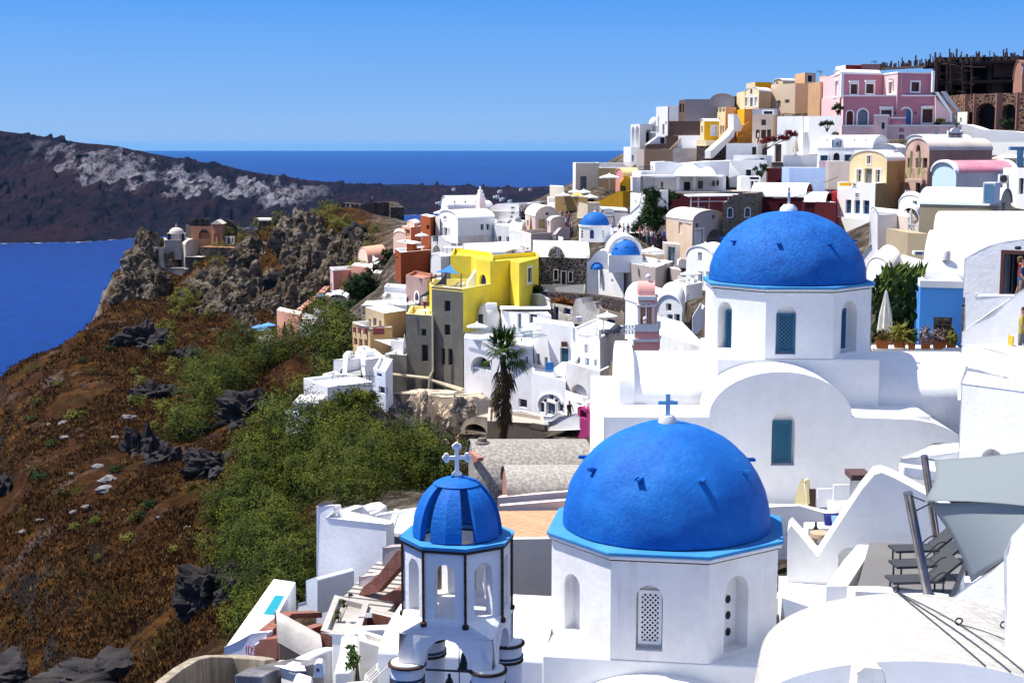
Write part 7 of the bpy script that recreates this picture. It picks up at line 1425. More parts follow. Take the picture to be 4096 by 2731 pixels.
strip_wall('stone_wall','low dark stone wall with white top bottom left of the white dome roof',[(820,1450,1640,38),(900,1410,1640,39),(1000,1390,1640,39.5),(1080,1388,1640,39)],.8,pl((.10,.095,.10),.7,dirt=(.4,.4,.42)),bevel=.06)
strip_wall('white_wall','winding white wall sweeping up past the building works',[(1015,1530,1660,36),(1040,1450,1600,37.5),(1080,1380,1500,39),(1180,1310,1450,41),(1290,1262,1420,43),(1365,1245,1400,44)],.5,pl((.72,.72,.74),.5),bevel=.12)
strip_wall('white_wall','white upright sloping chute wall left of the leafy plant',[(1330,1420,1500,38),(1370,1280,1420,39.5),(1385,1160,1380,41),(1425,1150,1380,41.5)],.5,WHITE,bevel=.1)
house('white_house','pale grey plaster terrace with thick rounded parapet left of the bell tower',[(1500,39.5),(1515,38.5),(1820,37.5)],1195,1400,pl((.60,.58,.55),.6,dirt=(.42,.38,.34)),ti=1,roofmat=pl((.70,.68,.64),.5),parapet=.15)
strip_wall('white_wall','upper curved white parapet of the pale grey terrace',[(1470,1150,1300,42.5),(1560,1108,1250,43),(1700,1100,1220,43),(1820,1098,1220,42.5)],.4,WHITE,bevel=.1)
block('sign_board','small white printed notice board by the low brick parapet',[(1557,1030),(1557,998),(1605,994),(1605,1028)],(47,46.8),.04,WTRIM,bevel=0,cat='sign')
mb = MB(); c = at(1450,1530,33); rr = 345*mpp(33); mb.lathe(V((c.x,c.y+1.5,c.z-1.2)),[(rr*math.cos(a*PI/32),(rr*.62)*math.sin(a*PI/32)) for a in range(17)],40); tag(obj('dome_roof',mb,WHITE,smooth=True),'plain white domed roof at the bottom edge left of the bell tower','roof')
r = thing('chimney','tiny white arched chimney on the plain domed roof','chimney',at(1220,1450,33)); block('','',[(1183,1460),(1188,1375),(1205,1360),(1235,1362),(1252,1380),(1256,1460)],(33,33),.35,WHITE,root=r,part='stack',bevel=.05,wins=[('n',1202,1392,1228,1422,dict(arch=True,dp=.3))])
t = thing('folded_lounger','stack of folded white deck chair frames beside the tower foot','deck chair',at(1670,1400,36)); mb = MB(); c = at(1665,1365,36)
for k in range(3):
 u = V((.85,.2,.75)).normalized(); o_ = c+V((.05*k,-.12*k,0))
 for s in (-1,1): mb.tube([o_+V((0,.25*s,0))-u*.55,o_+V((0,.25*s,0))+u*.55],.025,5)
 for q in (-.5,-.1,.3): mb.tube([o_+u*q+V((0,-.25,0)),o_+u*q+V((0,.25,0))],.02,5)
obj('frame',mb,paint((.6,.58,.54),.5),t)
# ------------------------------------------------------------------ castle headland
R(8)
CP1 = pl((.50,.45,.38),.9,dirt=(.20,.19,.19)); CP2 = pl((.60,.54,.46),.4); RST = pl((.42,.20,.11),.7,dirt=(.2,.12,.09)); DST = stone((.07,.055,.045),(.13,.11,.095),.9,w=.05)
t = thing('chapel','old stone-coloured domed chapel on the tip of the headland','chapel',at(800,1030,335))
house('','',[(650,336),(718,331),(935,334)],780,1040,pl((.30,.27,.26),.95,dirt=(.10,.10,.12)),[(1,'n',780,850,806,895)],root=t,ti=1,mats=[pl((.62,.56,.48),.5),pl((.26,.24,.24),.95,dirt=(.10,.10,.12))],roofmat=CP2,parapet=.1,back=None)
house('','',[(715,331),(718,330.5),(900,331)],722,790,pl((.34,.31,.29),.9,dirt=(.12,.12,.13)),root=t,ti=1,**NS,roofmat=CP2)
C = at(848,650,334); rr = 84*mpp(334); mb = MB(); mb.prism([(p.x,p.y) for p in octo(C,rr*1.16,-22)],C.z-72*mpp(334),C.z); obj('drum',mb,CP2,t); mb = MB(); mb.prism([(p.x,p.y) for p in octo(C,rr*1.24,-22)],C.z-.1,C.z+.12); obj('ledge',mb,CP2,t)
mb = MB(); mb.lathe(C,[(rr*math.cos(a*PI/28),rr*.84*math.sin(a*PI/28)) for a in range(15)],32); obj('dome',mb,CP2,t,smooth=True); mb = MB(); mb.lathe(C+V((0,0,rr*.82)),[(.2,0),(.25,.4),(.08,.8),(0,1.2)],8); obj('finial',mb,CP1,t)
for x in (922,765): mb = MB(); mb.box(at(x,695,334-rr*1.0),.5,.5,1.9); obj('window',mb,DARK,t)
vault('','',[(882,334),(945,329),(1092,334)],782,722,890,CP2,root=t,gable=1,gmat=pl((.5,.43,.36),.6),roofmat=CP2,seat=False)
vault('','',[(655,337),(735,334),(760,338)],770,715,800,CP2,root=t,ti=1,roofmat=CP2,**NS)
block('bastion','curved pale bastion wall below the headland chapel',[(525,1250),(545,1000),(585,905),(650,800),(660,920),(690,1030),(930,1040),(930,1150),(690,1150),(680,1250),(600,1290)],(330,326),4,pl((.42,.38,.34),.9,dirt=(.2,.19,.18)),bevel=.2,cat='wall')
house('stone_wall','dark stone retaining walls stepping down right of the headland chapel',[(940,328),(1125,327)],905,1060,DST,back=5,cat='wall',roofmat=CP2,parapet=.02)
house('stone_wall','dark stone terrace wall below the reddish ruin',[(1105,330),(1570,326)],795,880,DST,back=5,cat='wall',roofmat=RST,parapet=.02)
r,W = house('ruin','reddish roofless ruin with a blind arch and three stub chimneys on the headland',[(948,344),(1005,337),(1235,335)],565,800,RST,[(1,'o',1092,600,1218,710,dict(arch=True,dp=.8))],ti=1,mats=[DST,RST],roofmat=DST,back=None,parapet=1.5)
for x in (1038,1110,1180): mb = MB(); mb.box(at(x,540,339),1.7,1.2,2.4); obj('chimney_stub',mb,DST,r)
house('','',[(1230,334),(1352,332)],545,790,RST,[(0,'o',1260,650,1330,785,dict(dp=.3)),(0,'n',1284,678,1308,778)],root=r,back=4,seat=False,roofmat=CP2,parapet=.05)
mb = MB(); A,B = at(1222,545,333),at(1358,545,331.5); ap = at(1290,500,332.3); mb.extrude([A,B,ap],(0,5,0)); obj('pediment',mb,CP2,r)
strip_wall('ruin_wall','jagged dark stone ruin wall with a rounded gable right of the reddish ruin',[(1355,560,800,338),(1370,515,800,338),(1420,497,800,338),(1470,520,800,338),(1495,580,790,338),(1560,590,780,337),(1600,605,780,336),(1640,595,760,335),(1700,590,760,334),(1760,630,760,332)],1.0,DST,bevel=0,low=2)
house('ruin','small whitewashed ruin front with three openings in the headland ruins',[(1365,333),(1485,331)],675,775,CP2,[(0,'n',1370,690,1390,745),(0,'n',1408,690,1440,770,AR),(0,'n',1458,690,1478,750)],back=2,roofmat=DST,parapet=.02)
strip_wall('stone_wall','long dark stone stair wall climbing along the cliff to the viewpoint',[(1450,790,830,331),(1600,700,760,330),(1760,590,660,328),(1940,520,580,326),(2080,460,520,325),(2349,385,470,322)],1.0,DST,bevel=0,low=2)
vault('hut','small pale vaulted hut above the cliff at the headland path',[(1735,338),(1760,336),(1900,336)],510,478,540,DST,roofmat=CP2,ti=1,cat='hut')
R(0)
strip_wall('castle_wall','ruined castle wall with visitors on the headland viewpoint',[(1225,855,905,332),(1300,825,890,330),(1370,812,870,330),(1440,818,880,329),(1500,810,880,328),(1555,808,890,328),(1562,830,900,326)],3.0,DST,bevel=0,low=3,ctrl=True)
strip_wall('stone_wall','tapering stone buttress strip standing against the dark cliff',[(1415,1030,1090,300),(1435,930,1030,308),(1460,860,930,318)],1.6,pl((.34,.31,.27),.7),bevel=0,low=4)
for i,(x,y,w_,c_) in enumerate(((1815,757,18,0),(2000,765,26,0),(2085,757,20,0),(2120,758,20,1),(1985,788,34,0),(2010,797,30,0),(2040,806,22,0),(1755,814,34,0))):
 isl = bpy.data.objects['island']; ok,p,nn,fi = isl.ray_cast(CAM-isl.location,ray(x,y+6)); p = p+isl.location
 if not ok: continue
 mb = MB(); s = w_*.7*p.y/F; mb.box(p+V((0,0,2)),s,s*.6,7,(1,.3,0)); mb.box(p+V((s*.2,-2,3)),s*.5,s*.5,8,(1,.3,0)); tag(obj('white_house',mb,WTRIM if not c_ else PPINK),'tiny pink house on the far island skyline' if c_ else 'tiny white house on the far low island','house',None if c_ else 'white houses on the far island')
# ------------------------------------------------------------------ the hillside: thin-plate surface through surveyed points and house feet
R(0)
def cp(*pts):
 for x,y,Y in pts: p = at(x,y,Y); CTRL.append((p.x,p.y,p.z))
cp((0,2731,105),(0,2300,126),(0,1900,160),(0,1600,205),(0,1500,228),(100,1462,240),(200,1392,255),(330,1302,285),(430,1232,305),(455,1195,318),
 (400,2731,88),(400,2300,110),(400,1900,142),(400,1600,185),(400,1400,232),(620,1290,285),(800,2731,70),(800,2400,88),(800,2000,122),(800,1700,158),(800,1450,205),(800,1330,240),
 (1100,2731,60),(1100,2400,80),(1100,2050,108),(1100,1750,142),(1100,1500,182),(1060,1330,222),(1230,2300,82),(1250,2000,100),(1250,1800,122),(1300,1560,152),
 (1500,1850,112),(1650,1800,108),(1800,1800,105),(1500,1960,96),(1700,1960,92))
cp((470,1120,322),(500,1040,326),(600,985,332),(700,960,338),(640,1180,318),(800,1130,312),(800,1010,322),(900,960,330),(900,1180,290),(900,1290,262),
 (1000,940,335),(1000,1100,300),(1000,1290,258),(1100,880,325),(1100,1000,305),(1100,1200,272),(1250,850,322),(1250,1000,296),(1250,1180,262),(1350,830,325),(1400,1000,285),(1450,900,300),(1500,850,318),(1380,1120,258))
cp((2200,830,285),(2450,760,285),(2600,640,275),(2800,500,270),(3100,420,262),(3500,380,255),(3800,400,245),(4090,420,240),(1800,880,290),(1650,900,300))
for x,y,z in ((-90,100,2),(-115,200,-3),(-150,320,-5),(-200,60,-20),(-260,250,-20),(-120,390,-6),(-60,470,-10),(20,470,-10),(120,460,-6),(240,440,0),(330,330,60),(330,200,100),(200,60,112),(-70,40,30),(-45,60,66),(0,20,105),(40,12,112),
    (-40,410,30),(-90,365,45),(40,400,45),(100,370,70),(160,330,110),(-112,322,40),(-100,280,50),(30,335,95),(-20,360,90)):
 CTRL.append((x,y,z))
for x,y,Y,dz in ((900,2600,54,-3),(1100,2500,60,-2.5),(700,2720,52,-6),(400,2731,48,-9),(1300,2600,47,-2),(1600,2650,42,-2),(3062,2030,51,-.8),(3800,2080,50,-.8),(2500,2030,51,-2),(3300,2090,46,-.6),(3600,2200,42,-.8),(3250,2250,40,-1),(4000,2100,42,-1),(2100,2300,50,-7),(2000,2300,60,-5),(2700,1750,70,-3),(3900,1650,47,-1),(3600,1430,64,-1),(3900,1430,61,-.8),(3640,1400,64,-.3),(3700,1700,57,-.5),(3850,1800,53,-.5),(3650,1600,60,-1),(1600,1800,125,-.8),(1750,1810,125,-.8),(1450,1800,118,-.5),(1850,1790,118,-1),(2300,1700,90,-3),(1900,1950,92,-2),(1500,2050,80,-1.5)):
 p = at(x,y,Y); CTRL.append((p.x,p.y,p.z+dz))
CT = {}
for x,y,z in CTRL:                       # thin out near-duplicates, keep the lowest
 k = (round(x/3),round(y/3)); CT[k] = min(CT.get(k,(0,0,1e9)),(x,y,z),key=lambda q: q[2])
P_ = np.array(list(CT.values())); SC = 60.0
def tps_fit(P,lam):
 X = P[:,:2]/SC; d2 = ((X[:,None]-X[None])**2).sum(-1); K = .5*d2*np.log(d2+1e-12)+lam*np.eye(len(X))
 Q = np.c_[np.ones(len(X)),X]; A = np.block([[K,Q],[Q.T,np.zeros((3,3))]])
 return X,np.linalg.solve(A,np.r_[P[:,2],np.zeros(3)])
TX,TW = tps_fit(P_,.002)
def base_z(x,y):
 q = np.stack([np.ravel(x),np.ravel(y)],-1)/SC; o = np.empty(len(q))
 for i in range(0,len(q),20000):
  c = q[i:i+20000]; d2 = ((c[:,None]-TX[None])**2).sum(-1); o[i:i+20000] = (.5*d2*np.log(d2+1e-12))@TW[:len(TX)]+TW[len(TX)]+c@TW[len(TX)+1:]
 return o.reshape(np.shape(x))
NA,ND = 620,540
ang = np.linspace(math.radians(-27),math.radians(27),NA); dist = 14*np.exp(np.linspace(0,math.log(470/14),ND))
GX = np.sin(ang)[:,None]*dist[None]/np.cos(ang)[:,None]; GY = np.broadcast_to(dist[None],GX.shape).copy()
GZ = base_z(GX,GY)
gy,gx = np.gradient(GZ); dxa = np.gradient(GX,axis=0); dyd = np.gradient(GY,axis=1)
slope = np.sqrt((gy/np.maximum(dxa,1e-3))**2+(gx/np.maximum(dyd,1e-3))**2)
wild = np.zeros_like(GZ)
natural = lambda px,py: px < 1330 and py > 800
for i in range(NA):
 for j in range(ND):
  x,y,z = GX[i,j],GY[i,j],GZ[i,j]
  d = y*CP-(z-CAMZ)*SP; u = CX+F*x/d; v = CY-F*((z-CAMZ)*CP+y*SP)/d
  ue = 1230+220*min(1,max(0,(y-185)/40)); k = 1.0 if u < ue else max(0,1-(u-ue)/160)
  if u > 700: k *= min(1,max(.12,(y-52)/30))
  if k <= 0: continue
  wild[i,j] = k; s = min(1,max(0,slope[i,j]-.55)/.8); p = V((x,y,z))
  a = noise.fractal(p*.055,.9,2.1,6)*(1.1+2.0*s)+noise.fractal(p*.33,.8,2.1,5)*(.30+.9*s)+noise.fractal(p*1.1,.8,2,3)*.10
  rg = noise.ridged_multi_fractal(p*.10+V((9,3,1)),1.0,2.1,5,1,2)
  out = max(0,noise.fractal(p*.03+V((4,8,2)),.9,2,4)-.12)*5*max(0,rg-.6)
  GZ[i,j] = z+k*(a+min(3.2,out)*(1 if y < 270 else .5)-.3)
GZ -= .25
for poly,zt in FRONT+FOOT:                      # never above the roof of a house that stands in it
 c = sum(poly,V((0,0)))/len(poly); xs = [p.x for p in poly]; ys = [p.y for p in poly]
 m = (GX > min(xs)-1) & (GX < max(xs)+1) & (GY > min(ys)-1) & (GY < max(ys)+1)
 if not m.any(): continue
 ins = np.ones(m.sum(),bool); n = len(poly); X = GX[m]; Y = GY[m]; sg = 0
 for i in range(n):
  a,b = poly[i],poly[(i+1) % n]; s0 = (b.x-a.x)*(c.y-a.y)-(b.y-a.y)*(c.x-a.x); L = max(.01,(b-a).length)
  ins &= ((b.x-a.x)*(Y-a.y)-(b.y-a.y)*(X-a.x))*(1 if s0 > 0 else -1)/L > -.5
 Z = GZ[m]; Z[ins] = np.minimum(Z[ins],zt); GZ[m] = Z
def ground(x,y):
 if y < 14.5: return 100.0
 a = (math.atan2(x,y)-ang[0])/(ang[-1]-ang[0])*(NA-1); d = math.log(y/14)/math.log(470/14)*(ND-1)
 i,j = max(0,min(NA-2,int(a))),max(0,min(ND-2,int(d))); s,t = a-i,d-j
 return (GZ[i,j]*(1-s)+GZ[i+1,j]*s)*(1-t)+(GZ[i,j+1]*(1-s)+GZ[i+1,j+1]*s)*t
def hit(px,py,y0=30,y1=420):
 """where the sight line through a photo point meets the hillside"""
 d = ray(px,py); Y = y0
 while Y < y1:
  p = CAM+d*(Y/d.y)
  if p.z < ground(p.x,p.y): return V((p.x,p.y,ground(p.x,p.y)))
  Y *= 1.004
 return None
def make_terrain():
 idx = lambda i,j: i*ND+j
 V = np.stack([GX,GY,GZ],-1).reshape(-1,3)
 me = bpy.data.meshes.new('hillside'); i,j = np.meshgrid(np.arange(NA-1),np.arange(ND-1),indexing='ij'); i = i.ravel(); j = j.ravel()
 q = np.stack([i*ND+j,(i+1)*ND+j,(i+1)*ND+j+1,i*ND+j+1],-1)
 keep = V[q].max(1)[:,2] > -3; q = q[keep]
 me.from_pydata(V.tolist(),[],q.tolist()); me.update()
 o = bpy.data.objects.new('hillside',me); col.objects.link(o); o['kind'] = 'structure'
 me.polygons.foreach_set('use_smooth',[True]*len(me.polygons))
 at1 = me.attributes.new('wild','FLOAT','POINT'); at1.data.foreach_set('value',wild.ravel().astype(np.float32))
 m,nt,b = nmat('hillside_earth'); b.inputs['Roughness'].default_value = 1; b.inputs['Specular IOR Level'].default_value = .05
 v = pos(nt); n1 = noi(nt,v,.06,6,.65); n2 = noi(nt,v,.5,8,.75); n3 = noi(nt,v,2.6,6,.8); n4 = noi(nt,pos(nt,1,1,.35),.16,6,.7)
 g = N(nt,'ShaderNodeNewGeometry'); s = N(nt,'ShaderNodeSeparateXYZ'); nt.links.new(g.outputs['Normal'],s.inputs[0])
 grass = ramp(nt,n2,[(.30,(.008,.005,.003)),(.47,(.04,.018,.006)),(.6,(.12,.054,.014)),(.78,(.27,.15,.045))])
 grass = mixc(nt,ramp(nt,n1,[(.40,(0,0,0)),(.62,(.8,.8,.8))]),grass,ramp(nt,n3,[(.3,(.012,.006,.004)),(.55,(.05,.019,.008)),(.75,(.10,.042,.014))]))
 grass = mixc(nt,ramp(nt,n4,[(.55,(0,0,0)),(.68,(.65,.65,.65))]),grass,ramp(nt,n3,[(.35,(.012,.02,.004)),(.7,(.07,.085,.014))]))
 grav = ramp(nt,n3,[(.3,(.03,.024,.02)),(.55,(.13,.10,.09)),(.75,(.32,.28,.25))])
 grass = mixc(nt,ramp(nt,n4,[(.31,(1,1,1)),(.42,(0,0,0))]),grass,grav)
 rock = ramp(nt,n2,[(.25,(.006,.006,.007)),(.5,(.03,.026,.024)),(.75,(.09,.08,.07))])
 pale = ramp(nt,n2,[(.28,(.03,.026,.022)),(.45,(.16,.135,.11)),(.7,(.38,.34,.29))])
 sp = N(nt,'ShaderNodeSeparateXYZ'); nt.links.new(g.outputs['Position'],sp.inputs[0])
 far = N(nt,'ShaderNodeMapRange'); far.inputs[1].default_value = 225; far.inputs[2].default_value = 262; nt.links.new(sp.outputs[1],far.inputs[0])
 rock = mixc(nt,far.outputs[0],rock,pale)
 ad = N(nt,'ShaderNodeMath',operation='ADD'); nt.links.new(s.outputs[2],ad.inputs[0]); mu = N(nt,'ShaderNodeMath',operation='MULTIPLY_ADD'); nt.links.new(n2,mu.inputs[0]); mu.inputs[1].default_value = .45; mu.inputs[2].default_value = -.225
 nt.links.new(mu.outputs[0],ad.inputs[1])
 c = mixc(nt,ramp(nt,ad.outputs[0],[(.56,(0,0,0)),(.70,(1,1,1))]),rock,grass)
 aw = N(nt,'ShaderNodeAttribute'); aw.attribute_name = 'wild'
 town = ramp(nt,n2,[(.36,(.02,.016,.012)),(.5,(.10,.08,.06)),(.68,(.34,.30,.25))])
 c = mixc(nt,aw.outputs['Fac'],town,c); nt.links.new(c,b.inputs['Base Color'])
 a2 = N(nt,'ShaderNodeMath',operation='ADD'); nt.links.new(n2,a2.inputs[0]); nt.links.new(n3,a2.inputs[1]); bump(nt,b,a2.outputs[0],1.0,.5)
 me.materials.append(m)
make_terrain()
# ------------------------------------------------------------------ plants
R(0)
def leafmat(c1,c2,c3):
 m,nt,b = nmat('leaves'); b.inputs['Roughness'].default_value = .8; b.inputs['Specular IOR Level'].default_value = .15
 n1 = noi(nt,pos(nt),.38,5,.7); n2 = noi(nt,pos(nt),7,3,.7); c = ramp(nt,n1,[(.3,c1),(.52,c2),(.75,c3)]); nt.links.new(mixc(nt,1,c,ramp(nt,n2,[(.3,(.55,.55,.55)),(.7,(1.3,1.3,1.2))]),'MULTIPLY'),b.inputs['Base Color']); return m
SCR = leafmat((.005,.012,.001),(.055,.074,.005),(.19,.19,.014)); DRK = leafmat((.006,.016,.004),(.016,.036,.008),(.04,.075,.014)); IVY = leafmat((.004,.014,.003),(.012,.034,.005),(.035,.085,.01)); DRY = leafmat((.04,.028,.01),(.10,.065,.02),(.17,.12,.035)); BARK = pl((.07,.05,.035),.6)
GRASS = leafmat((.025,.012,.004),(.092,.040,.010),(.30,.165,.045)); YGR = leafmat((.06,.07,.01),(.13,.13,.02),(.2,.17,.03))
class Leaves:
 def __init__(s): s.v = []; s.n = 0
 def clump(s,c,rx,ry,rz,n,size,up=.5,seed=0,hollow=.55,elong=1.6):
  g = np.random.default_rng(seed); d = g.normal(size=(n,3)); d /= np.linalg.norm(d,axis=1)[:,None]; d[:,2] = np.where(d[:,2] < -.25,-d[:,2],d[:,2])
  ph = g.uniform(0,9,3); lump = 1+.22*np.sin(d@np.array([5.1,2.3,3.7])+ph[0])+.16*np.sin(d@np.array([-3.3,7.9,5.2])+ph[1])+.1*np.sin(d@np.array([11.,-9.,8.])+ph[2])
  p = np.array(c)+d*np.array([rx,ry,rz])*(lump*(hollow+(1-hollow)*g.uniform(0,1,n)**.5))[:,None]
  nn = d+g.normal(size=(n,3))*.33+np.array([0,0,.25]); b = np.cross(nn,g.normal(size=(n,3))); b /= np.linalg.norm(b,axis=1)[:,None]; a = np.cross(b,nn); a /= np.linalg.norm(a,axis=1)[:,None]; a = a+nn/np.linalg.norm(nn,axis=1)[:,None]*.35; z = size*g.uniform(.6,1.4,n)[:,None]
  s.v.append(np.stack([p-b*z*.5,p+b*z*.5,p+a*z*elong],1).reshape(-1,3)); s.n += n
 def build(s,name,mat,parent=None):
  V = np.concatenate(s.v); off = np.zeros(3)
  if parent: off = np.array(parent.location)
  me = bpy.data.meshes.new(name); o = bpy.data.objects.new(name,me); col.objects.link(o); o.parent = parent; k = len(V)
  me.vertices.add(k); me.vertices.foreach_set('co',(V-off).astype(np.float32).ravel()); me.loops.add(k); me.loops.foreach_set('vertex_index',np.arange(k,dtype=np.int32))
  me.polygons.add(k//3); me.polygons.foreach_set('loop_start',np.arange(0,k,3,dtype=np.int32)); me.update(); me.validate(); me.materials.append(mat); return o
def on(px,py,y0=30): return hit(px,py,y0)
rr = random.Random(11); L = Leaves(); k = 0
def band_(pts,n,r0,r1,leaf=.16,y0=60,L_=None,dens=520):
 global k
 for i in range(n):
  a,b = pts[rr.randrange(len(pts)-1)],None; j = rr.randrange(len(pts)-1); t = rr.random(); a,b = pts[j],pts[j+1]; w_ = a[2]+(b[2]-a[2])*t; p = on(a[0]+(b[0]-a[0])*t+rr.uniform(-w_,w_),a[1]+(b[1]-a[1])*t+rr.uniform(-w_,w_)*.8,y0)
  if p is None: continue
  r_ = rr.uniform(r0,r1); k += 1; (L_ or L).clump((p.x,p.y,p.z+r_*.2),r_*1.1,r_*1.1,r_*1.15,int(dens*r_*r_*(.16/leaf)**2*.8),leaf*.72,.6,k,.74)
band_([(760,1760,40),(860,1580,80),(960,1450,90),(1120,1420,60),(1270,1370,40)],20,1.8,3.4,.15)
band_([(1290,1250,40),(1380,1330,40),(1340,1440,50),(1200,1600,70),(1100,1740,50)],34,.9,2.2,.20)
band_([(1050,1880,60),(1180,1800,90),(1330,1860,110),(1500,1900,90),(1700,1900,90),(1830,1900,60)],30,1.4,2.8,.12)
band_([(930,2130,50),(1040,2030,90),(1150,1950,110),(1300,1960,90),(1450,1980,60)],24,1.3,2.6,.11)
band_([(960,2250,50),(1060,2200,90),(1160,2300,90),(1090,2450,60),(960,2590,45)],24,1.2,2.4,.10,55)
band_([(1300,1680,40),(1400,1620,60),(1480,1650,30)],14,.6,1.2,.13); band_([(1290,1740,40),(1400,1790,50),(1540,1800,40)],16,.7,1.4,.13)
o = L.build('scrub',SCR); o['kind'] = 'stuff'
L = Leaves(); band_([(700,1150,40),(780,1250,70),(830,1050,60),(960,900,60),(1250,850,50),(1380,930,60)],60,.7,1.9,.2,200); band_([(1470,920,40),(1440,1050,40),(1400,1160,40)],30,.5,1.3,.18,180); band_([(640,1700,60),(560,1500,90),(760,1300,80)],26,.5,1.1,.18,100); o = L.build('rock_scrub',YGR); o['kind'] = 'stuff'
G = []; g = np.random.default_rng(5); n = 0
for i in range(95000):
 x = rr.uniform(-60,1130); y = rr.uniform(1180,2731); Yd = None
 if y < interp(x,[(0,1500),(460,1190),(700,1170),(1130,1170)]): continue
 j = rr.random(); a_ = (math.atan2((x-CX)/F,1)-ang[0])/(ang[-1]-ang[0])*(NA-1); i_ = int(a_); D = math.exp(math.log(62)+j*math.log(330/62)); jj = int(math.log(D/14)/math.log(470/14)*(ND-1))
 if not (0 <= i_ < NA-1): continue
 q = V((GX[i_,jj],GY[i_,jj],GZ[i_,jj])); sl = (GZ[i_+1,jj]-GZ[i_,jj])/max(.01,GX[i_+1,jj]-GX[i_,jj])
 if abs(sl) > 1.5 or wild[i_,jj] < .9: continue
 if noise.fractal(V((q.x*.09,q.y*.05,3)),.8,2,4) < rr.uniform(-.35,.1): continue
 s_ = .10+.0009*D; G.append((q.x+rr.uniform(-.5,.5)*D*.0016,q.y+rr.uniform(-.5,.5)*D*.012,q.z-.05,s_*rr.uniform(.6,1.6)))
A = np.array(G); A[:,2] = np.array([ground(*q[:2]) for q in A])-.04; m_ = len(A); tri = []
for r_ in range(4):
 th = g.uniform(0,2*PI,m_); h = A[:,3]*g.uniform(.6,1.3,m_); o1 = g.normal(size=(m_,2))*A[:,3:4]*.6; B = A[:,:3].copy(); B[:,:2] += o1; d = np.stack([np.cos(th),np.sin(th),0*th],-1)*(A[:,3]*.28)[:,None]; T = B+np.stack([g.normal(size=m_)*.35*h,g.normal(size=m_)*.35*h,h],-1); tri.append(np.stack([B-d,B+d,T],1).reshape(-1,3))
L = Leaves(); L.v = tri; o = L.build('dry_grass',GRASS); o['kind'] = 'stuff'
for i,(x,y,r_) in enumerate(((120,1690,22),(230,1545,18),(370,1500,20),(440,1400,16),(545,1612,24),(520,2170,30),(130,1900,32),(160,1925,30),(205,1790,22),(300,1680,34),(760,1960,26),(600,2030,30),(560,2080,34),(300,2120,22),(250,1980,26),(460,1890,26),(385,2100,24),(400,2240,20),(650,1420,18),(330,1460,14),(150,1620,18),(700,2210,24))):
 p = on(x,y,60)
 if p is None: continue
 t = thing('shrub','low green shrub growing alone on the dry brown slope','shrub',p,'lone shrubs on the brown slope'); L = Leaves(); s_ = r_*p.y/F; L.clump(tuple(p+V((0,0,s_*.3))),s_*1.2,s_*1.2,s_*.8,420,s_*.16,.5,i+700); L.build('foliage',[SCR,DRK,DRY,YGR][(i*7) % 4],t)
def rock(name,label,c,sx,sy,sz,mat,seed,grp=None,cat='rock',det=3,amp=.35,fr=1.3,zs=1):
 bm = bmesh.new(); bmesh.ops.create_icosphere(bm,subdivisions=det,radius=1)
 for v in bm.verts:
  q = V((v.co.x*fr+seed*3.1,v.co.y*fr+seed,v.co.z*fr*zs)); f = 1+amp*noise.fractal(q,.9,2.1,5)+amp*.5*noise.ridged_multi_fractal(q*1.7,1,2,4,1,2)-amp*.5; v.co = V((v.co.x*sx,v.co.y*sy,v.co.z*sz))*f
 me = bpy.data.meshes.new(name); bm.to_mesh(me); bm.free(); o = bpy.data.objects.new(name,me); col.objects.link(o); o.location = c; me.materials.append(mat); return tag(o,label,cat,grp)
LAVR = pl((.022,.02,.022),.6,dirt=(.07,.06,.055),bmp=1.0); GRK = pl((.20,.19,.19),.6,dirt=(.08,.07,.07),bmp=.9)
for i,(x,y,w_,h_) in enumerate(((630,1575,85,55),(560,1800,90,120),(680,1850,110,80),(880,1850,110,70),(800,1740,60,60),(1030,1640,120,80),(880,2350,150,130),(1020,2330,110,90),(20,1960,70,60),(570,1360,90,60),(760,1420,60,40),(60,2690,200,60),(480,2690,220,60),(1230,2280,60,90),(1480,1800,60,60))):
 p = on(x,y,50)
 if p: s_ = p.y/F; rock('lava_outcrop','black jagged lava outcrop breaking through the brown slope',p-V((0,0,h_*s_*.5)),w_*s_*1.15,w_*s_,h_*s_*1.15,LAVR,i+3,'black lava outcrops on the slope','outcrop',5,.55,1.6,.6)
for i,(x,y,w_) in enumerate(((515,1675,32),(258,1692,24),(262,1758,22),(460,1755,24),(435,1920,36),(420,1965,38),(348,2030,26),(390,1870,26),(750,2110,16),(290,1900,18),(160,2088,30),(300,2050,20),(640,2070,14),(90,2130,20),(200,1700,14),(700,1650,14))):
 p = on(x,y,60)
 if p: s_ = p.y/F; rock('boulder','grey boulder lying loose on the brown slope',p,w_*s_,w_*s_*.7,w_*s_*.45,GRK,i+40,'loose boulders on the brown slope','boulder',3)
def cragmat():
 m,nt,b = nmat('pale_cliff_rock'); b.inputs['Roughness'].default_value = 1; b.inputs['Specular IOR Level'].default_value = .05
 v = pos(nt); n1 = noi(nt,v,.35,8,.75); n2 = noi(nt,v,1.7,6,.75); n3 = noi(nt,pos(nt,.3,.3,2.2),.5,5,.7); c = ramp(nt,n1,[(.3,(.035,.028,.02)),(.46,(.14,.112,.08)),(.66,(.42,.36,.28))]); c = mixc(nt,1,c,ramp(nt,n3,[(.35,(.5,.42,.34)),(.6,(1,1,1))]),'MULTIPLY'); nt.links.new(mixc(nt,1,c,ramp(nt,n2,[(.3,(.35,.33,.3)),(.6,(1.1,1.1,1.1))]),'MULTIPLY'),b.inputs['Base Color']); bump(nt,b,n2,1.0,.6); return m
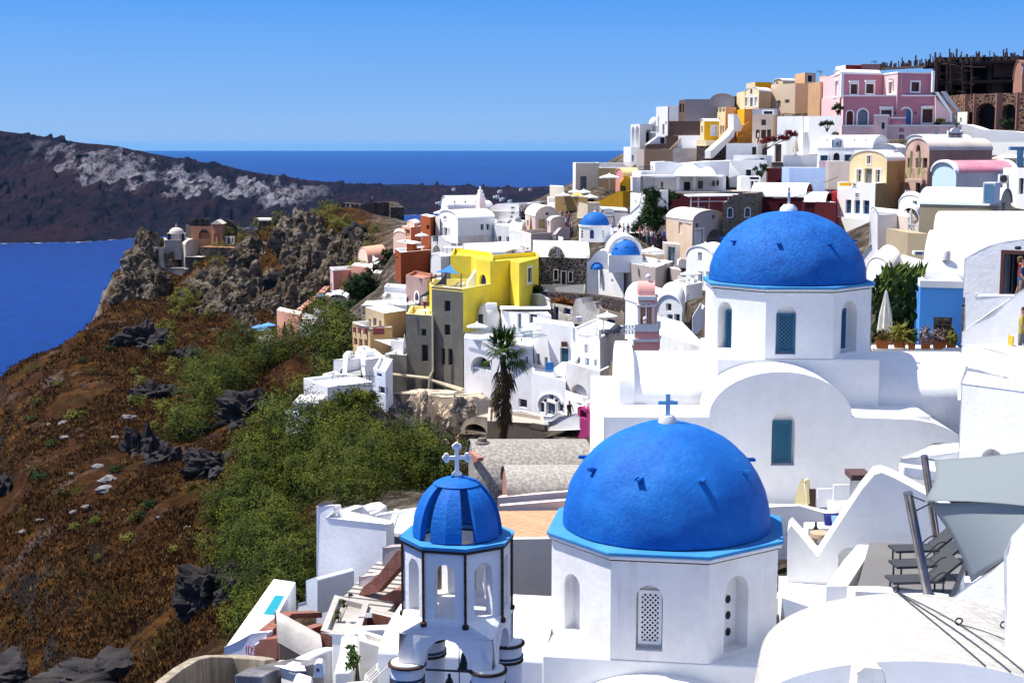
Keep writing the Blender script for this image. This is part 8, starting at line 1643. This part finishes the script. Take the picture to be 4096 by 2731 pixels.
for i,(x,y,w_,h_) in enumerate(((1600,1690,60,70),(1680,1660,60,80),(1760,1690,60,70),(1840,1640,60,50),(1880,1720,50,50),(1540,1740,50,50),(1640,1770,70,50),(1740,1780,70,40),(1500,1680,40,60))):
 p = at(x,y,133+(i%3)); s_ = p.y/F; rock('rock_face','cream and grey weathered rock bulge below the grey tower',p-V((0,0,h_*s_*.5)),w_*s_,w_*s_*.7,h_*s_*1.5,RUIN,i+500,'weathered rock bulges below the grey tower','rock',5,.4,1.4,.6)
CRG = cragmat(); vs = []; fs = []; off = 0
for i in range(46):
 x = rr.uniform(840,1440); y = rr.uniform(interp(x,[(840,1140),(1000,1030),(1250,960),(1440,950)]),interp(x,[(840,1290),(1000,1340),(1300,1190),(1440,1040)])); p = on(x,y,200)
 if i > 37: x = rr.uniform(465,610); y = rr.uniform(1050,1200); p = on(x,y,200)
 if p is None: continue
 s_ = p.y/F; w_ = rr.uniform(38,95)*s_; o = rock('crag',None,p-V((0,-w_*.3,w_*.25)),w_*1.1,w_,w_*rr.uniform(.9,1.5),CRG,i+90,det=5,amp=.44,fr=1.7,zs=.35); me = o.data; vs += [Vector(v.co)+o.location for v in me.vertices]; fs += [tuple(q+off for q in f.vertices) for f in me.polygons]; off = len(vs); bpy.data.objects.remove(o)
mb = MB(); mb.v = vs; mb.f = fs; mb.m = [0]*len(fs); o = obj('cliff',mb,CRG); o['kind'] = 'structure'
for i,(x,y,w_,h_) in enumerate(((1110,1130,52,40),(1255,1190,60,50),(1340,1000,40,34),(1420,940,46,40),(1180,1060,30,40),(960,1250,34,36),(760,1180,34,26))):
 p = on(x,y,200)
 if p: s_ = p.y/F; rock('cave','dark cave mouth hollowed in the pale cliff',p+V((0,-2.2,0)),w_*s_,1.5,h_*s_,paint((.012,.011,.012),.9),i+300,'cave mouths in the pale cliff','cave',3,.3)  # solid lumps with no hollow; their near-black paint stands for cave shade
def tree(name,label,x,y,Y,cl,mat,cat='tree',leaf=.2,trunk=.25,h=None):
 """crown clumps given in photo points (x, y, radius, depth offset)"""
 p = at(x,y,Y); t = thing(name,label,cat,p); L = Leaves(); mb = MB()
 for i,(cx_,cy_,r_,dy) in enumerate(cl):
  c = at(cx_,cy_,Y+dy); q = r_*Y/F*(RG[2]); L.clump(tuple(c),q,q,q,int(min(5200,62*q*q/leaf**2*.35)),leaf,.3,i+int(x),.35); mb.tube([p,p.lerp(c,.5)+V((.1,0,.2)),c],[trunk,trunk*.6,trunk*.25],6)
 obj('trunk',mb,BARK,t); L.build('crown',mat,t); return t
R(6)
tree('fig_tree','large dense dark green fig tree between the salmon houses and the white roofs',960,640,205,[(960,400,150,0),(1060,430,110,2),(850,450,100,-1),(940,530,130,0),(1080,520,95,0),(900,340,70,0),(1000,330,60,0)],DRK)
tree('bushy_tree','shaded dark green bushy tree below the fig tree on the scrub slope',760,900,190,[(700,680,90,0),(760,760,90,2),(820,850,80,2),(680,620,50,0),(850,640,90,4),(930,650,80,6)],DRK)
tree('olive_bush','pale olive-green bush right of the fig tree',1220,390,212,[(1200,360,70,0),(1270,350,55,0),(1150,350,50,1)],SCR)
tree('spiky_tree','dark spiky tree with drooping leaves in front of the brick-red house',1270,220,222,[(1260,60,55,0),(1290,120,60,0),(1220,40,40,0),(1330,40,50,1),(1200,150,50,0),(1110,210,36,0)],DRK,leaf=.3)
R(3)
tree('creeper','tall dark green creeper with small white flowers hanging over the maroon wall',620,640,172,[(600,240,90,0),(520,210,50,0),(700,240,80,3),(560,330,90,0),(660,330,90,2),(540,430,90,-1),(640,440,90,0),(500,520,85,-2),(600,540,90,-1),(420,590,70,-3),(680,540,55,0),(780,240,60,4),(850,250,40,5),(380,620,40,-3),(700,420,60,1)],IVY,'creeper',.16,.12)
R(5); tree('shrub','dark shrub at the right foot of the yellow house',1530,1330,155,[(1520,1270,50,0),(1550,1300,45,0),(1500,1320,36,0)],DRK,'shrub',.14,.08); tree('dry_bush','rusty dry bush on the dry-stone wall below the stone chapel',1800,1450,150,[(1740,1420,50,0),(1850,1430,50,0),(1800,1400,50,0),(1900,1440,40,0)],leafmat((.1,.03,.008),(.2,.07,.015),(.3,.12,.03)),'bush',.14,.05)
R(1); tree('bougainvillea','dark red bougainvillea arching over the doorway terrace',1800,1130,203,[(1850,1010,45,0),(1920,1000,36,0),(2010,985,40,0),(2090,930,40,0),(2150,950,40,0),(2070,990,40,0),(1800,1030,30,0)],leafmat((.02,.012,.006),(.14,.008,.02),(.25,.012,.035)),'bush',.16,.08); tree('cactus','spiky green potted succulents beside the white restaurant house',1780,1420,199,[(1810,1300,36,0),(1720,1325,28,0),(1760,1380,34,0),(1830,1340,28,0)],DRK,'plant',.2,.1)
R(2); tree('small_tree','small round-topped tree before the left end of the pink mansion',285,725,200,[(285,640,44,0),(250,660,30,0),(325,655,28,0),(290,690,24,0)],DRK,leaf=.13,trunk=.1); tree('potted_shrubs','dark shrubs in wooden tubs on the grey-white garden wall',165,905,200,[(110,830,30,0),(160,820,36,0),(210,825,30,0)],DRK,'shrubs',.14,.1)
tree('shrub','bright green shrub at the foot of the mansion staircase',1430,810,196,[(1400,795,30,0),(1440,790,26,0)],SCR,'shrub',.12,.05); tree('shrub','dark shrub and clothes in front of the stone arcade',2130,880,196,[(2120,820,45,0),(2190,800,40,0),(2180,860,40,0)],DRK,'shrub',.14,.05)
R(0); tree('hanging_shrub','round dark green shrub overhanging the shelter and rocks below the lavender house',1400,1700,122,[(1380,1620,60,0),(1430,1610,55,0),(1330,1660,55,0),(1470,1600,40,0),(1290,1720,60,0),(1350,1720,50,1)],SCR,'shrub',.14,.1)
R(7); p = at(842,1750,104); top = at(872,760,104); t = thing('palm_tree','tall fan palm with a shaggy skirt of dead fronds in front of the white houses','palm tree',p)
mb = MB(); mb.tube([p+(top-p)*q/10+V((.25*math.sin(q*.35),0,0)) for q in range(11)],[.36-.014*q for q in range(11)],10); obj('trunk',mb,pl((.06,.045,.035),.6,bmp=1),t)
def frond(mb,c,d,ln,droop,n=13,w=.045):
 d = Vector(d).normalized(); e = c+d*ln*.5+V((0,0,-droop*.3)); mb.tube([c,c.lerp(e,.6)+V((0,0,.12*ln)),e],.03,4); s = d.cross(V((0,0,1))).normalized(); u = s.cross(d)
 for k in range(n):
  a = (k/(n-1)-.5)*2.5; v = (d*math.cos(a)+s*math.sin(a)+u*.12*math.cos(a*2)).normalized(); l2 = ln*(.62-.16*abs(a)); pe = V((-v.y,v.x,0)); pe = (pe.normalized() if pe.length > .01 else s)*w; m1 = e+v*l2*.6; m2 = e+v*l2-V((0,0,droop*rr.uniform(.5,1.0))); mb.add([e-pe*.5,e+pe*.5,m1+pe,m1-pe,m2],[(0,1,2,3),(3,2,4)])
fm,dm_ = MB(),MB()
for k in range(46):
 a = rr.uniform(0,2*PI); el = rr.uniform(-.45,1.35); frond(fm,top+V((0,0,.3)),(math.cos(a)*math.cos(el),math.sin(a)*math.cos(el),math.sin(el)),rr.uniform(1.7,2.35),.35+.55*max(0,.6-el))
for k in range(64):
 a = rr.uniform(0,2*PI); z = rr.random()**1.4; frond(dm_,top+(p-top)*(.06+.62*z)+V((.2*math.cos(a),.2*math.sin(a),0)),(math.cos(a)*.5,math.sin(a)*.5,-1),rr.uniform(1.2,2.0)*(1-.5*z),.5,9)
obj('fronds',fm,leafmat((.012,.03,.006),(.04,.085,.012),(.16,.16,.03)),t); obj('dead_fronds',dm_,leafmat((.03,.022,.014),(.09,.06,.03),(.2,.13,.06)),t)
R(15); t = thing('cactus_bed','dense bed of prickly pears and spiky agaves beside the blue box house','cactus',at(1640,760,71)); mb = MB()
for k in range(300):
 c = at(rr.uniform(1515,1765),rr.uniform(430,770)-max(0,0),rr.uniform(66,76)); a = rr.uniform(0,PI); u = V((math.cos(a),math.sin(a)*.5,0)); r_ = rr.uniform(.14,.28); n_ = V((-u.y,u.x,.3)).normalized(); zz = V((rr.uniform(-.4,.4),0,1)).normalized(); e = [c+u*r_*.72*math.cos(2*PI*j/9)+zz*r_*math.sin(2*PI*j/9) for j in range(9)]; mb.extrude(e,n_*.05)
obj('pads',mb,DRK,t); mb = MB()
for k in range(170):
 c = at(rr.uniform(1560,1800),rr.uniform(370,500),rr.uniform(67,74)); d = V((rr.uniform(-.5,.7),rr.uniform(-.6,.3),rr.uniform(.4,1))).normalized(); l_ = rr.uniform(.5,1.1); mb.tube([c-d*l_*.5,c,c+d*l_*.5],[.09,.075,.01],5)
obj('spikes',mb,leafmat((.02,.05,.01),(.06,.10,.015),(.20,.22,.03)),t); L = Leaves()
for x,y,r_ in ((1580,480,55),(1640,440,60),(1700,430,60),(1560,560,60),(1620,600,70),(1690,560,60),(1740,480,50),(1590,690,60),(1680,700,60),(1725,640,40)): c = at(x,y,73); q = r_*.9*mpp(73); L.clump(tuple(c),q,q,q,900,.13,.3,x,.3)
L.build('foliage',DRK,t); parasol('tall closed cream parasol between the second church and the cactus bed',1578,500,800,92,65,paint((.62,.60,.52),.8),closed=True)
TC = pl((.42,.12,.035),.4)
for i,(x,y,w_,lab,m,hh) in enumerate(((1565,800,72,'long terracotta planter with low brown plants, leftmost on the kerb',DRY,.35),(1662,798,68,'terracotta planter with a big sprawling green aloe',YGR,.5),(1728,805,38,'small terracotta pot right of the sprawling aloe',DRK,.4),(1805,803,52,'terracotta pot with a pale lavender-grey bush',leafmat((.12,.08,.1),(.25,.2,.22),(.4,.35,.36)),.5),(1882,805,74,'terracotta trough of grey-pink succulents before the dark glazed door',leafmat((.06,.06,.04),(.14,.1,.09),(.26,.2,.16)),.4),(1948,803,50,'terracotta pot with a yellow-green succulent at the right end',YGR,.4))):
 c = at(x,y+22,63.2); t = thing('flower_pot',lab,'flower pot',c,None); mb = MB(); wd = w_*mpp(63); mb.add([c+V((sx*wd*k_,sy*.22*k_,z_)) for z_,k_ in ((0,.42),(.36,.5),(.42,.52)) for sx,sy in ((-1,-1),(1,-1),(1,1),(-1,1))],[(4*j+q,4*j+(q+1) % 4,4*j+4+(q+1) % 4,4*j+4+q) for j in (0,1) for q in range(4)]+[(8,9,10,11)]); obj('pot',mb,TC,t); L = Leaves(); L.clump(tuple(c+V((0,0,.42))),wd*.5,.25,hh,260 if i != 1 else 120,{0: .09,1: .14}.get(i,.09),.6,i,.2,2.2 if i != 1 else 3.4); L.build('plant',m,t)
R(11); tree('potted_plant','leafy upright green plant on the pale terrace left of the bell tower',1470,1410,38,[(1450,1250,26,0),(1465,1300,36,0),(1470,1350,40,0),(1455,1385,36,0)],leafmat((.02,.05,.012),(.05,.1,.02),(.12,.17,.05)),'plant',.07,.015); tree('weed','spindly green weeds growing by the plain white wall',1370,1080,50,[(1360,1000,22,0),(1350,1040,20,0),(1395,920,18,0),(1410,950,14,0),(1450,870,14,0)],SCR,'plant',.06,.01)
# ------------------------------------------------------------------ people
SKIN = paint((.36,.19,.12),.6,var=.05); HAIRS = [paint((.03,.02,.014),.6),paint((.16,.09,.04),.6)]
def person(label,foot,h=1.72,face=0,shirt=(.7,.7,.7),pants=(.05,.06,.1),legs=True,arm=(.35,.35),hair=0,group=None,step=.12,long_hair=False,bare=False):
 k = h/1.72; t = thing('person',label,'person',foot,group); t.rotation_euler = (0,0,face)
 J = [(0,0,.96,.15),(0,.01,1.14,.13),(0,0,1.33,.155),(0,.01,1.47,.065),(0,-.01,1.56,.085),(0,-.015,1.66,.095),(0,0,1.72,.06)]; E = [(i,i+1) for i in range(6)]
 for s,ar in ((-1,arm[0]),(1,arm[1])):
  o = len(J); J += [(.17*s,0,1.40,.065),(.24*s,-.02-.1*ar,1.40-.27*math.cos(ar),.048),(.24*s-.05*s*ar,-.05-.5*ar,1.40-.27*math.cos(ar)-.24*math.cos(1.6*ar),.036),(.23*s-.07*s*ar,-.08-.62*ar,1.40-.27*math.cos(ar)-.34*math.cos(1.8*ar),.03)]; E += [(2,o),(o,o+1),(o+1,o+2),(o+2,o+3)]
  o = len(J); J += [(.09*s,0,.88,.105),(.10*s,-.03-step*s*.5,.50,.068),(.10*s,.02-step*s,.10,.045),(.11*s,-.14-step*s,.035,.035)]; E += [(0,o),(o,o+1),(o+1,o+2),(o+2,o+3)]
 me = bpy.data.meshes.new('body'); me.from_pydata([(x*k,y*k,z*k) for x,y,z,r_ in J],E,[]); o = bpy.data.objects.new('body',me); col.objects.link(o); m = o.modifiers.new('s','SKIN')
 for v,q in zip(me.skin_vertices[0].data,J): v.radius = (q[3]*k,q[3]*k*(.75 if q[2] > .9 and q[2] < 1.45 else 1))
 me.skin_vertices[0].data[0].use_root = True; o.modifiers.new('u','SUBSURF').levels = 1; dg = bpy.context.evaluated_depsgraph_get(); m2 = bpy.data.meshes.new_from_object(o.evaluated_get(dg)); o.modifiers.clear(); o.data = m2; o.parent = t; m2.materials.clear()
 for mt in (SKIN,paint(shirt,.8),paint(pants,.8),HAIRS[hair]): m2.materials.append(mt)
 for f in m2.polygons:
  c = f.center/k; sl = abs(c.x) > .20 and c.z < 1.2; f.use_smooth = True
  f.material_index = 3 if c.z > 1.60 and c.y > -.06 or c.z > 1.70 else 0 if c.z > 1.43 or sl or bare and c.z > .95 else 1 if c.z > .93 else 2 if c.z > (.08 if legs else .48) else 0
 if long_hair: mb = MB(); b = Vector(foot); mb.lathe(b+V((0,.04*k,1.36*k)),[(.03,0),(.09*k,.1),(.11*k,.25*k),(.1*k,.33*k),(0,.37*k)],10); obj('hair',mb,HAIRS[hair],t,smooth=True)
 return t
R(15)
person('man in a yellow patterned shirt and grey shorts standing at the right edge',at(2336,905,45.4),1.78,.9,(.42,.36,.06),(.2,.19,.17),False)
person('blonde woman raising a camera in the dark doorway',at(2325,545,58),1.66,1.2,(.3,.02,.02),(.05,.08,.2),False,(1.3,1.3),1,long_hair=True); person('person in a dark blue top behind the blonde woman in the doorway',at(2342,575,57),1.72,.6,(.05,.08,.14),(.3,.2,.14),False,hair=1)
t = thing('chair','yellow chair beside the man in the patterned shirt','chair',at(2310,870,45)); c = at(2312,850,45); Y_ = paint((.55,.36,.02),.6); mb = MB(); mb.box(c,.42,.42,.05); obj('seat',mb,Y_,t); mb = MB(); mb.box(c+V((-.2,0,.3)),.04,.42,.5,(1,0,.2)); obj('backrest',mb,Y_,t)
for i in (-1,1):
 for j in (-1,1): mb = MB(); mb.tube([c+V((.18*i,.18*j,0)),c+V((.21*i,.21*j,-.45))],.02,5); obj('leg',mb,Y_,t)
R(5); person('man in a white shirt standing at the small terrace table by the grey wall',at(275,1500,153),1.75,2.6,(.75,.75,.78),(.12,.02,.03))
R(7); person('bather with dark hair sitting in the plunge pool behind the palm',at(985,590,136),1.55,PI,(.3,.16,.1),(.02,.02,.02),bare=True); person('reclining second bather beside the one with dark hair',at(1070,600,136.5),1.4,2,(.3,.16,.1),(.02,.02,.02),bare=True)
person('red-faced man in black among the white yard walls by the magenta wall',at(1600,1500,112),1.75,.4,(.015,.015,.015),(.02,.02,.02)); R(1); person('waiter in a white shirt leaning on the terrace with bougainvillea',at(1752,1040,209),1.72,1.5,(.8,.8,.8),(.03,.03,.03))
R(3); CL = [((.02,.02,.03),(.03,.03,.05)),((.05,.10,.30),(.10,.03,.08)),((.55,.55,.55),(.05,.06,.1)),((.30,.05,.05),(.04,.04,.06)),((.10,.14,.2),(.06,.12,.2)),((.5,.4,.3),(.02,.02,.02))]; n = 0; G_ = 'visitors crowding the stepped street'
for x,y,Y in ((640,785,163),(605,780,165),(570,770,164),(545,765,166),(520,770,163),(490,760,165),(470,765,167),(700,770,161),(715,750,164),(440,740,168),(310,690,172),(260,690,174),(215,690,175),(140,690,176)): a,b = CL[n % 6]; person('visitor in the crowd on the shaded street beside the green creeper',at(x,y,Y),1.6+.05*(n % 5),n*1.3,a,b,group=G_,hair=n % 2); n += 1
R(5)
for x,y,Y in ((1905,655,186),(1885,650,188),(1845,560,196),(1825,540,198),(1800,520,200),(1860,590,192),(1840,600,191),(1870,540,197)): a,b = CL[n % 6]; person('visitor walking in the narrow street right of the cream arched house',at(x,y,Y),1.68,n,a,b,group='visitors in the narrow street',hair=n % 2); n += 1
for x,y,Y in ((1340,468,216),(1360,465,218),(1385,468,216),(1405,465,217),(1350,472,214)): a,b = CL[n % 6]; person('visitor at the street end beyond the white roofs with boxes',at(x,y,Y),1.7,n,a,b,group='visitors at the street end',hair=n % 2); n += 1
R(0); mb = MB(); d = ray(2452,646); c = CAM+d*(CAMZ/-d.z); t = thing('sailboat','tiny white sailing boat on the open sea near the horizon','boat',c); mb.lathe(c,[(0,-1),(6,0),(7,4),(0,4.5)],10); obj('hull',mb,WTRIM,t); mb = MB(); mb.tube([c,c+V((0,0,46))],.8,5); obj('mast',mb,WTRIM,t); mb = MB(); mb.extrude([c+V((2,0,8)),c+V((16,0,8)),c+V((2,0,42))],(0,.6,0)); obj('sail',mb,CANVAS,t)
R(2)
for x,y0,y1,lab in ((95,290,236,'thin television aerial on the peach rooftop left of the pink mansion'),(700,165,128,'thin television aerial on the flat roof behind the pink mansion')):
 t = thing('aerial',lab,'aerial',at(x,y0,222)); mb = MB(); a,b = at(x,y0,222),at(x,y1,222); mb.tube([a,b],.035,5); obj('mast',mb,METAL,t); mb = MB(); mb.tube([b-V((.6,0,.05)),b+V((.3,0,-.05))],.03,4)
 for k in range(5): q = b+V((-.55+.2*k,0,-.05)); mb.tube([q-V((0,0,.18)),q+V((0,0,.18))],.02,4)
 obj('antenna',mb,METAL,t)
R(3); mb = MB(); a,b = at(1700,198,172),at(2300,212,166); mb.tube([a.lerp(b,k/12)-V((0,0,.55*math.sin(PI*k/12))) for k in range(13)],.03,4); tag(obj('cable',mb,METAL),'slack black cable strung in front of the white maroon-walled barrel roof','cable')
R(4); mb = MB(); a,b = at(0,70,160),at(285,20,158); mb.tube([a.lerp(b,k/8)-V((0,0,.3*math.sin(PI*k/8))) for k in range(9)],.03,4); tag(obj('cable',mb,METAL),'black cable running past the purple house to the beige house','cable')
R(0)
for x in (1290,1330,1345,1365,1385,1402,1420,1440,1455,1215,1490): a,b = CL[n % 6]; person('tiny visitor standing on the ruined castle wall',at(x,846 if 1330 < x < 1460 else interp(x,[(1215,862),(1300,828),(1500,812)]),329),1.7,n,a,b,group='visitors on the castle wall'); n += 1
